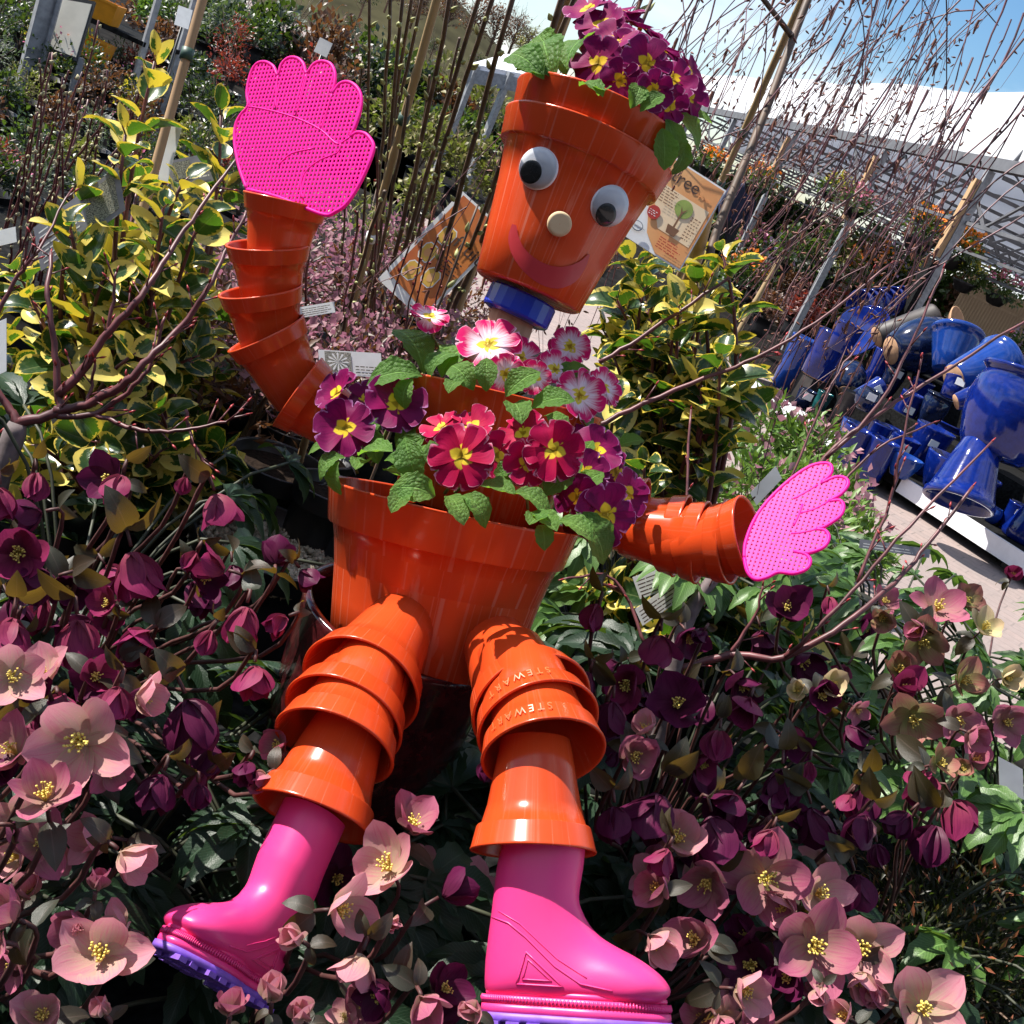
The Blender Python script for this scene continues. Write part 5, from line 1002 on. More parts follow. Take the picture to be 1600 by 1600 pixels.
branchy('bare_maple', 'bare grey barked sapling with long red twigs crossing in front of the blue pots', 'sapling', W(1015, 1190, D2), [
    ([(1060, 1048, D2), (1139, 1024, D2), (1225, 1027, D2 - .02), (1319, 975, D2 - .03), (1397, 911, D2), (1450, 850, D2 + .03), (1520, 760, D2 + .05)], .0058, .0020), ([(1225, 1027, D2 - .02), (1262, 997, D2 - .05), (1349, 905, D2 - .05), (1440, 800, D2 - .04), (1550, 690, D2)], .0034, .0014),
    ([(1065, 985, D2), (1100, 930, D2), (1135, 885, D2), (1200, 840, D2 + .04), (1290, 715, D2 + .05), (1356, 659, D2 + .05), (1444, 600, D2 + .06), (1620, 490, D2 + .08)], .0062, .0018), ([(905, 680, D2 + .1), (985, 640, D2 + .1), (1100, 592, D2 + .1), (1181, 558, D2 + .1), (1275, 503, D2 + .1), (1392, 412, D2 + .12)], .0040, .0016),
    ([(937, 566, D2 + .15), (1000, 528, D2 + .15), (1100, 460, D2 + .15), (1200, 390, D2 + .15)], .0036, .0018), ([(1290, 715, D2 + .05), (1375, 631, D2 + .05), (1430, 520, D2 + .06), (1474, 420, D2 + .07)], .0030, .0014), ([(1139, 1024, D2), (1180, 960, D2), (1192, 915, D2)], .0026, .0014), ([(1100, 930, D2), (1078, 880, D2), (1072, 800, D2 + .05), (1080, 640, D2 + .1)], .0028, .0016), ([(1340, 910, D2 - .02), (1392, 780, D2), (1408, 700, D2), (1440, 560, D2 + .02)], .0024, .0012), ([(1310, 760, D2 + .05), (1372, 700, D2 + .05), (1460, 660, D2 + .06)], .0022, .0010), ([(1200, 840, D2 + .04), (1240, 740, D2 + .06), (1300, 600, D2 + .08), (1340, 540, D2 + .1)], .0022, .0010), ([(1010, 1010, D2 + .02), (960, 905, D2 + .05), (880, 905, D2 + .02)], .0026, .0014)],
    M_TWIGR, 62, trunk=([W(1015, 1190, D2), W(1045, 1080, D2), W(1060, 1010, D2), W(1085, 945, D2), W(1130, 885, D2)], [.0135] * 5 + [.011] * 4 + [.010] * 4 + [.0085] * 3 + [.007]))

def budded(label, base, stems, seed, mat, group, bud=(0.006, 0.0028), budmat=None, pw=0.05):
    r = random.Random(seed); t = thing('budding_shrub', label, 'shrub', base, group)
    for (x0, y0, x1, y1, d, w0, w1) in stems:
        a, b = W(x0, y0, d), W(x1, y1, d + r.uniform(-.05, .1)); a = to_bench(x0, y0, x1, y1, d); n = 16; sag = rvec(r) * (b - a).length * .02
        pts = [a.lerp(b, i / n) + sag * math.sin(math.pi * i / n) + rvec(r) * .002 for i in range(n + 1)]; mb = MB(); tube(mb, pts, [px(w0, d) / 2 + (px(w1, d) - px(w0, d)) / 2 * i / n for i in range(n + 1)], 7); s_ = obj('stem', mb, mat, t)
        bm = MB(); L_ = (b - a).length; q = 0.15 * L_; ax = (b - a).normalized(); k = 0
        while q < L_:
            P = a.lerp(b, q / L_) + sag * math.sin(math.pi * q / L_); an = k * 2.4; rad = zframe(ax).to_3x3() @ Vector((math.cos(an), math.sin(an), 0)); dv = (ax + rad * .55).normalized(); h, w_ = bud[0] * r.uniform(.7, 1.5), bud[1] * r.uniform(.8, 1.2)
            P = P + rad * px(w0, d) * .4; tube(bm, [P, P + dv * h * .35, P + dv * h * .75, P + dv * h * 1.3], [w_ * .5, w_, w_ * .8, w_ * .1], 6); k += 1; q += pw * r.uniform(.6, 1.4)
        if bm.v: stuff(obj('buds', bm, budmat or M_BUD, s_))
    return t
S_ = [(548, 430, 578, -10, 1.75, 7, 5), (560, 450, 610, -10, 1.8, 9, 6), (575, 470, 628, -10, 1.7, 9, 6), (590, 470, 645, -10, 1.75, 10, 6), (580, 500, 660, -10, 1.85, 9, 6), (560, 560, 705, -10, 1.7, 12, 8), (600, 520, 752, -10, 1.65, 13, 8), (540, 600, 640, 150, 1.8, 10, 6), (610, 560, 720, 60, 1.85, 9, 5), (622, 540, 770, -10, 1.6, 12, 8), (645, 520, 802, -10, 1.55, 14, 9), (680, 500, 880, -10, 1.6, 16, 11), (700, 470, 835, 100, 1.65, 12, 8), (690, 560, 905, -20, 1.7, 12, 8), (620, 480, 672, 120, 1.9, 8, 5), (530, 520, 566, 100, 1.9, 6, 4), (640, 500, 690, 240, 1.8, 8, 5), (520, 640, 600, 300, 1.75, 8, 6), (705, 430, 745, 320, 1.5, 7, 4), (980, 60, 1010, -20, 1.7, 8, 6), (1008, 50, 1030, -30, 1.7, 8, 6)]
budded('clump of tall brown stems with pale green buds behind the head', W(600, 700, 1.8), S_[:19], 71, M_TWIGB, 'budding shrubs', (0.0105, 0.0042), None, 0.055)
budded('two budded stem tips above the purple flowers of the head', W(960, 150, 1.7), S_[19:], 72, M_TWIGB, 'budding shrubs', (0.012, 0.004), None, 0.04)
S2 = [(rr.uniform(-30, 60) + k * 5, rr.uniform(380, 460), 20 + k * 9 + rr.uniform(-15, 60), rr.uniform(20, 230), rr.uniform(2.1, 2.5), 4.5, 3) for k in range(20)]
budded('thin red stems set with cream catkin buds beside the metal post', W(40, 560, 2.3), S2, 73, M_TWIGR, 'budding shrubs', (0.0080, 0.0042), simple('cream_catkin', (0.42, 0.38, 0.22), 0.8, 0.3, 60), 0.035)
S3 = [(590 + k * 14, 640 - k * 6, 640 + k * 22, 380 - k * 5, 1.6, 5, 3) for k in range(4)] + [(492, 560, 492, 330, 1.5, 7, 5), (502, 560, 560, 330, 1.5, 6, 4), (586, 540, 590, 230, 1.55, 6, 5)]
budded('slender dark red stems beside the raised arm', W(560, 720, 1.6), S3, 74, M_TWIGR, 'budding shrubs', (0.005, 0.002), M_BUDR, 0.06)

# canes and stakes
def cane(label, a, b, wpx, mat=None, ties=(), name='bamboo_cane', cat='stake'):
    A, B = W(*a), W(*b); A = to_bench(a[0], a[1], b[0], b[1], a[2]); r_ = px(wpx, a[2]) / 2; n = 7; t = thing(name, label, cat, A, 'canes and stakes'); mb = MB(); pts = []; rad = []
    for i in range(n + 1):
        for e_, k in ((-.012, 1), (0, 1.16), (.012, 1)):
            f_ = i / n + e_
            if 0 <= f_ <= 1: pts.append(Vector((0, 0, f_ * (B - A).length))); rad.append(r_ * k)
    tube(mb, pts, rad, 10); m = zframe(B - A, A); obj('shaft', mb, mat or M_BAMBOO, t, m)
    for f_, mt in ties:
        z = f_ * (B - A).length; mb = MB(); tube(mb, [(0, 0, z - r_ * 1.2), (0, 0, z + r_ * 1.2)], r_ * 1.35, 10); obj('tie', mb, mt, t, m)
M_TIE = simple('green_tape', (0.03, 0.07, 0.05), 0.5, 0.2, 50)
cane('bamboo cane among the tall brown budded stems', (505, 640, 1.7), (688, -20, 1.78), 15, None, ((.55, M_LABEL), (.78, M_TIE)))
cane('stout tan stake standing in the large variegated shrub', (135, 640, 1.75), (322, -20, 1.95), 17, M_TIMBER, ((.86, M_TIE),))
cane('bamboo stake carrying the weeping birch, right of the tree sign', (1040, 480, 1.62), (1262, -20, 1.85), 14, None, ((.72, M_TIE), (.80, M_TIE)))
cane('rough timber post below the birch stake', (1030, 640, 1.58), (1106, 322, 1.63), 26, M_TIMBER)
cane('pale timber post behind the flowerpot head', (735, 420, 2.0), (900, -30, 2.1), 30, M_TIMBER)
cane('thin dry cane leaning behind the shrub right of the head', (1130, 510, 2.4), (1220, 402, 2.5), 9)
cane('short pale stick propping the black pots left of the body', (452, 780, 1.5), (490, 640, 1.55), 14, M_TIMBER)

# weeping birch
def birch():
    r = random.Random(81); B = W(1062, 520, 1.72); t = thing('weeping_birch', 'weeping birch with a bare curtain of fine purple twigs against the sky', 'tree', B)
    mb = MB(); tube(mb, smooth([Vector((B.x - .02, B.y, ZB)), B, W(1120, 360, 1.73), W(1190, 190, 1.78), W(1262, 0, 1.85), W(1330, -160, 1.9)], 4), [.0065] * 21, 8); obj('trunk', mb, M_TWIGB, t)
    br = MB(); tw = MB(); bd = MB()
    mains = [[(1262, 0, 1.85), (1400, -120, 1.8), (1560, -120, 1.75), (1680, 60, 1.7)], [(1330, -160, 1.9), (1500, -220, 1.9), (1700, -120, 1.85)], [(1240, 60, 1.83), (1140, -60, 1.7), (1080, -60, 1.65)], [(1250, -20, 1.85), (1370, -60, 2.0), (1480, -40, 2.1), (1560, 40, 2.15)], [(1230, 0, 1.8), (1260, -80, 1.6), (1350, -90, 1.5), (1450, -40, 1.5)]]
    starts = []
    for ln in mains:
        p = smooth([W(*q) for q in ln], 6); tube(br, p, [.005 - .0044 * i / len(p) for i in range(len(p))], 6); starts += [(x, .0015) for x in p[3:]]
    def hang(P, d0, L_, r0, lev):
        n = max(4, int(L_ / 0.035)); pts = [P]; d_ = d0.copy()
        for i in range(n):
            d_ = (d_ + Vector((-0.02, 0, -0.22)) * (0.8 if lev else 1) + rvec(r) * 0.16).normalized(); pts.append(pts[-1] + d_ * L_ / n)
        tube(tw, pts, [r0 * (1 - .65 * i / n) for i in range(n + 1)], 4, 0, False)
        for i in range(1, n + 1):
            side = rvec(r)
            dv = (d_ * .5 + side * .9).normalized()
            if r.random() < .55:
                q = pts[i] + dv * .004; tube(bd, [q, q + dv * .004, q + dv * .009], [.0011, .0017, .0004], 4, 0, False)
            if r.random() < .05: q = pts[i]; tube(bd, [q, q + Vector((0, 0, -.008)), q + Vector((.002, 0, -.022))], [.0022, .0028, .0014], 5, 0, False)
            if lev < 2 and i > 1 and r.random() < (.34 if lev == 0 else .14): hang(pts[i], (d_ + rvec(r) * .55).normalized(), L_ * r.uniform(.22, .55) * (1 - .4 * i / n), r0 * .62, lev + 1)
    for P, r0 in starts:
        for k in range(2):
            if r.random() < .40: hang(P + rvec(r) * .03, (Vector((r.uniform(-.45, .35), r.uniform(-.3, .3), r.uniform(-.8, .1)))).normalized(), r.uniform(.32, .85), r0 * r.uniform(.6, 1), 0)
    for (x, y, x1, y1) in ((1500, 0, 1130, 420), (1420, 0, 1180, 360), (1600, 60, 1240, 400), (1330, 30, 1160, 330), (1560, 110, 1300, 420), (1600, 170, 1380, 380), (1620, 240, 1330, 440), (1480, 60, 1210, 430), (1610, 330, 1290, 560), (1600, 280, 1200, 520), (1560, 200, 1180, 540), (1500, 170, 1150, 470), (1620, 120, 1330, 520), (1450, 140, 1140, 560), (1400, 120, 1160, 480), (1520, 90, 1250, 560), (1600, 20, 1420, 330), (1580, -20, 1480, 240), (1300, 60, 1040, 330)):
        a, b = W(x, y, 1.75), W(x1, y1, 1.8); hang(a, (b - a).normalized() + Vector((0.1, 0, .35)), (b - a).length * 1.12, .0018, 0)
    obj('branches', br, M_TWIGB, t); stuff(obj('twigs', tw, simple('birch_twig', (0.12, 0.045, 0.055), 0.5, 0.35, 30), t)); stuff(obj('buds', bd, simple('birch_bud', (0.16, 0.06, 0.04), 0.6, 0.4, 60), t))
birch()

# ------------------------------------------------------------------ nursery stock behind
SMALL = npT(blade(ELL(0.9, 0.7, 0.30), 2, 2, 0.3, 0.2)); SLIM = npT(blade(ELL(0.9, 0.7, 0.13), 2, 2, 0.3, 0.2)); ROUND = npT(blade(ELL(0.9, 0.6, 0.42), 2, 2, 0.2, 0.2))
def cloud(T, n, c, rad, size, seed, up=0.5, clump=26, shell=0.55):
    """n randomly turned copies of a template gathered in clumps inside an ellipsoid"""
    g = np.random.default_rng(seed); cc = g.normal(size=(clump, 3)); cc /= np.linalg.norm(cc, axis=1)[:, None]; cc *= (shell + (1 - shell) * g.random((clump, 1))) ; cc[:, 2] = np.abs(cc[:, 2]) * 1.5 - .5
    k = g.integers(0, clump, n); p = cc[k] * 0.82 + g.normal(size=(n, 3)) * 0.17; out = p / (np.linalg.norm(p, axis=1)[:, None] + 1e-6)
    y = out * .8 + g.normal(size=(n, 3)) * .6 + np.array([0, 0, up]); y /= np.linalg.norm(y, axis=1)[:, None]; z = g.normal(size=(n, 3)) * .6 + np.array([0, 0, 1.0]) + out * .4; x = np.cross(y, z); x /= np.linalg.norm(x, axis=1)[:, None] + 1e-9; z = np.cross(x, y)
    M = np.stack([x, y, z], axis=2) * (size * g.uniform(.7, 1.3, n))[:, None, None]; P = np.array(c) + p * np.array(rad)
    V = np.einsum('nij,kj->nki', M, T[0]) + P[:, None, :]; nv = len(T[0]); Q = (T[1][None] + (np.arange(n) * nv)[:, None, None]).reshape(-1, 4)
    return V.reshape(-1, 3), Q, np.tile(T[2], (n, 1))
def put_cloud(bk, *a, **k):
    V, Q, Uv = cloud(*a, **k); bk.V.append(V); bk.Fq.append(Q + bk.n); bk.U.append(Uv); bk.M.append((0, len(Q))); bk.n += len(V)
FOL = {'green': leafmat('shrub_green', (0.016, 0.036, 0.011), (0.05, 0.088, 0.022), 0.4, 0.25, 0.1), 'dark': leafmat('shrub_dark_green', (0.007, 0.016, 0.009), (0.018, 0.036, 0.014), 0.4, 0.2, 0.1), 'yellow': leafmat('shrub_yellow', (0.30, 0.28, 0.02), (0.62, 0.52, 0.05), 0.5, 0.3, 0.1, (0.7, 0.6, 0.05)),
       'olive': leafmat('shrub_olive', (0.12, 0.10, 0.025), (0.26, 0.22, 0.06), 0.5, 0.3, 0.1), 'grey': leafmat('shrub_grey', (0.075, 0.095, 0.07), (0.16, 0.185, 0.145), 0.6, 0.2, 0.1), 'red': leafmat('shrub_red', (0.08, 0.02, 0.018), (0.22, 0.05, 0.04), 0.45, 0.3, 0.1, (0.4, 0.06, 0.03)),
       'heather': leafmat('heather_flowers', (0.20, 0.07, 0.09), (0.42, 0.24, 0.26), 0.6, 0.3, 0.1, (0.5, 0.2, 0.3)), 'bright': leafmat('shrub_bright_green', (0.06, 0.14, 0.02), (0.17, 0.27, 0.05), 0.45, 0.3, 0.1), 'orange': leafmat('orange_flowers', (0.70, 0.14, 0.01), (0.85, 0.30, 0.02), 0.5, 0.3, 0.0, (0.9, 0.3, 0.02)),
       'brown': leafmat('bronze_foliage', (0.05, 0.028, 0.018), (0.14, 0.07, 0.04), 0.45, 0.25, 0.1, (0.25, 0.1, 0.03)), 'white': leafmat('white_flowers', (0.6, 0.58, 0.5), (0.8, 0.78, 0.7), 0.5, 0.3, 0.0), 'pinkf': leafmat('pink_bedding_flowers', (0.5, 0.08, 0.2), (0.75, 0.2, 0.4), 0.5, 0.3, 0.0), 'lilac': leafmat('lilac_flowers', (0.30, 0.18, 0.34), (0.50, 0.33, 0.5), 0.5, 0.3, 0.0)}
POTM = lathe(pot_profile(1.0, 0.5, 0.40, 0.12, 0.03, 0.02, 0.01), 20).mesh('nursery_pot', [M_BPOT])
SOILM = lathe([(.0005, 0), (.2, .01), (.45, -.01)], 16).mesh('soil', [M_SOIL])
def potted(label, P, w_, h_, kind, seed, n=420, T=None, leaf=None, flower=None, group='nursery plants on the ground', pot_h=None, cat='potted plant', twigs=0):
    P = Vector(P); t = thing('potted_plant', label, cat, P, group); ph = pot_h or min(.24, h_ * .45); pw = min(w_ * .8, ph * 1.15)
    link('plant_pot', POTM, t, Matrix.Translation(P) @ Matrix.Diagonal((pw, pw, ph, 1))); link('soil', SOILM, t, Matrix.Translation(P + ZR(ph * .9)) @ Matrix.Diagonal((pw, pw, 1, 1)))
    c = P + ZR(ph + h_ * .45); bk = Bulk(); leaf = leaf or max(.02, w_ * .10)
    if n: put_cloud(bk, T if T is not None else SMALL, n, c, (w_ * .55, w_ * .55, h_ * .6), leaf, seed); o = bk.build('crown', FOL[kind], t, 'stuff')
    if flower:
        bk = Bulk(); put_cloud(bk, ROUND, flower[1], c + ZR(h_ * .15), (w_ * .55, w_ * .55, h_ * .55), leaf * flower[2], seed + 1, shell=.9); bk.build('flowers', FOL[flower[0]], t, 'stuff')
    r = random.Random(seed); st = MB()
    for k in range(5 + twigs):
        top = c + Vector((r.uniform(-.45, .45) * w_, r.uniform(-.45, .45) * w_, r.uniform(.1, .6) * h_)); pts = bez(P + ZR(ph * .9), P + ZR(ph + h_ * .3) + Vector((r.uniform(-.1, .1), r.uniform(-.1, .1), 0)) * w_, top, 5); tube(st, pts, [.004 * (1 - .6 * i / 5) * max(1, w_ * 2) for i in range(6)], 4)
        for q in range(3 if twigs else 0):
            a = pts[2 + q]; dv = (top - P).normalized() + rvec(r) * .8; tube(st, [a, a + dv * h_ * .18, a + dv * h_ * .3 + rvec(r) * h_ * .05], [.0026, .002, .0012], 4, 0, False)
    obj('stems', st, M_TWIGB, t); return t
ORD = ['first', 'second', 'third', 'fourth', 'fifth', 'sixth', 'seventh', 'eighth', 'ninth', 'tenth', 'eleventh', 'twelfth', 'thirteenth', 'fourteenth', 'fifteenth', 'sixteenth', 'seventeenth', 'eighteenth']
R3 = random.Random(3)
# heathers behind the raised arm, seen through the stems
for i, (x, y, d, w_, k) in enumerate(((480, 400, 2.5, .30, 'heather'), (560, 470, 2.3, .30, 'heather'), (640, 420, 2.5, .28, 'heather'), (330, 520, 2.35, .30, 'heather'), (520, 600, 2.0, .28, 'heather'), (630, 560, 2.1, .28, 'heather'), (410, 600, 2.0, .24, 'heather'), (700, 470, 2.4, .28, 'heather'), (560, 360, 2.9, .34, 'olive'), (420, 450, 2.5, .28, 'heather'))):
    P = G(x, y, .78); w_ *= depth(P) / 2.4; P.z = .50; potted(ORD[i] + ' heather clump counted from the raised arm, behind the brown stems' if k == 'heather' else 'pale olive grassy plant above the heathers', P, w_, .24, k if k != 'heather' else 'brown', 300 + i, 500, SLIM, .03, ('heather', 420, .5) if k == 'heather' else None, 'heathers behind the raised arm', .16)
HB = thing('heather_bench', 'dark matted bench carrying the heathers behind the brown stems', 'bench', (-.5, 3.4, 0)); mb = MB(); box(mb, (-.95, 3.55, .47), (1.2, 0, 0), (0, .95, 0), (0, 0, .03)); obj('bench_top', mb, M_BENCH, HB, smooth=False)
for sx in (-2.0, .1):
    for sy in (2.75, 4.35): mb = MB(); box(mb, (sx, sy, .22), (.03, 0, 0), (0, .03, 0), (0, 0, .22)); obj('leg', mb, M_GALV, HB, smooth=False)
# small spring plants by the paving right of the shrub
for i, (x, y, d) in enumerate(((1195, 700, 2.6), (1250, 730, 2.5), (1225, 790, 2.3), (1290, 800, 2.4), (1170, 780, 2.2), (1330, 850, 2.3), (1265, 850, 2.1))):
    P = G(x, y, .22); d = depth(P); P.z = .004; potted(ORD[i] + ' low purple flowered plant counted from the variegated shrub to the lowered hand', P, px(130, d), px(100, d), 'bright', 330 + i, 420, SLIM, px(30, d), ('heather', 60, .5), 'low plants by the paving', .12)
# rows of stock at the left, back to the benches
rows = [(x, y) for y in (20, 60, 105, 160, 215, 270, 330, 390) for x in range(-40, 550, 74)]
kinds = ['dark', 'green', 'dark', 'brown', 'green', 'red', 'olive', 'dark', 'grey']; cn = {}
NAMEK = {'dark': 'dark green', 'green': 'mid green', 'brown': 'bronze leaved', 'red': 'reddish', 'olive': 'olive', 'grey': 'grey leaved', 'yellow': 'bright yellow', 'bright': 'fresh green'}
for i, (x, y) in enumerate(rows):
    x2, y2 = x + R3.uniform(-26, 26), y + R3.uniform(-14, 14)
    if 395 < x2 and y2 > 60: continue
    P = G(x2, y2 + 30, 0.30); d = depth(P)
    if d > 16: continue
    k = R3.choice(kinds); cn[k] = cn.get(k, 0) + 1
    if 40 < x2 < 210 and y2 < 120: continue
    potted('%s bush in a black pot, %s along the %s stock row from the top' % (NAMEK[k], ORD[i % 8], ORD[i // 8]), P, px(R3.uniform(60, 95), d), px(R3.uniform(50, 85), d), k, 400 + i, 420, SMALL if i % 3 else SLIM, None, ('pinkf', 30, .6) if R3.random() < .12 else None, 'stock rows at the left', .22)
for x, y, w_, h_, k, lb in ((62, 150, 90, 80, 'yellow', 'bright yellow bush beside the metal post'), (105, 160, 60, 60, 'yellow', 'bright yellow bush right of the metal post'), (148, 185, 84, 70, 'grey', 'rounded grey lavender bush in a black pot'), (186, 235, 50, 56, 'yellow', 'small yellow leaved bush behind the variegated shoots'), (228, 70, 60, 50, 'bright', 'fresh green bush under the white price card')):
    P = G(x, y, 0.25); d = depth(P); potted(lb, P, px(w_, d), px(h_, d), k, 480 + x, 700, SLIM if k == 'grey' else SMALL, px(9, d), None, 'stock rows at the left', .2)
# twiggy and olive stock in the middle distance
for i, (x, y, w_, h_, k, tw) in enumerate(((430, 90, 100, 110, 'grey', 16), (360, 60, 100, 110, 'grey', 14), (520, 110, 90, 90, 'brown', 10), (480, 150, 90, 70, 'red', 6), (600, 140, 90, 90, 'olive', 4), (660, 190, 100, 110, 'olive', 4), (730, 220, 100, 120, 'olive', 4), (640, 270, 90, 90, 'olive', 4), (700, 300, 90, 90, 'olive', 3), (760, 330, 90, 90, 'olive', 3), (590, 220, 80, 80, 'olive', 3), (790, 260, 80, 80, 'green', 3), (740, 160, 90, 80, 'green', 3), (690, 130, 80, 60, 'green', 2), (560, 60, 90, 70, 'brown', 8), (630, 340, 70, 60, 'olive', 3))):
    P = G(x, y + 26, .1); d = depth(P)
    if d > 25 or d < 0: P = W(x, y, 14); P.z = 0.1; d = depth(P)
    potted('%s counted from the raised hand' % (ORD[i] + (' twiggy bush' if tw > 5 else ' olive leaved bush' if k == 'olive' else ' green bush')) + ' towards the head', P, px(w_, d), px(h_, d), k, 520 + i, 420 if tw < 6 else 160, SMALL, px(11, d), None, 'stock behind the brown stems', .2, twigs=tw)
# bedding and shrubs in front of and inside the tunnel house
for i, (x, y, w_, h_, k, fl) in enumerate(((1150, 400, 60, 50, 'green', 'pinkf'), (1190, 420, 60, 50, 'dark', 'lilac'), (1230, 400, 60, 60, 'green', None), (1270, 440, 70, 60, 'dark', 'white'), (1310, 420, 70, 60, 'olive', None), (1350, 440, 70, 70, 'green', 'orange'), (1260, 480, 70, 60, 'red', None), (1210, 460, 60, 50, 'brown', None), (1170, 450, 60, 50, 'dark', None), (1390, 430, 70, 60, 'dark', 'lilac'), (1140, 440, 60, 50, 'green', 'orange'), (1320, 480, 70, 50, 'brown', None), (1560, 620, 60, 50, 'green', 'pinkf'), (1590, 560, 60, 60, 'green', 'lilac'), (1230, 500, 60, 40, 'red', None), (1180, 500, 60, 40, 'brown', None), (1290, 390, 60, 50, 'green', None), (1360, 390, 60, 50, 'dark', None), (1420, 450, 60, 50, 'green', 'yellow'))):
    P = G(x, y + 24, .15); d = depth(P)
    if d > 22 or d < 0: P = W(x, y, 15); P.z = max(.1, P.z - .3); d = depth(P)
    potted('%s %s counted from the birch stake towards the blue pots' % (ORD[i] if i < 18 else 'last', {'pinkf': 'pink flowered plant', 'lilac': 'lilac flowered plant', 'white': 'white flowered plant', 'orange': 'orange flowered plant', 'yellow': 'yellow flowered plant', None: 'leafy plant'}[fl]), P, px(w_, d), px(h_, d), k, 560 + i, 380, SMALL, px(9, d), (fl, 120, .8) if fl else None, 'bedding by the tunnel house', .2)
for i, (x, y, d, w_, h_) in enumerate(((250, -20, 15, 150, 90), (340, -10, 15, 140, 90), (420, 10, 16, 150, 100), (500, 30, 16, 150, 110), (570, 62, 17, 140, 100), (640, 90, 18, 130, 90), (705, 118, 18, 120, 80), (760, 140, 19, 110, 70))):
    P = W(x, y + 40, d); P.z = 0; bk = Bulk(); a_, b_2 = px(w_, d) * .5, px(h_, d) * .8; t = thing('conifer_bush', '%s dark evergreen bush of the far hedge, counted from the steel post' % ORD[i], 'shrub', P, 'dark hedge below the hill')
    put_cloud(bk, SMALL, 1100, P + ZR(b_2 * .7), (a_, a_ * .7, b_2), px(13, d), 650 + i, .6, 50); bk.build('crown', FOL['dark'] if i % 3 else FOL['brown'], t, 'stuff'); mb = MB(); tube(mb, [P, P + ZR(b_2)], .05, 6); obj('trunk', mb, M_TWIGB, t)
for i, (x, y, d, w_, h_) in enumerate(((1120, 330, 21, 110, 60), (1165, 345, 21, 110, 62), (1215, 350, 22, 110, 60), (1262, 375, 21, 110, 64), (1310, 392, 21, 110, 60), (1355, 408, 22, 110, 60), (1400, 425, 21, 110, 60), (1180, 395, 16, 110, 50), (1240, 420, 16, 120, 50), (1300, 445, 16, 120, 50), (1360, 465, 16, 110, 46))):
    P = W(x, y, d); P.z = 0; bk = Bulk(); a_, b_2 = px(w_, d) * .5, px(h_, d) * .7; t = thing('leafy_bush', '%s dark bush of the tunnel planting, counted from the birch stake' % ORD[i], 'shrub', P, 'dark bushes in the tunnel house')
    put_cloud(bk, SMALL, 700, P + ZR(b_2 * .8), (a_, a_ * .7, b_2), px(12, d), 670 + i, .6, 40); bk.build('crown', FOL[('dark', 'green', 'brown')[i % 3]], t, 'stuff'); mb = MB(); tube(mb, [P, P + ZR(b_2)], .04, 6); obj('trunk', mb, M_TWIGB, t)
for i in range(14):
    x = 1085 + i * 42; y = 139.6 + .4557 * (x - 800); P = W(x, y, 27); P.z = 0; bk = Bulk(); t = thing('boundary_bush', '%s bush of the far boundary hedge, counted from the birch stake' % ORD[i], 'shrub', P, 'boundary hedge behind the tunnel house')
    put_cloud(bk, SMALL, 800, P + ZR(.95), (.62, .5, .95), .20, 690 + i, .4, 50); bk.build('crown', FOL[('dark', 'green', 'brown', 'dark')[i % 4]], t, 'stuff'); mb = MB(); tube(mb, [P, P + ZR(1.2)], .05, 6); obj('trunk', mb, M_TWIGB, t)
# hanging baskets
for i, (x, y, d, fl, rw, lb) in enumerate(((1438, 372, 11.2, 'orange', 50, 'large hanging basket of orange flowers left of the timber batten'), (1490, 400, 11.4, 'orange', 46, 'hanging basket of orange flowers touching the timber batten'), (1182, 290, 14, 'orange', 36, 'small hanging basket with orange flowers by the birch stake'), (1108, 262, 14, 'orange', 30, 'small orange hanging basket behind the head'), (1335, 325, 12, 'pinkf', 34, 'hanging basket with pink flowers in mid tunnel'), (1508, 440, 11.4, 'yellow', 36, 'yellow flowered hanging basket by the black post'), (1560, 460, 11.4, 'pinkf', 38, 'pink flowered hanging basket above the fence'), (1300, 300, 13, 'yellow', 30, 'yellow flowered basket behind the birch twigs'))):
    P = W(x, y, d); t = thing('hanging_basket', lb, 'hanging basket', P, 'hanging baskets in the tunnel house'); R_ = px(rw, d)
    obj('basket', lathe([(.0004, -R_ * .5), (R_ * .3, -R_ * .45), (R_ * .5, -R_ * .1), (R_ * .55, .0), (R_ * .5, 0), (.0004, -.02)], 18), M_BPOT, t, Matrix.Translation(P))
    bk = Bulk(); put_cloud(bk, SMALL, 420, P + ZR(R_ * .25), (R_, R_, R_ * .75), R_ * .2, 600 + i, 0.1); bk.build('foliage', FOL['green'], t, 'stuff')
    bk = Bulk(); put_cloud(bk, ROUND, 130, P + ZR(R_ * .65), (R_ * .9, R_ * .9, R_ * .5), R_ * .17, 620 + i, .5); bk.build('flowers', FOL[fl], t, 'stuff')
    mb = MB()
    for a in (0, 2.1, 4.2): tube(mb, [P + Vector((math.cos(a) * R_ * .5, math.sin(a) * R_ * .5, 0)), P + ZR(R_ * 1.3)], .003, 4)
    tube(mb, [P + ZR(R_ * 1.3), Vector((P.x, P.y, max(GZ - .48, P.z + R_ * 1.35)))], .003, 4); obj('chains', mb, M_GALV, t)
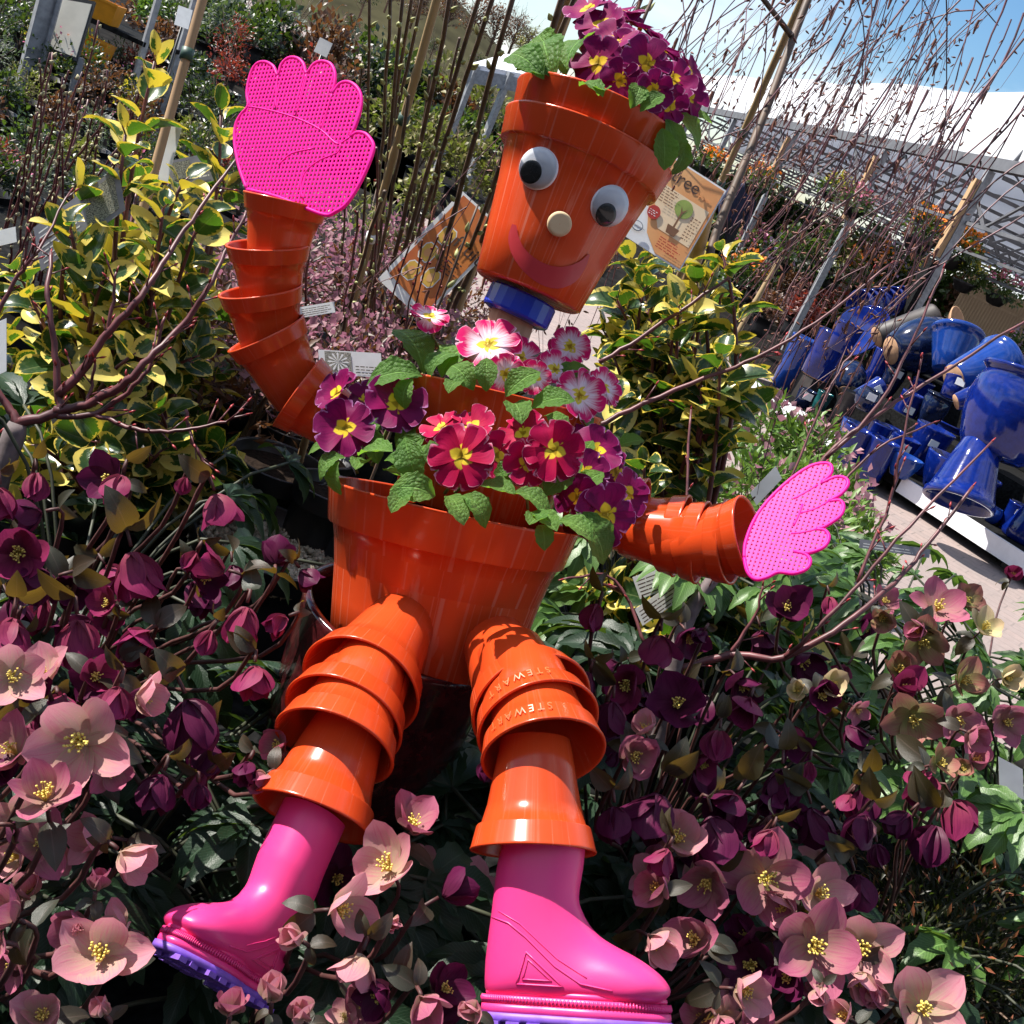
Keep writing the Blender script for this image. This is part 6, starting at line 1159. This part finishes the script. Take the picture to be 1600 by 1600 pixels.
# dark heath filling the bottom corner
bk = Bulk(); P = G(1520, 1480, .60)
t = thing('dwarf_heath', 'dark small leaved heath with red shoot tips in the bottom corner', 'shrub', Vector((P.x, P.y, ZB)))
put_cloud(bk, SLIM, 5200, P - ZR(.05), (.20, .26, .13), .016, 700, .8, 60); bk.build('crown', leafmat('heath_leaf', (0.014, 0.018, 0.010), (0.045, 0.038, 0.02), .4, .2, .1), t, 'stuff')
bk = Bulk(); put_cloud(bk, SLIM, 700, P - ZR(.01), (.20, .26, .13), .016, 701, 1.0, 60, .95); bk.build('red_tips', leafmat('heath_tip', (0.20, 0.05, 0.03), (0.34, 0.12, 0.06), .4, .3, .1), t, 'stuff')
mb = MB(); r = random.Random(9)
for k in range(40):
    q = P + Vector((r.uniform(-.2, .2), r.uniform(-.25, .25), r.uniform(-.05, .05))); tube(mb, bez((P.x + r.uniform(-.08, .08), P.y + r.uniform(-.1, .1), ZB), (P.x, P.y, ZB + .06), q, 4), .0015, 4)
obj('stems', mb, M_TWIGB, t)
# black pots and gravel topped pot left of the body
GP = W(425, 850, 1.60); gr_ = px(128, 1.6); gh = GP.z + .01 - ZB; t = thing('gravel_topped_pot', 'wide black pot topped with pale gravel, left of the body pot', 'pot', (GP.x, GP.y, ZB))
obj('tub', lathe(pot_profile(gh, gr_, gr_ * .85, .03, .006, .004), 64), M_BPOT, t, Matrix.Translation((GP.x, GP.y, ZB)))
peb = npT(([(-1, -1, -.6), (1, -1, -.6), (1, 1, -.6), (-1, 1, -.6), (-.7, -.8, .7), (.8, -.6, .6), (.6, .8, .75), (-.8, .6, .6)], [(4, 5, 6, 7), (0, 1, 5, 4), (1, 2, 6, 5), (2, 3, 7, 6), (3, 0, 4, 7), (3, 2, 1, 0)], [(0, 0)] * 8)); bk = Bulk(); r = random.Random(4)
for k in range(1500):
    a = r.random() * 6.28; q = math.sqrt(r.random()) * gr_ * .95; s_ = r.uniform(.0022, .0050); v = rvec(r); bk.put(peb, frame(v, rvec(r), GP + Vector((math.cos(a) * q, math.sin(a) * q, -.022 + r.uniform(-.003, .004))), s_))
b = NB('pale_gravel'); b.col(b.mix(b.n('NewGeometry').outputs['Random Per Island'], (0.20, 0.16, 0.11), (0.52, 0.44, 0.33))); b.set(Roughness=.8); bk.build('gravel', b.m, t, 'stuff')
for i, (x, y, d, rp, lb) in enumerate(((365, 610, 1.95, 70, 'black nursery pot under the bent elbow'), (440, 720, 1.75, 80, 'black nursery pot between the elbow and the gravel'), (330, 650, 2.1, 70, 'black nursery pot shaded by the variegated shrub'), (520, 760, 1.7, 60, 'black nursery pot just behind the body pot'), (455, 660, 1.95, 66, 'black nursery pot below the arm pots'))):
    P = W(x, y, d); R_ = px(rp, d); h_ = P.z - ZB; t = thing('nursery_pot', lb, 'pot', (P.x, P.y, ZB), 'black nursery pots'); obj('tub', lathe(pot_profile(h_, R_, R_ * .8, .03, .005, .003), 40), M_BPOT, t, Matrix.Translation((P.x, P.y, ZB))); obj('soil', lathe([(.0005, .004), (R_ * .5, .006), (R_ * .96, 0)], 30), M_SOIL, t, Matrix.Translation(P - ZR(.02)))
# hill, far trees, white canopy
mb = MB(); c = W(660, 40, 70); v = []; f = []; n = 40
for i in range(n + 1):
    for j in range(n + 1):
        a, b2 = -1 + 2 * i / n, -1 + 2 * j / n; z = 8.0 * math.exp(-(a * a * 4 + b2 * b2 * 4)) - .5 + .4 * math.sin(a * 9 + b2 * 5); v.append((c.x - 14 + a * 40, c.y + 20 + b2 * 45, z))
for i in range(n):
    for j in range(n): a = i * (n + 1) + j; f.append((a, a + n + 1, a + n + 2, a + 1))
struct('hill', mb.add(v, f), simple('rough_hillside', (0.05, 0.045, 0.022), 0.95, 0.4, .25, bump=.3), True)
def fartree(label, x, y, d, hpx, kind, seed):
    P = W(x, y, d); h = px(hpx, d); t = thing('hillside_tree', label, 'tree', P, 'bare trees on the hill'); r = random.Random(seed); mb = MB(); tube(mb, [P, P + ZR(h * .5), P + ZR(h * .75)], [h * .03, h * .02, h * .008], 6); obj('trunk', mb, M_TWIGB, t)
    mb = MB()
    for k in range(60):
        a = P + ZR(h * r.uniform(.2, .7)); dv = Vector((r.uniform(-1, 1), r.uniform(-1, 1), r.uniform(.2, 1.2))).normalized(); L_ = h * r.uniform(.2, .42); b = a + dv * L_; tube(mb, [a, a + dv * L_ * .5 + rvec(r) * L_ * .08, b], [h * .006, h * .004, h * .002], 3, 0, False)
        for q in range(4): s_ = a + dv * L_ * r.uniform(.3, 1); tube(mb, [s_, s_ + (dv + rvec(r) * .8) * L_ * .35], [h * .003, h * .0015], 3, 0, False)
    obj('branches', mb, M_TWIGB, t)
    bk = Bulk(); put_cloud(bk, SMALL, 500, P + ZR(h * .6), (h * .35, h * .35, h * .38), h * .05, seed, 0); bk.build('crown', FOL[kind], t, 'stuff')
for i, (x, y, d, h, k) in enumerate(((560, 30, 55, 60, 'dark'), (600, 20, 58, 60, 'brown'), (640, 45, 60, 70, 'brown'), (690, 60, 62, 80, 'brown'), (725, 75, 60, 80, 'brown'), (760, 88, 60, 85, 'brown'), (790, 95, 62, 80, 'brown'), (810, 105, 60, 70, 'olive'), (670, 95, 40, 40, 'dark'), (500, 10, 40, 70, 'dark'), (735, 118, 35, 40, 'dark'), (540, 70, 30, 50, 'dark'))):
    fartree('%s tree on the hillside counted away from the raised hand' % ORD[i], x, y, d, h, k, 800 + i)
CV = thing('canopy_shelter', 'white flat canopy on thin posts beside the head', 'shelter', W(800, 180, 12)); q = [W(735, 99, 12), W(850, 122, 12), W(860, 92, 13.5), W(790, 84, 13.5)]
mb = MB(); card(mb, q, .06); obj('canopy_roof', mb, M_WHITE, CV, smooth=False)
for a in (W(745, 103, 12), W(798, 113, 12), W(846, 122, 12)): mb = MB(); bar(mb, a, Vector((a.x, a.y, 0)), .06, .06); obj('post', mb, M_GALV, CV, smooth=False)
mb = MB(); bar(mb, q[0] - ZR(.12), q[1] - ZR(.12), .05, .14); obj('edge_beam', mb, M_GALV, CV, smooth=False)

# a shopper inside the tunnel house
PS = W(1128, 372, 17.0); PS.z = 0.0
def person(P):
    t = thing('person', 'person in a dark blue jacket standing among the bedding plants', 'person', P)
    J = {'pel': (0, 0, .95), 'chest': (0, 0, 1.30), 'neck': (0, 0, 1.47), 'hd': (0, -.02, 1.62), 'top': (0, -.01, 1.74)}
    v = [(0, 0, .95), (0, 0, 1.15), (0, 0, 1.38), (0, 0, 1.48), (0, -.02, 1.58), (0, -.02, 1.68), (-.10, 0, .88), (-.11, 0, .48), (-.11, .02, .06), (-.11, -.12, .03), (.10, 0, .88), (.11, -.06, .48), (.11, .02, .06), (.11, -.12, .03), (-.19, 0, 1.38), (-.25, .02, 1.12), (-.22, -.10, .92), (-.22, -.16, .86), (.19, 0, 1.38), (.25, .02, 1.12), (.22, -.12, .92), (.22, -.18, .86)]
    e = [(0, 1), (1, 2), (2, 3), (3, 4), (4, 5), (0, 6), (6, 7), (7, 8), (8, 9), (0, 10), (10, 11), (11, 12), (12, 13), (2, 14), (14, 15), (15, 16), (16, 17), (2, 18), (18, 19), (19, 20), (20, 21)]
    rad = [.15, .15, .16, .06, .085, .09, .10, .065, .045, .04, .10, .065, .045, .04, .075, .055, .042, .03, .075, .055, .042, .03]
    me = bpy.data.meshes.new('body'); me.from_pydata([tuple(Vector(p)) for p in v], e, []); b = bpy.data.objects.new('body_tmp', me); COL.objects.link(b); md = b.modifiers.new('skin', 'SKIN'); sd = b.modifiers.new('sub', 'SUBSURF'); sd.levels = 2
    for k, q in enumerate(rad): me.skin_vertices[0].data[k].radius = (q, q * (.75 if k < 3 else 1))
    me.skin_vertices[0].data[0].use_root = True
    dg = bpy.context.evaluated_depsgraph_get(); m2 = bpy.data.meshes.new_from_object(b.evaluated_get(dg)); bpy.data.objects.remove(b)
    for m in (simple('navy_jacket', (0.012, 0.016, 0.05), .8, .2, 9), simple('dark_trousers', (0.02, 0.02, 0.025), .8, .2, 9), simple('skin', (0.55, 0.32, 0.23), .5, .05, 9), simple('brown_hair', (0.05, 0.03, 0.02), .6, .2, 60)): m2.materials.append(m)
    for p in m2.polygons:
        z = p.center.z; hand = z < .91 and abs(p.center.x) > .17 and z > .7
        p.material_index = 2 if hand else 1 if z < .92 else 0 if z < 1.50 else (3 if z > 1.68 or p.center.y > .03 else 2); p.use_smooth = True
    link('body', m2, t, Matrix.Translation(P) @ Matrix.Rotation(.5, 4, 'Z'))
person(PS)
# ------------------------------------------------------------------ posts, boards, boxes at the upper left
t = thing('steel_post', 'grey steel post leaning in view beside the cream board', 'post', W(20, 200, 5.6)); A_, B_ = W(20, 200, 5.6), None
A_.z = 0; mb = MB(); bar(mb, A_, A_ + ZR(3), .075, .05); tube(mb, [A_ + Vector((.06, 0, 0)), A_ + Vector((.06, 0, 3))], .012, 6); obj('upright', mb, M_GALV, t, smooth=False)
t = thing('notice_board', 'blank cream notice board with a black frame behind the steel post', 'sign', W(105, 45, 5.5)); q = [W(92, -8, 5.5), W(148, 2, 5.5), W(120, 96, 5.5), W(66, 76, 5.5)]
mb = MB(); card(mb, q, .02); obj('frame', mb, M_BPOT, t, smooth=False); c = sum(q, Vector()) / 4; mb = MB(); nq = (CAM - c).normalized() * .006; card(mb, [c + (p - c) * .88 + nq for p in q], .01); obj('panel', mb, simple('cream_board', (0.62, 0.59, 0.50), .6, .05, 20), t, smooth=False)
for p_ in (q[3], q[2]): mb = MB(); bar(mb, p_ + Vector((0, .03, .02)), Vector((p_.x, p_.y + .03, 0)), .03, .03); obj('leg', mb, M_GALV, t, smooth=False)
M_YBOX = simple('orange_yellow_plastic', (0.62, 0.25, 0.01), .4, .1, 20)
for (x, y, lb) in ((165, 18, 'orange yellow box on the upper shelf beside the cream board'), (149, 78, 'orange yellow box on the lower shelf beside the cream board')):
    P = W(x, y, 6.2); t = thing('storage_box', lb, 'box', P, 'orange yellow boxes'); s_ = px(24, 6.2); h_ = px(16, 6.2); mb = MB(); v = []
    for z, k in ((-1, .82), (1, 1), (1, .9), (-.8, .74)):
        v += [P + Vector((sx * s_ * k, sy * s_ * .7 * k, z * h_)) for sx, sy in ((-1, -1), (1, -1), (1, 1), (-1, 1))]
    f = [(3, 2, 1, 0)] + [(a * 4 + i, a * 4 + (i + 1) % 4, (a + 1) * 4 + (i + 1) % 4, (a + 1) * 4 + i) for a in range(3) for i in range(4)] + [(12, 13, 14, 15)]
    obj('tub', mb.add(v, f), M_YBOX, t, smooth=False); mb = MB(); box(mb, P + ZR(h_ * .95) + Vector((0, -s_ * .72, 0)), (s_ * 1.04, 0, 0), (0, s_ * .03, 0), (0, 0, h_ * .12)); obj('lip', mb, M_YBOX, t, smooth=False)
t = thing('shelf_trolley', 'grey metal trolley frame holding the orange yellow boxes', 'trolley', W(160, 150, 6.3)); c = W(160, 60, 6.3)
for dx in (-.28, .28):
    for dy in (-.1, .35): mb = MB(); bar(mb, Vector((c.x + dx, c.y + dy, 0)), Vector((c.x + dx, c.y + dy, 1.75)), .03, .03); obj('post', mb, M_GALV, t, smooth=False)
for y in (36, 98): P = W(157, y, 6.25); mb = MB(); box(mb, (c.x, c.y + .12, P.z), (.29, 0, 0), (0, .24, 0), (0, 0, .012)); obj('shelf', mb, M_BENCH, t, smooth=False)
# ------------------------------------------------------------------ signs and plant labels
def text_on(parent, s, m, size, mat, name='lettering'):
    cu = bpy.data.curves.new(name, 'FONT'); cu.body = s; cu.size = size; cu.extrude = .0001; to = bpy.data.objects.new('tmp', cu); me = bpy.data.meshes.new_from_object(to); bpy.data.objects.remove(to); me.materials.append(mat); return link(name, me, parent, m)
M_INK = simple('dark_print', (0.06, 0.03, 0.02), .6, .1, 50); M_INKR = simple('red_print', (0.45, 0.03, 0.02), .6, .1, 50); M_INKG = simple('green_print', (0.26, 0.34, 0.07), .6, .15, 60); M_INKO = simple('orange_print', (0.80, 0.30, 0.09), .55, .12, 8, c2=(0.80, 0.44, 0.18)); M_INKP = simple('peach_print', (0.86, 0.66, 0.42), .55, .06, 10); M_INKB = simple('brown_print', (0.20, 0.09, 0.04), .6, .1, 50); M_REDP = simple('red_panel_print', (0.50, 0.07, 0.02), .5, .12, 8, c2=(0.62, 0.20, 0.03)); M_YELP = simple('yellow_print', (0.70, 0.42, 0.06), .5, .1, 30)
class Sheet:
    """a printed card: corners top-left, top-right, bottom-right, bottom-left in the photo at distance d; local coordinates run 0..1"""
    def __init__(s, name, label, corners, d, mat, th=.0012, cat='sign', group=None, dz=(0, 0, 0, 0)):
        q = [W(x, y, d + e) for (x, y), e in zip(corners, dz)]; s.o = q[3]; s.ex = q[2] - q[3]; s.ey = q[0] - q[3]; s.n = s.ex.cross(s.ey).normalized(); s.k = 0
        s.t = thing(name, label, cat, q[3], group); mb = MB(); card(mb, [q[3], q[2], q[3] + s.ex + s.ey, q[0]], th); obj('sheet', mb, mat, s.t, smooth=False)
    def p(s, u, v, z=0): return s.o + s.ex * u + s.ey * v + s.n * z
    def lift(s): s.k += 1; return .0004 + s.k * .00025
    def poly(s, pts, mat, name='print'):
        z = s.lift(); mb = MB(); mb.add([s.p(u, v, z) for u, v in pts], [tuple(range(len(pts)))]); return obj(name, mb, mat, s.t, smooth=False)
    def disc(s, u, v, ru, rv, mat, name='print', n=24): return s.poly([(u + ru * math.cos(i * 6.2832 / n), v + rv * math.sin(i * 6.2832 / n)) for i in range(n)], mat, name)
    def text(s, st, u, v, h, mat, name='lettering'):
        x = s.ex.normalized(); y = (s.ey - x * s.ey.dot(x)).normalized(); m = Matrix((x, y, x.cross(y))).transposed().to_4x4(); m.translation = s.p(u, v, s.lift()); return text_on(s.t, st, m, h * s.ey.length, mat, name)
    def lines(s, u0, u1, v0, v1, n, mat, seed=0, th=.35):
        r = random.Random(seed); z = s.lift(); mb = MB(); dv = (v1 - v0) / n
        for i in range(n):
            a = u0; b = u1 - r.uniform(0, .3) * (u1 - u0); v = v0 + i * dv
            while a < b:
                e = min(b, a + r.uniform(.04, .14) * max(.3, (u1 - u0) * 2)); mb.add([s.p(a, v, z), s.p(e, v, z), s.p(e, v + dv * th, z), s.p(a, v + dv * th, z)], [(0, 1, 2, 3)]); a = e + .018
        obj('small_print', mb, mat, s.t, smooth=False)
sg = Sheet('tree_care_sign', 'white and orange tree sign with a potted tree drawing, right of the head', [(1045, 240), (1118, 306), (1062, 424), (972, 366)], 1.56, M_LABEL, .003)
sg.poly([(.10, 1 - .02), (.98, .98), (.98, .02), (.55, .02), (.30, .16), (.12, .42)], M_INKO); sg.poly([(.14, .70), (.94, .70), (.94, .26), (.40, .26), (.18, .48)], M_INKP)
sg.text('tree', .20, .78, .20, M_INK); sg.text('for you', .66, .78, .055, M_INKO)
sg.disc(.60, .58, .14, .10, M_INKG, 'tree_drawing'); sg.poly([(.585, .36), (.615, .36), (.612, .52), (.66, .60), (.60, .55), (.55, .60), (.588, .52)], M_INKB, 'tree_drawing'); sg.poly([(.50, .36), (.70, .36), (.67, .27), (.53, .27)], M_INKB, 'tree_drawing'); sg.disc(.24, .38, .10, .075, M_INKR, 'red_roundel'); sg.lines(.17, .31, .345, .41, 3, M_LABEL, 3)
sg.lines(.20, .46, .52, .70, 6, M_INKB, 1); sg.lines(.76, .93, .30, .58, 8, M_INKB, 2); sg.lines(.50, .90, .08, .22, 5, M_INKR, 4); sg.disc(.13, .16, .09, .055, M_GREYL, 'oval_mark'); sg.disc(.13, .16, .078, .045, M_LABEL, 'oval_mark'); sg.text('THOMPSON', .065, .148, .026, M_GREYL)
s2 = Sheet('fruit_tree_sign', 'red and orange fruit tree sign with a white border behind the brown stems', [(722, 298), (790, 360), (660, 500), (590, 436)], 2.15, M_LABEL, .003)
s2.poly([(.07, .98), (.95, .98), (.95, .13), (.80, .07), (.07, .10)], M_REDP); 
def rsq(s, u, v, a, b, m): s.poly([(u + a * c_ * (1 - .18 * (abs(s_) > .9)), v + b * s_ * (1 - .18 * (abs(c_) > .9))) for c_, s_ in ((-1, -.7), (-.7, -1), (.7, -1), (1, -.7), (1, .7), (.7, 1), (-.7, 1), (-1, .7))], m)
for (u, v) in ((.30, .24), (.30, .44), (.34, .64), (.62, .30)): rsq(s2, u, v, .13, .085, M_LABEL); rsq(s2, u, v, .115, .075, M_YELP); s2.disc(u, v, .06, .04, M_INKO)
s2.text('fruit', .50, .62, .16, M_INK); s2.lines(.55, .90, .40, .56, 5, M_INK, 7)
def label(lb, corners, d, mat=None, lines=None, pic=None, ink=None, dz=(0, 0, 0, 0)):
    s = Sheet('plant_label', lb, corners, d, mat or M_LABEL, .0007, 'plant label', 'plant labels', dz)
    if pic: s.poly([(pic[0], pic[1]), (pic[2], pic[1]), (pic[2], pic[3]), (pic[0], pic[3])], pic[4])
    if d > 4: mb = MB(); p_ = s.p(.5, .5) + Vector((0, .012, 0)); tube(mb, [p_, Vector((p_.x, p_.y, 0))], .006, 6); obj('stick', mb, M_BPOT, s.t)
    if lines: s.lines(*lines[:4], lines[4], ink or M_INK, len(lb), .28)
    return s
M_PIC = simple('photo_print', (0.16, 0.15, 0.10), .5, .8, 900, c2=(0.55, 0.53, 0.45)); M_PICG = simple('leaf_photo_print', (0.10, 0.11, 0.08), .5, .8, 700, c2=(0.38, 0.38, 0.30))
lb1 = label('white plant label with a photo of a white star flower below the raised arm', [(497, 546), (604, 558), (598, 590), (500, 584)], 1.5, None, (.58, .98, .12, .5, 3), (.10, .12, .52, .95, M_PIC))
for a in range(12): an = a * .5236; lb1.poly([(.31, .53), (.31 + .15 * math.cos(an - .12), .53 + .34 * math.sin(an - .12)), (.31 + .18 * math.cos(an), .53 + .40 * math.sin(an)), (.31 + .15 * math.cos(an + .12), .53 + .34 * math.sin(an + .12))], M_LABEL)
label('white paper label wrapped on the bamboo cane', [(468, 480), (522, 474), (524, 488), (470, 497)], 1.62, None, (.05, .9, .15, .9, 4))
label('dark grey plant label with a leaf photo low in the variegated shrub', [(52, 356), (148, 290), (196, 328), (64, 424)], 1.5, M_GREYL, (.05, .5, .1, .9, 7), (.58, .12, .94, .9, M_PICG), M_LABEL)
label('grey plant label with a small photo behind the variegated shoots', [(262, 252), (330, 240), (336, 282), (268, 296)], 1.62, M_GREYL, (.55, .95, .2, .8, 3), (.08, .3, .5, .9, M_PICG), M_LABEL)
label('narrow blank white label standing in the variegated shrub', [(268, 196), (282, 206), (262, 284), (246, 280)], 1.6)
label('white plant label with small print under the lowered arm', [(988, 902), (1066, 870), (1082, 906), (1000, 936)], 1.52, None, (.05, .95, .1, .9, 5))
label('second white plant label tucked below the first under the lowered arm', [(992, 952), (1068, 905), (1080, 925), (1004, 978)], 1.50, None, (.05, .95, .1, .9, 4))
label('translucent grey plant label lying by the paving', [(1344, 842), (1420, 850), (1452, 872), (1342, 856)], 2.0, M_GREYL, (.05, .9, .2, .8, 2), None, M_LABEL)
label('pale grey label beside the lowered hand', [(1172, 770), (1210, 740), (1222, 748), (1182, 790)], 2.1, simple('pale_grey_card', (.45, .45, .47), .4, .1, 20))
label('white price card pinned among the plants at the top', [(279, 8), (303, 12), (294, 46), (272, 38)], 5.0)
label('white price card above the raised hand', [(500, 58), (520, 66), (510, 90), (490, 80)], 5.0, simple('dull_white_card', (.55, .53, .5), .5, .05, 20))
label('white label edge at the left border', [(-8, 505), (8, 512), (10, 580), (-8, 588)], 1.3)
label('white clip label at the left border under the catkin stems', [(-10, 362), (18, 358), (26, 378), (-8, 386)], 1.9)
label('grey label beside the lower right flowers', [(1560, 1182), (1606, 1206), (1600, 1250), (1562, 1230)], 1.5, simple('silver_card', (.5, .5, .52), .4, .1, 20))
for (x, y, w_, h_) in ((190, 118, 60, 0),): pass
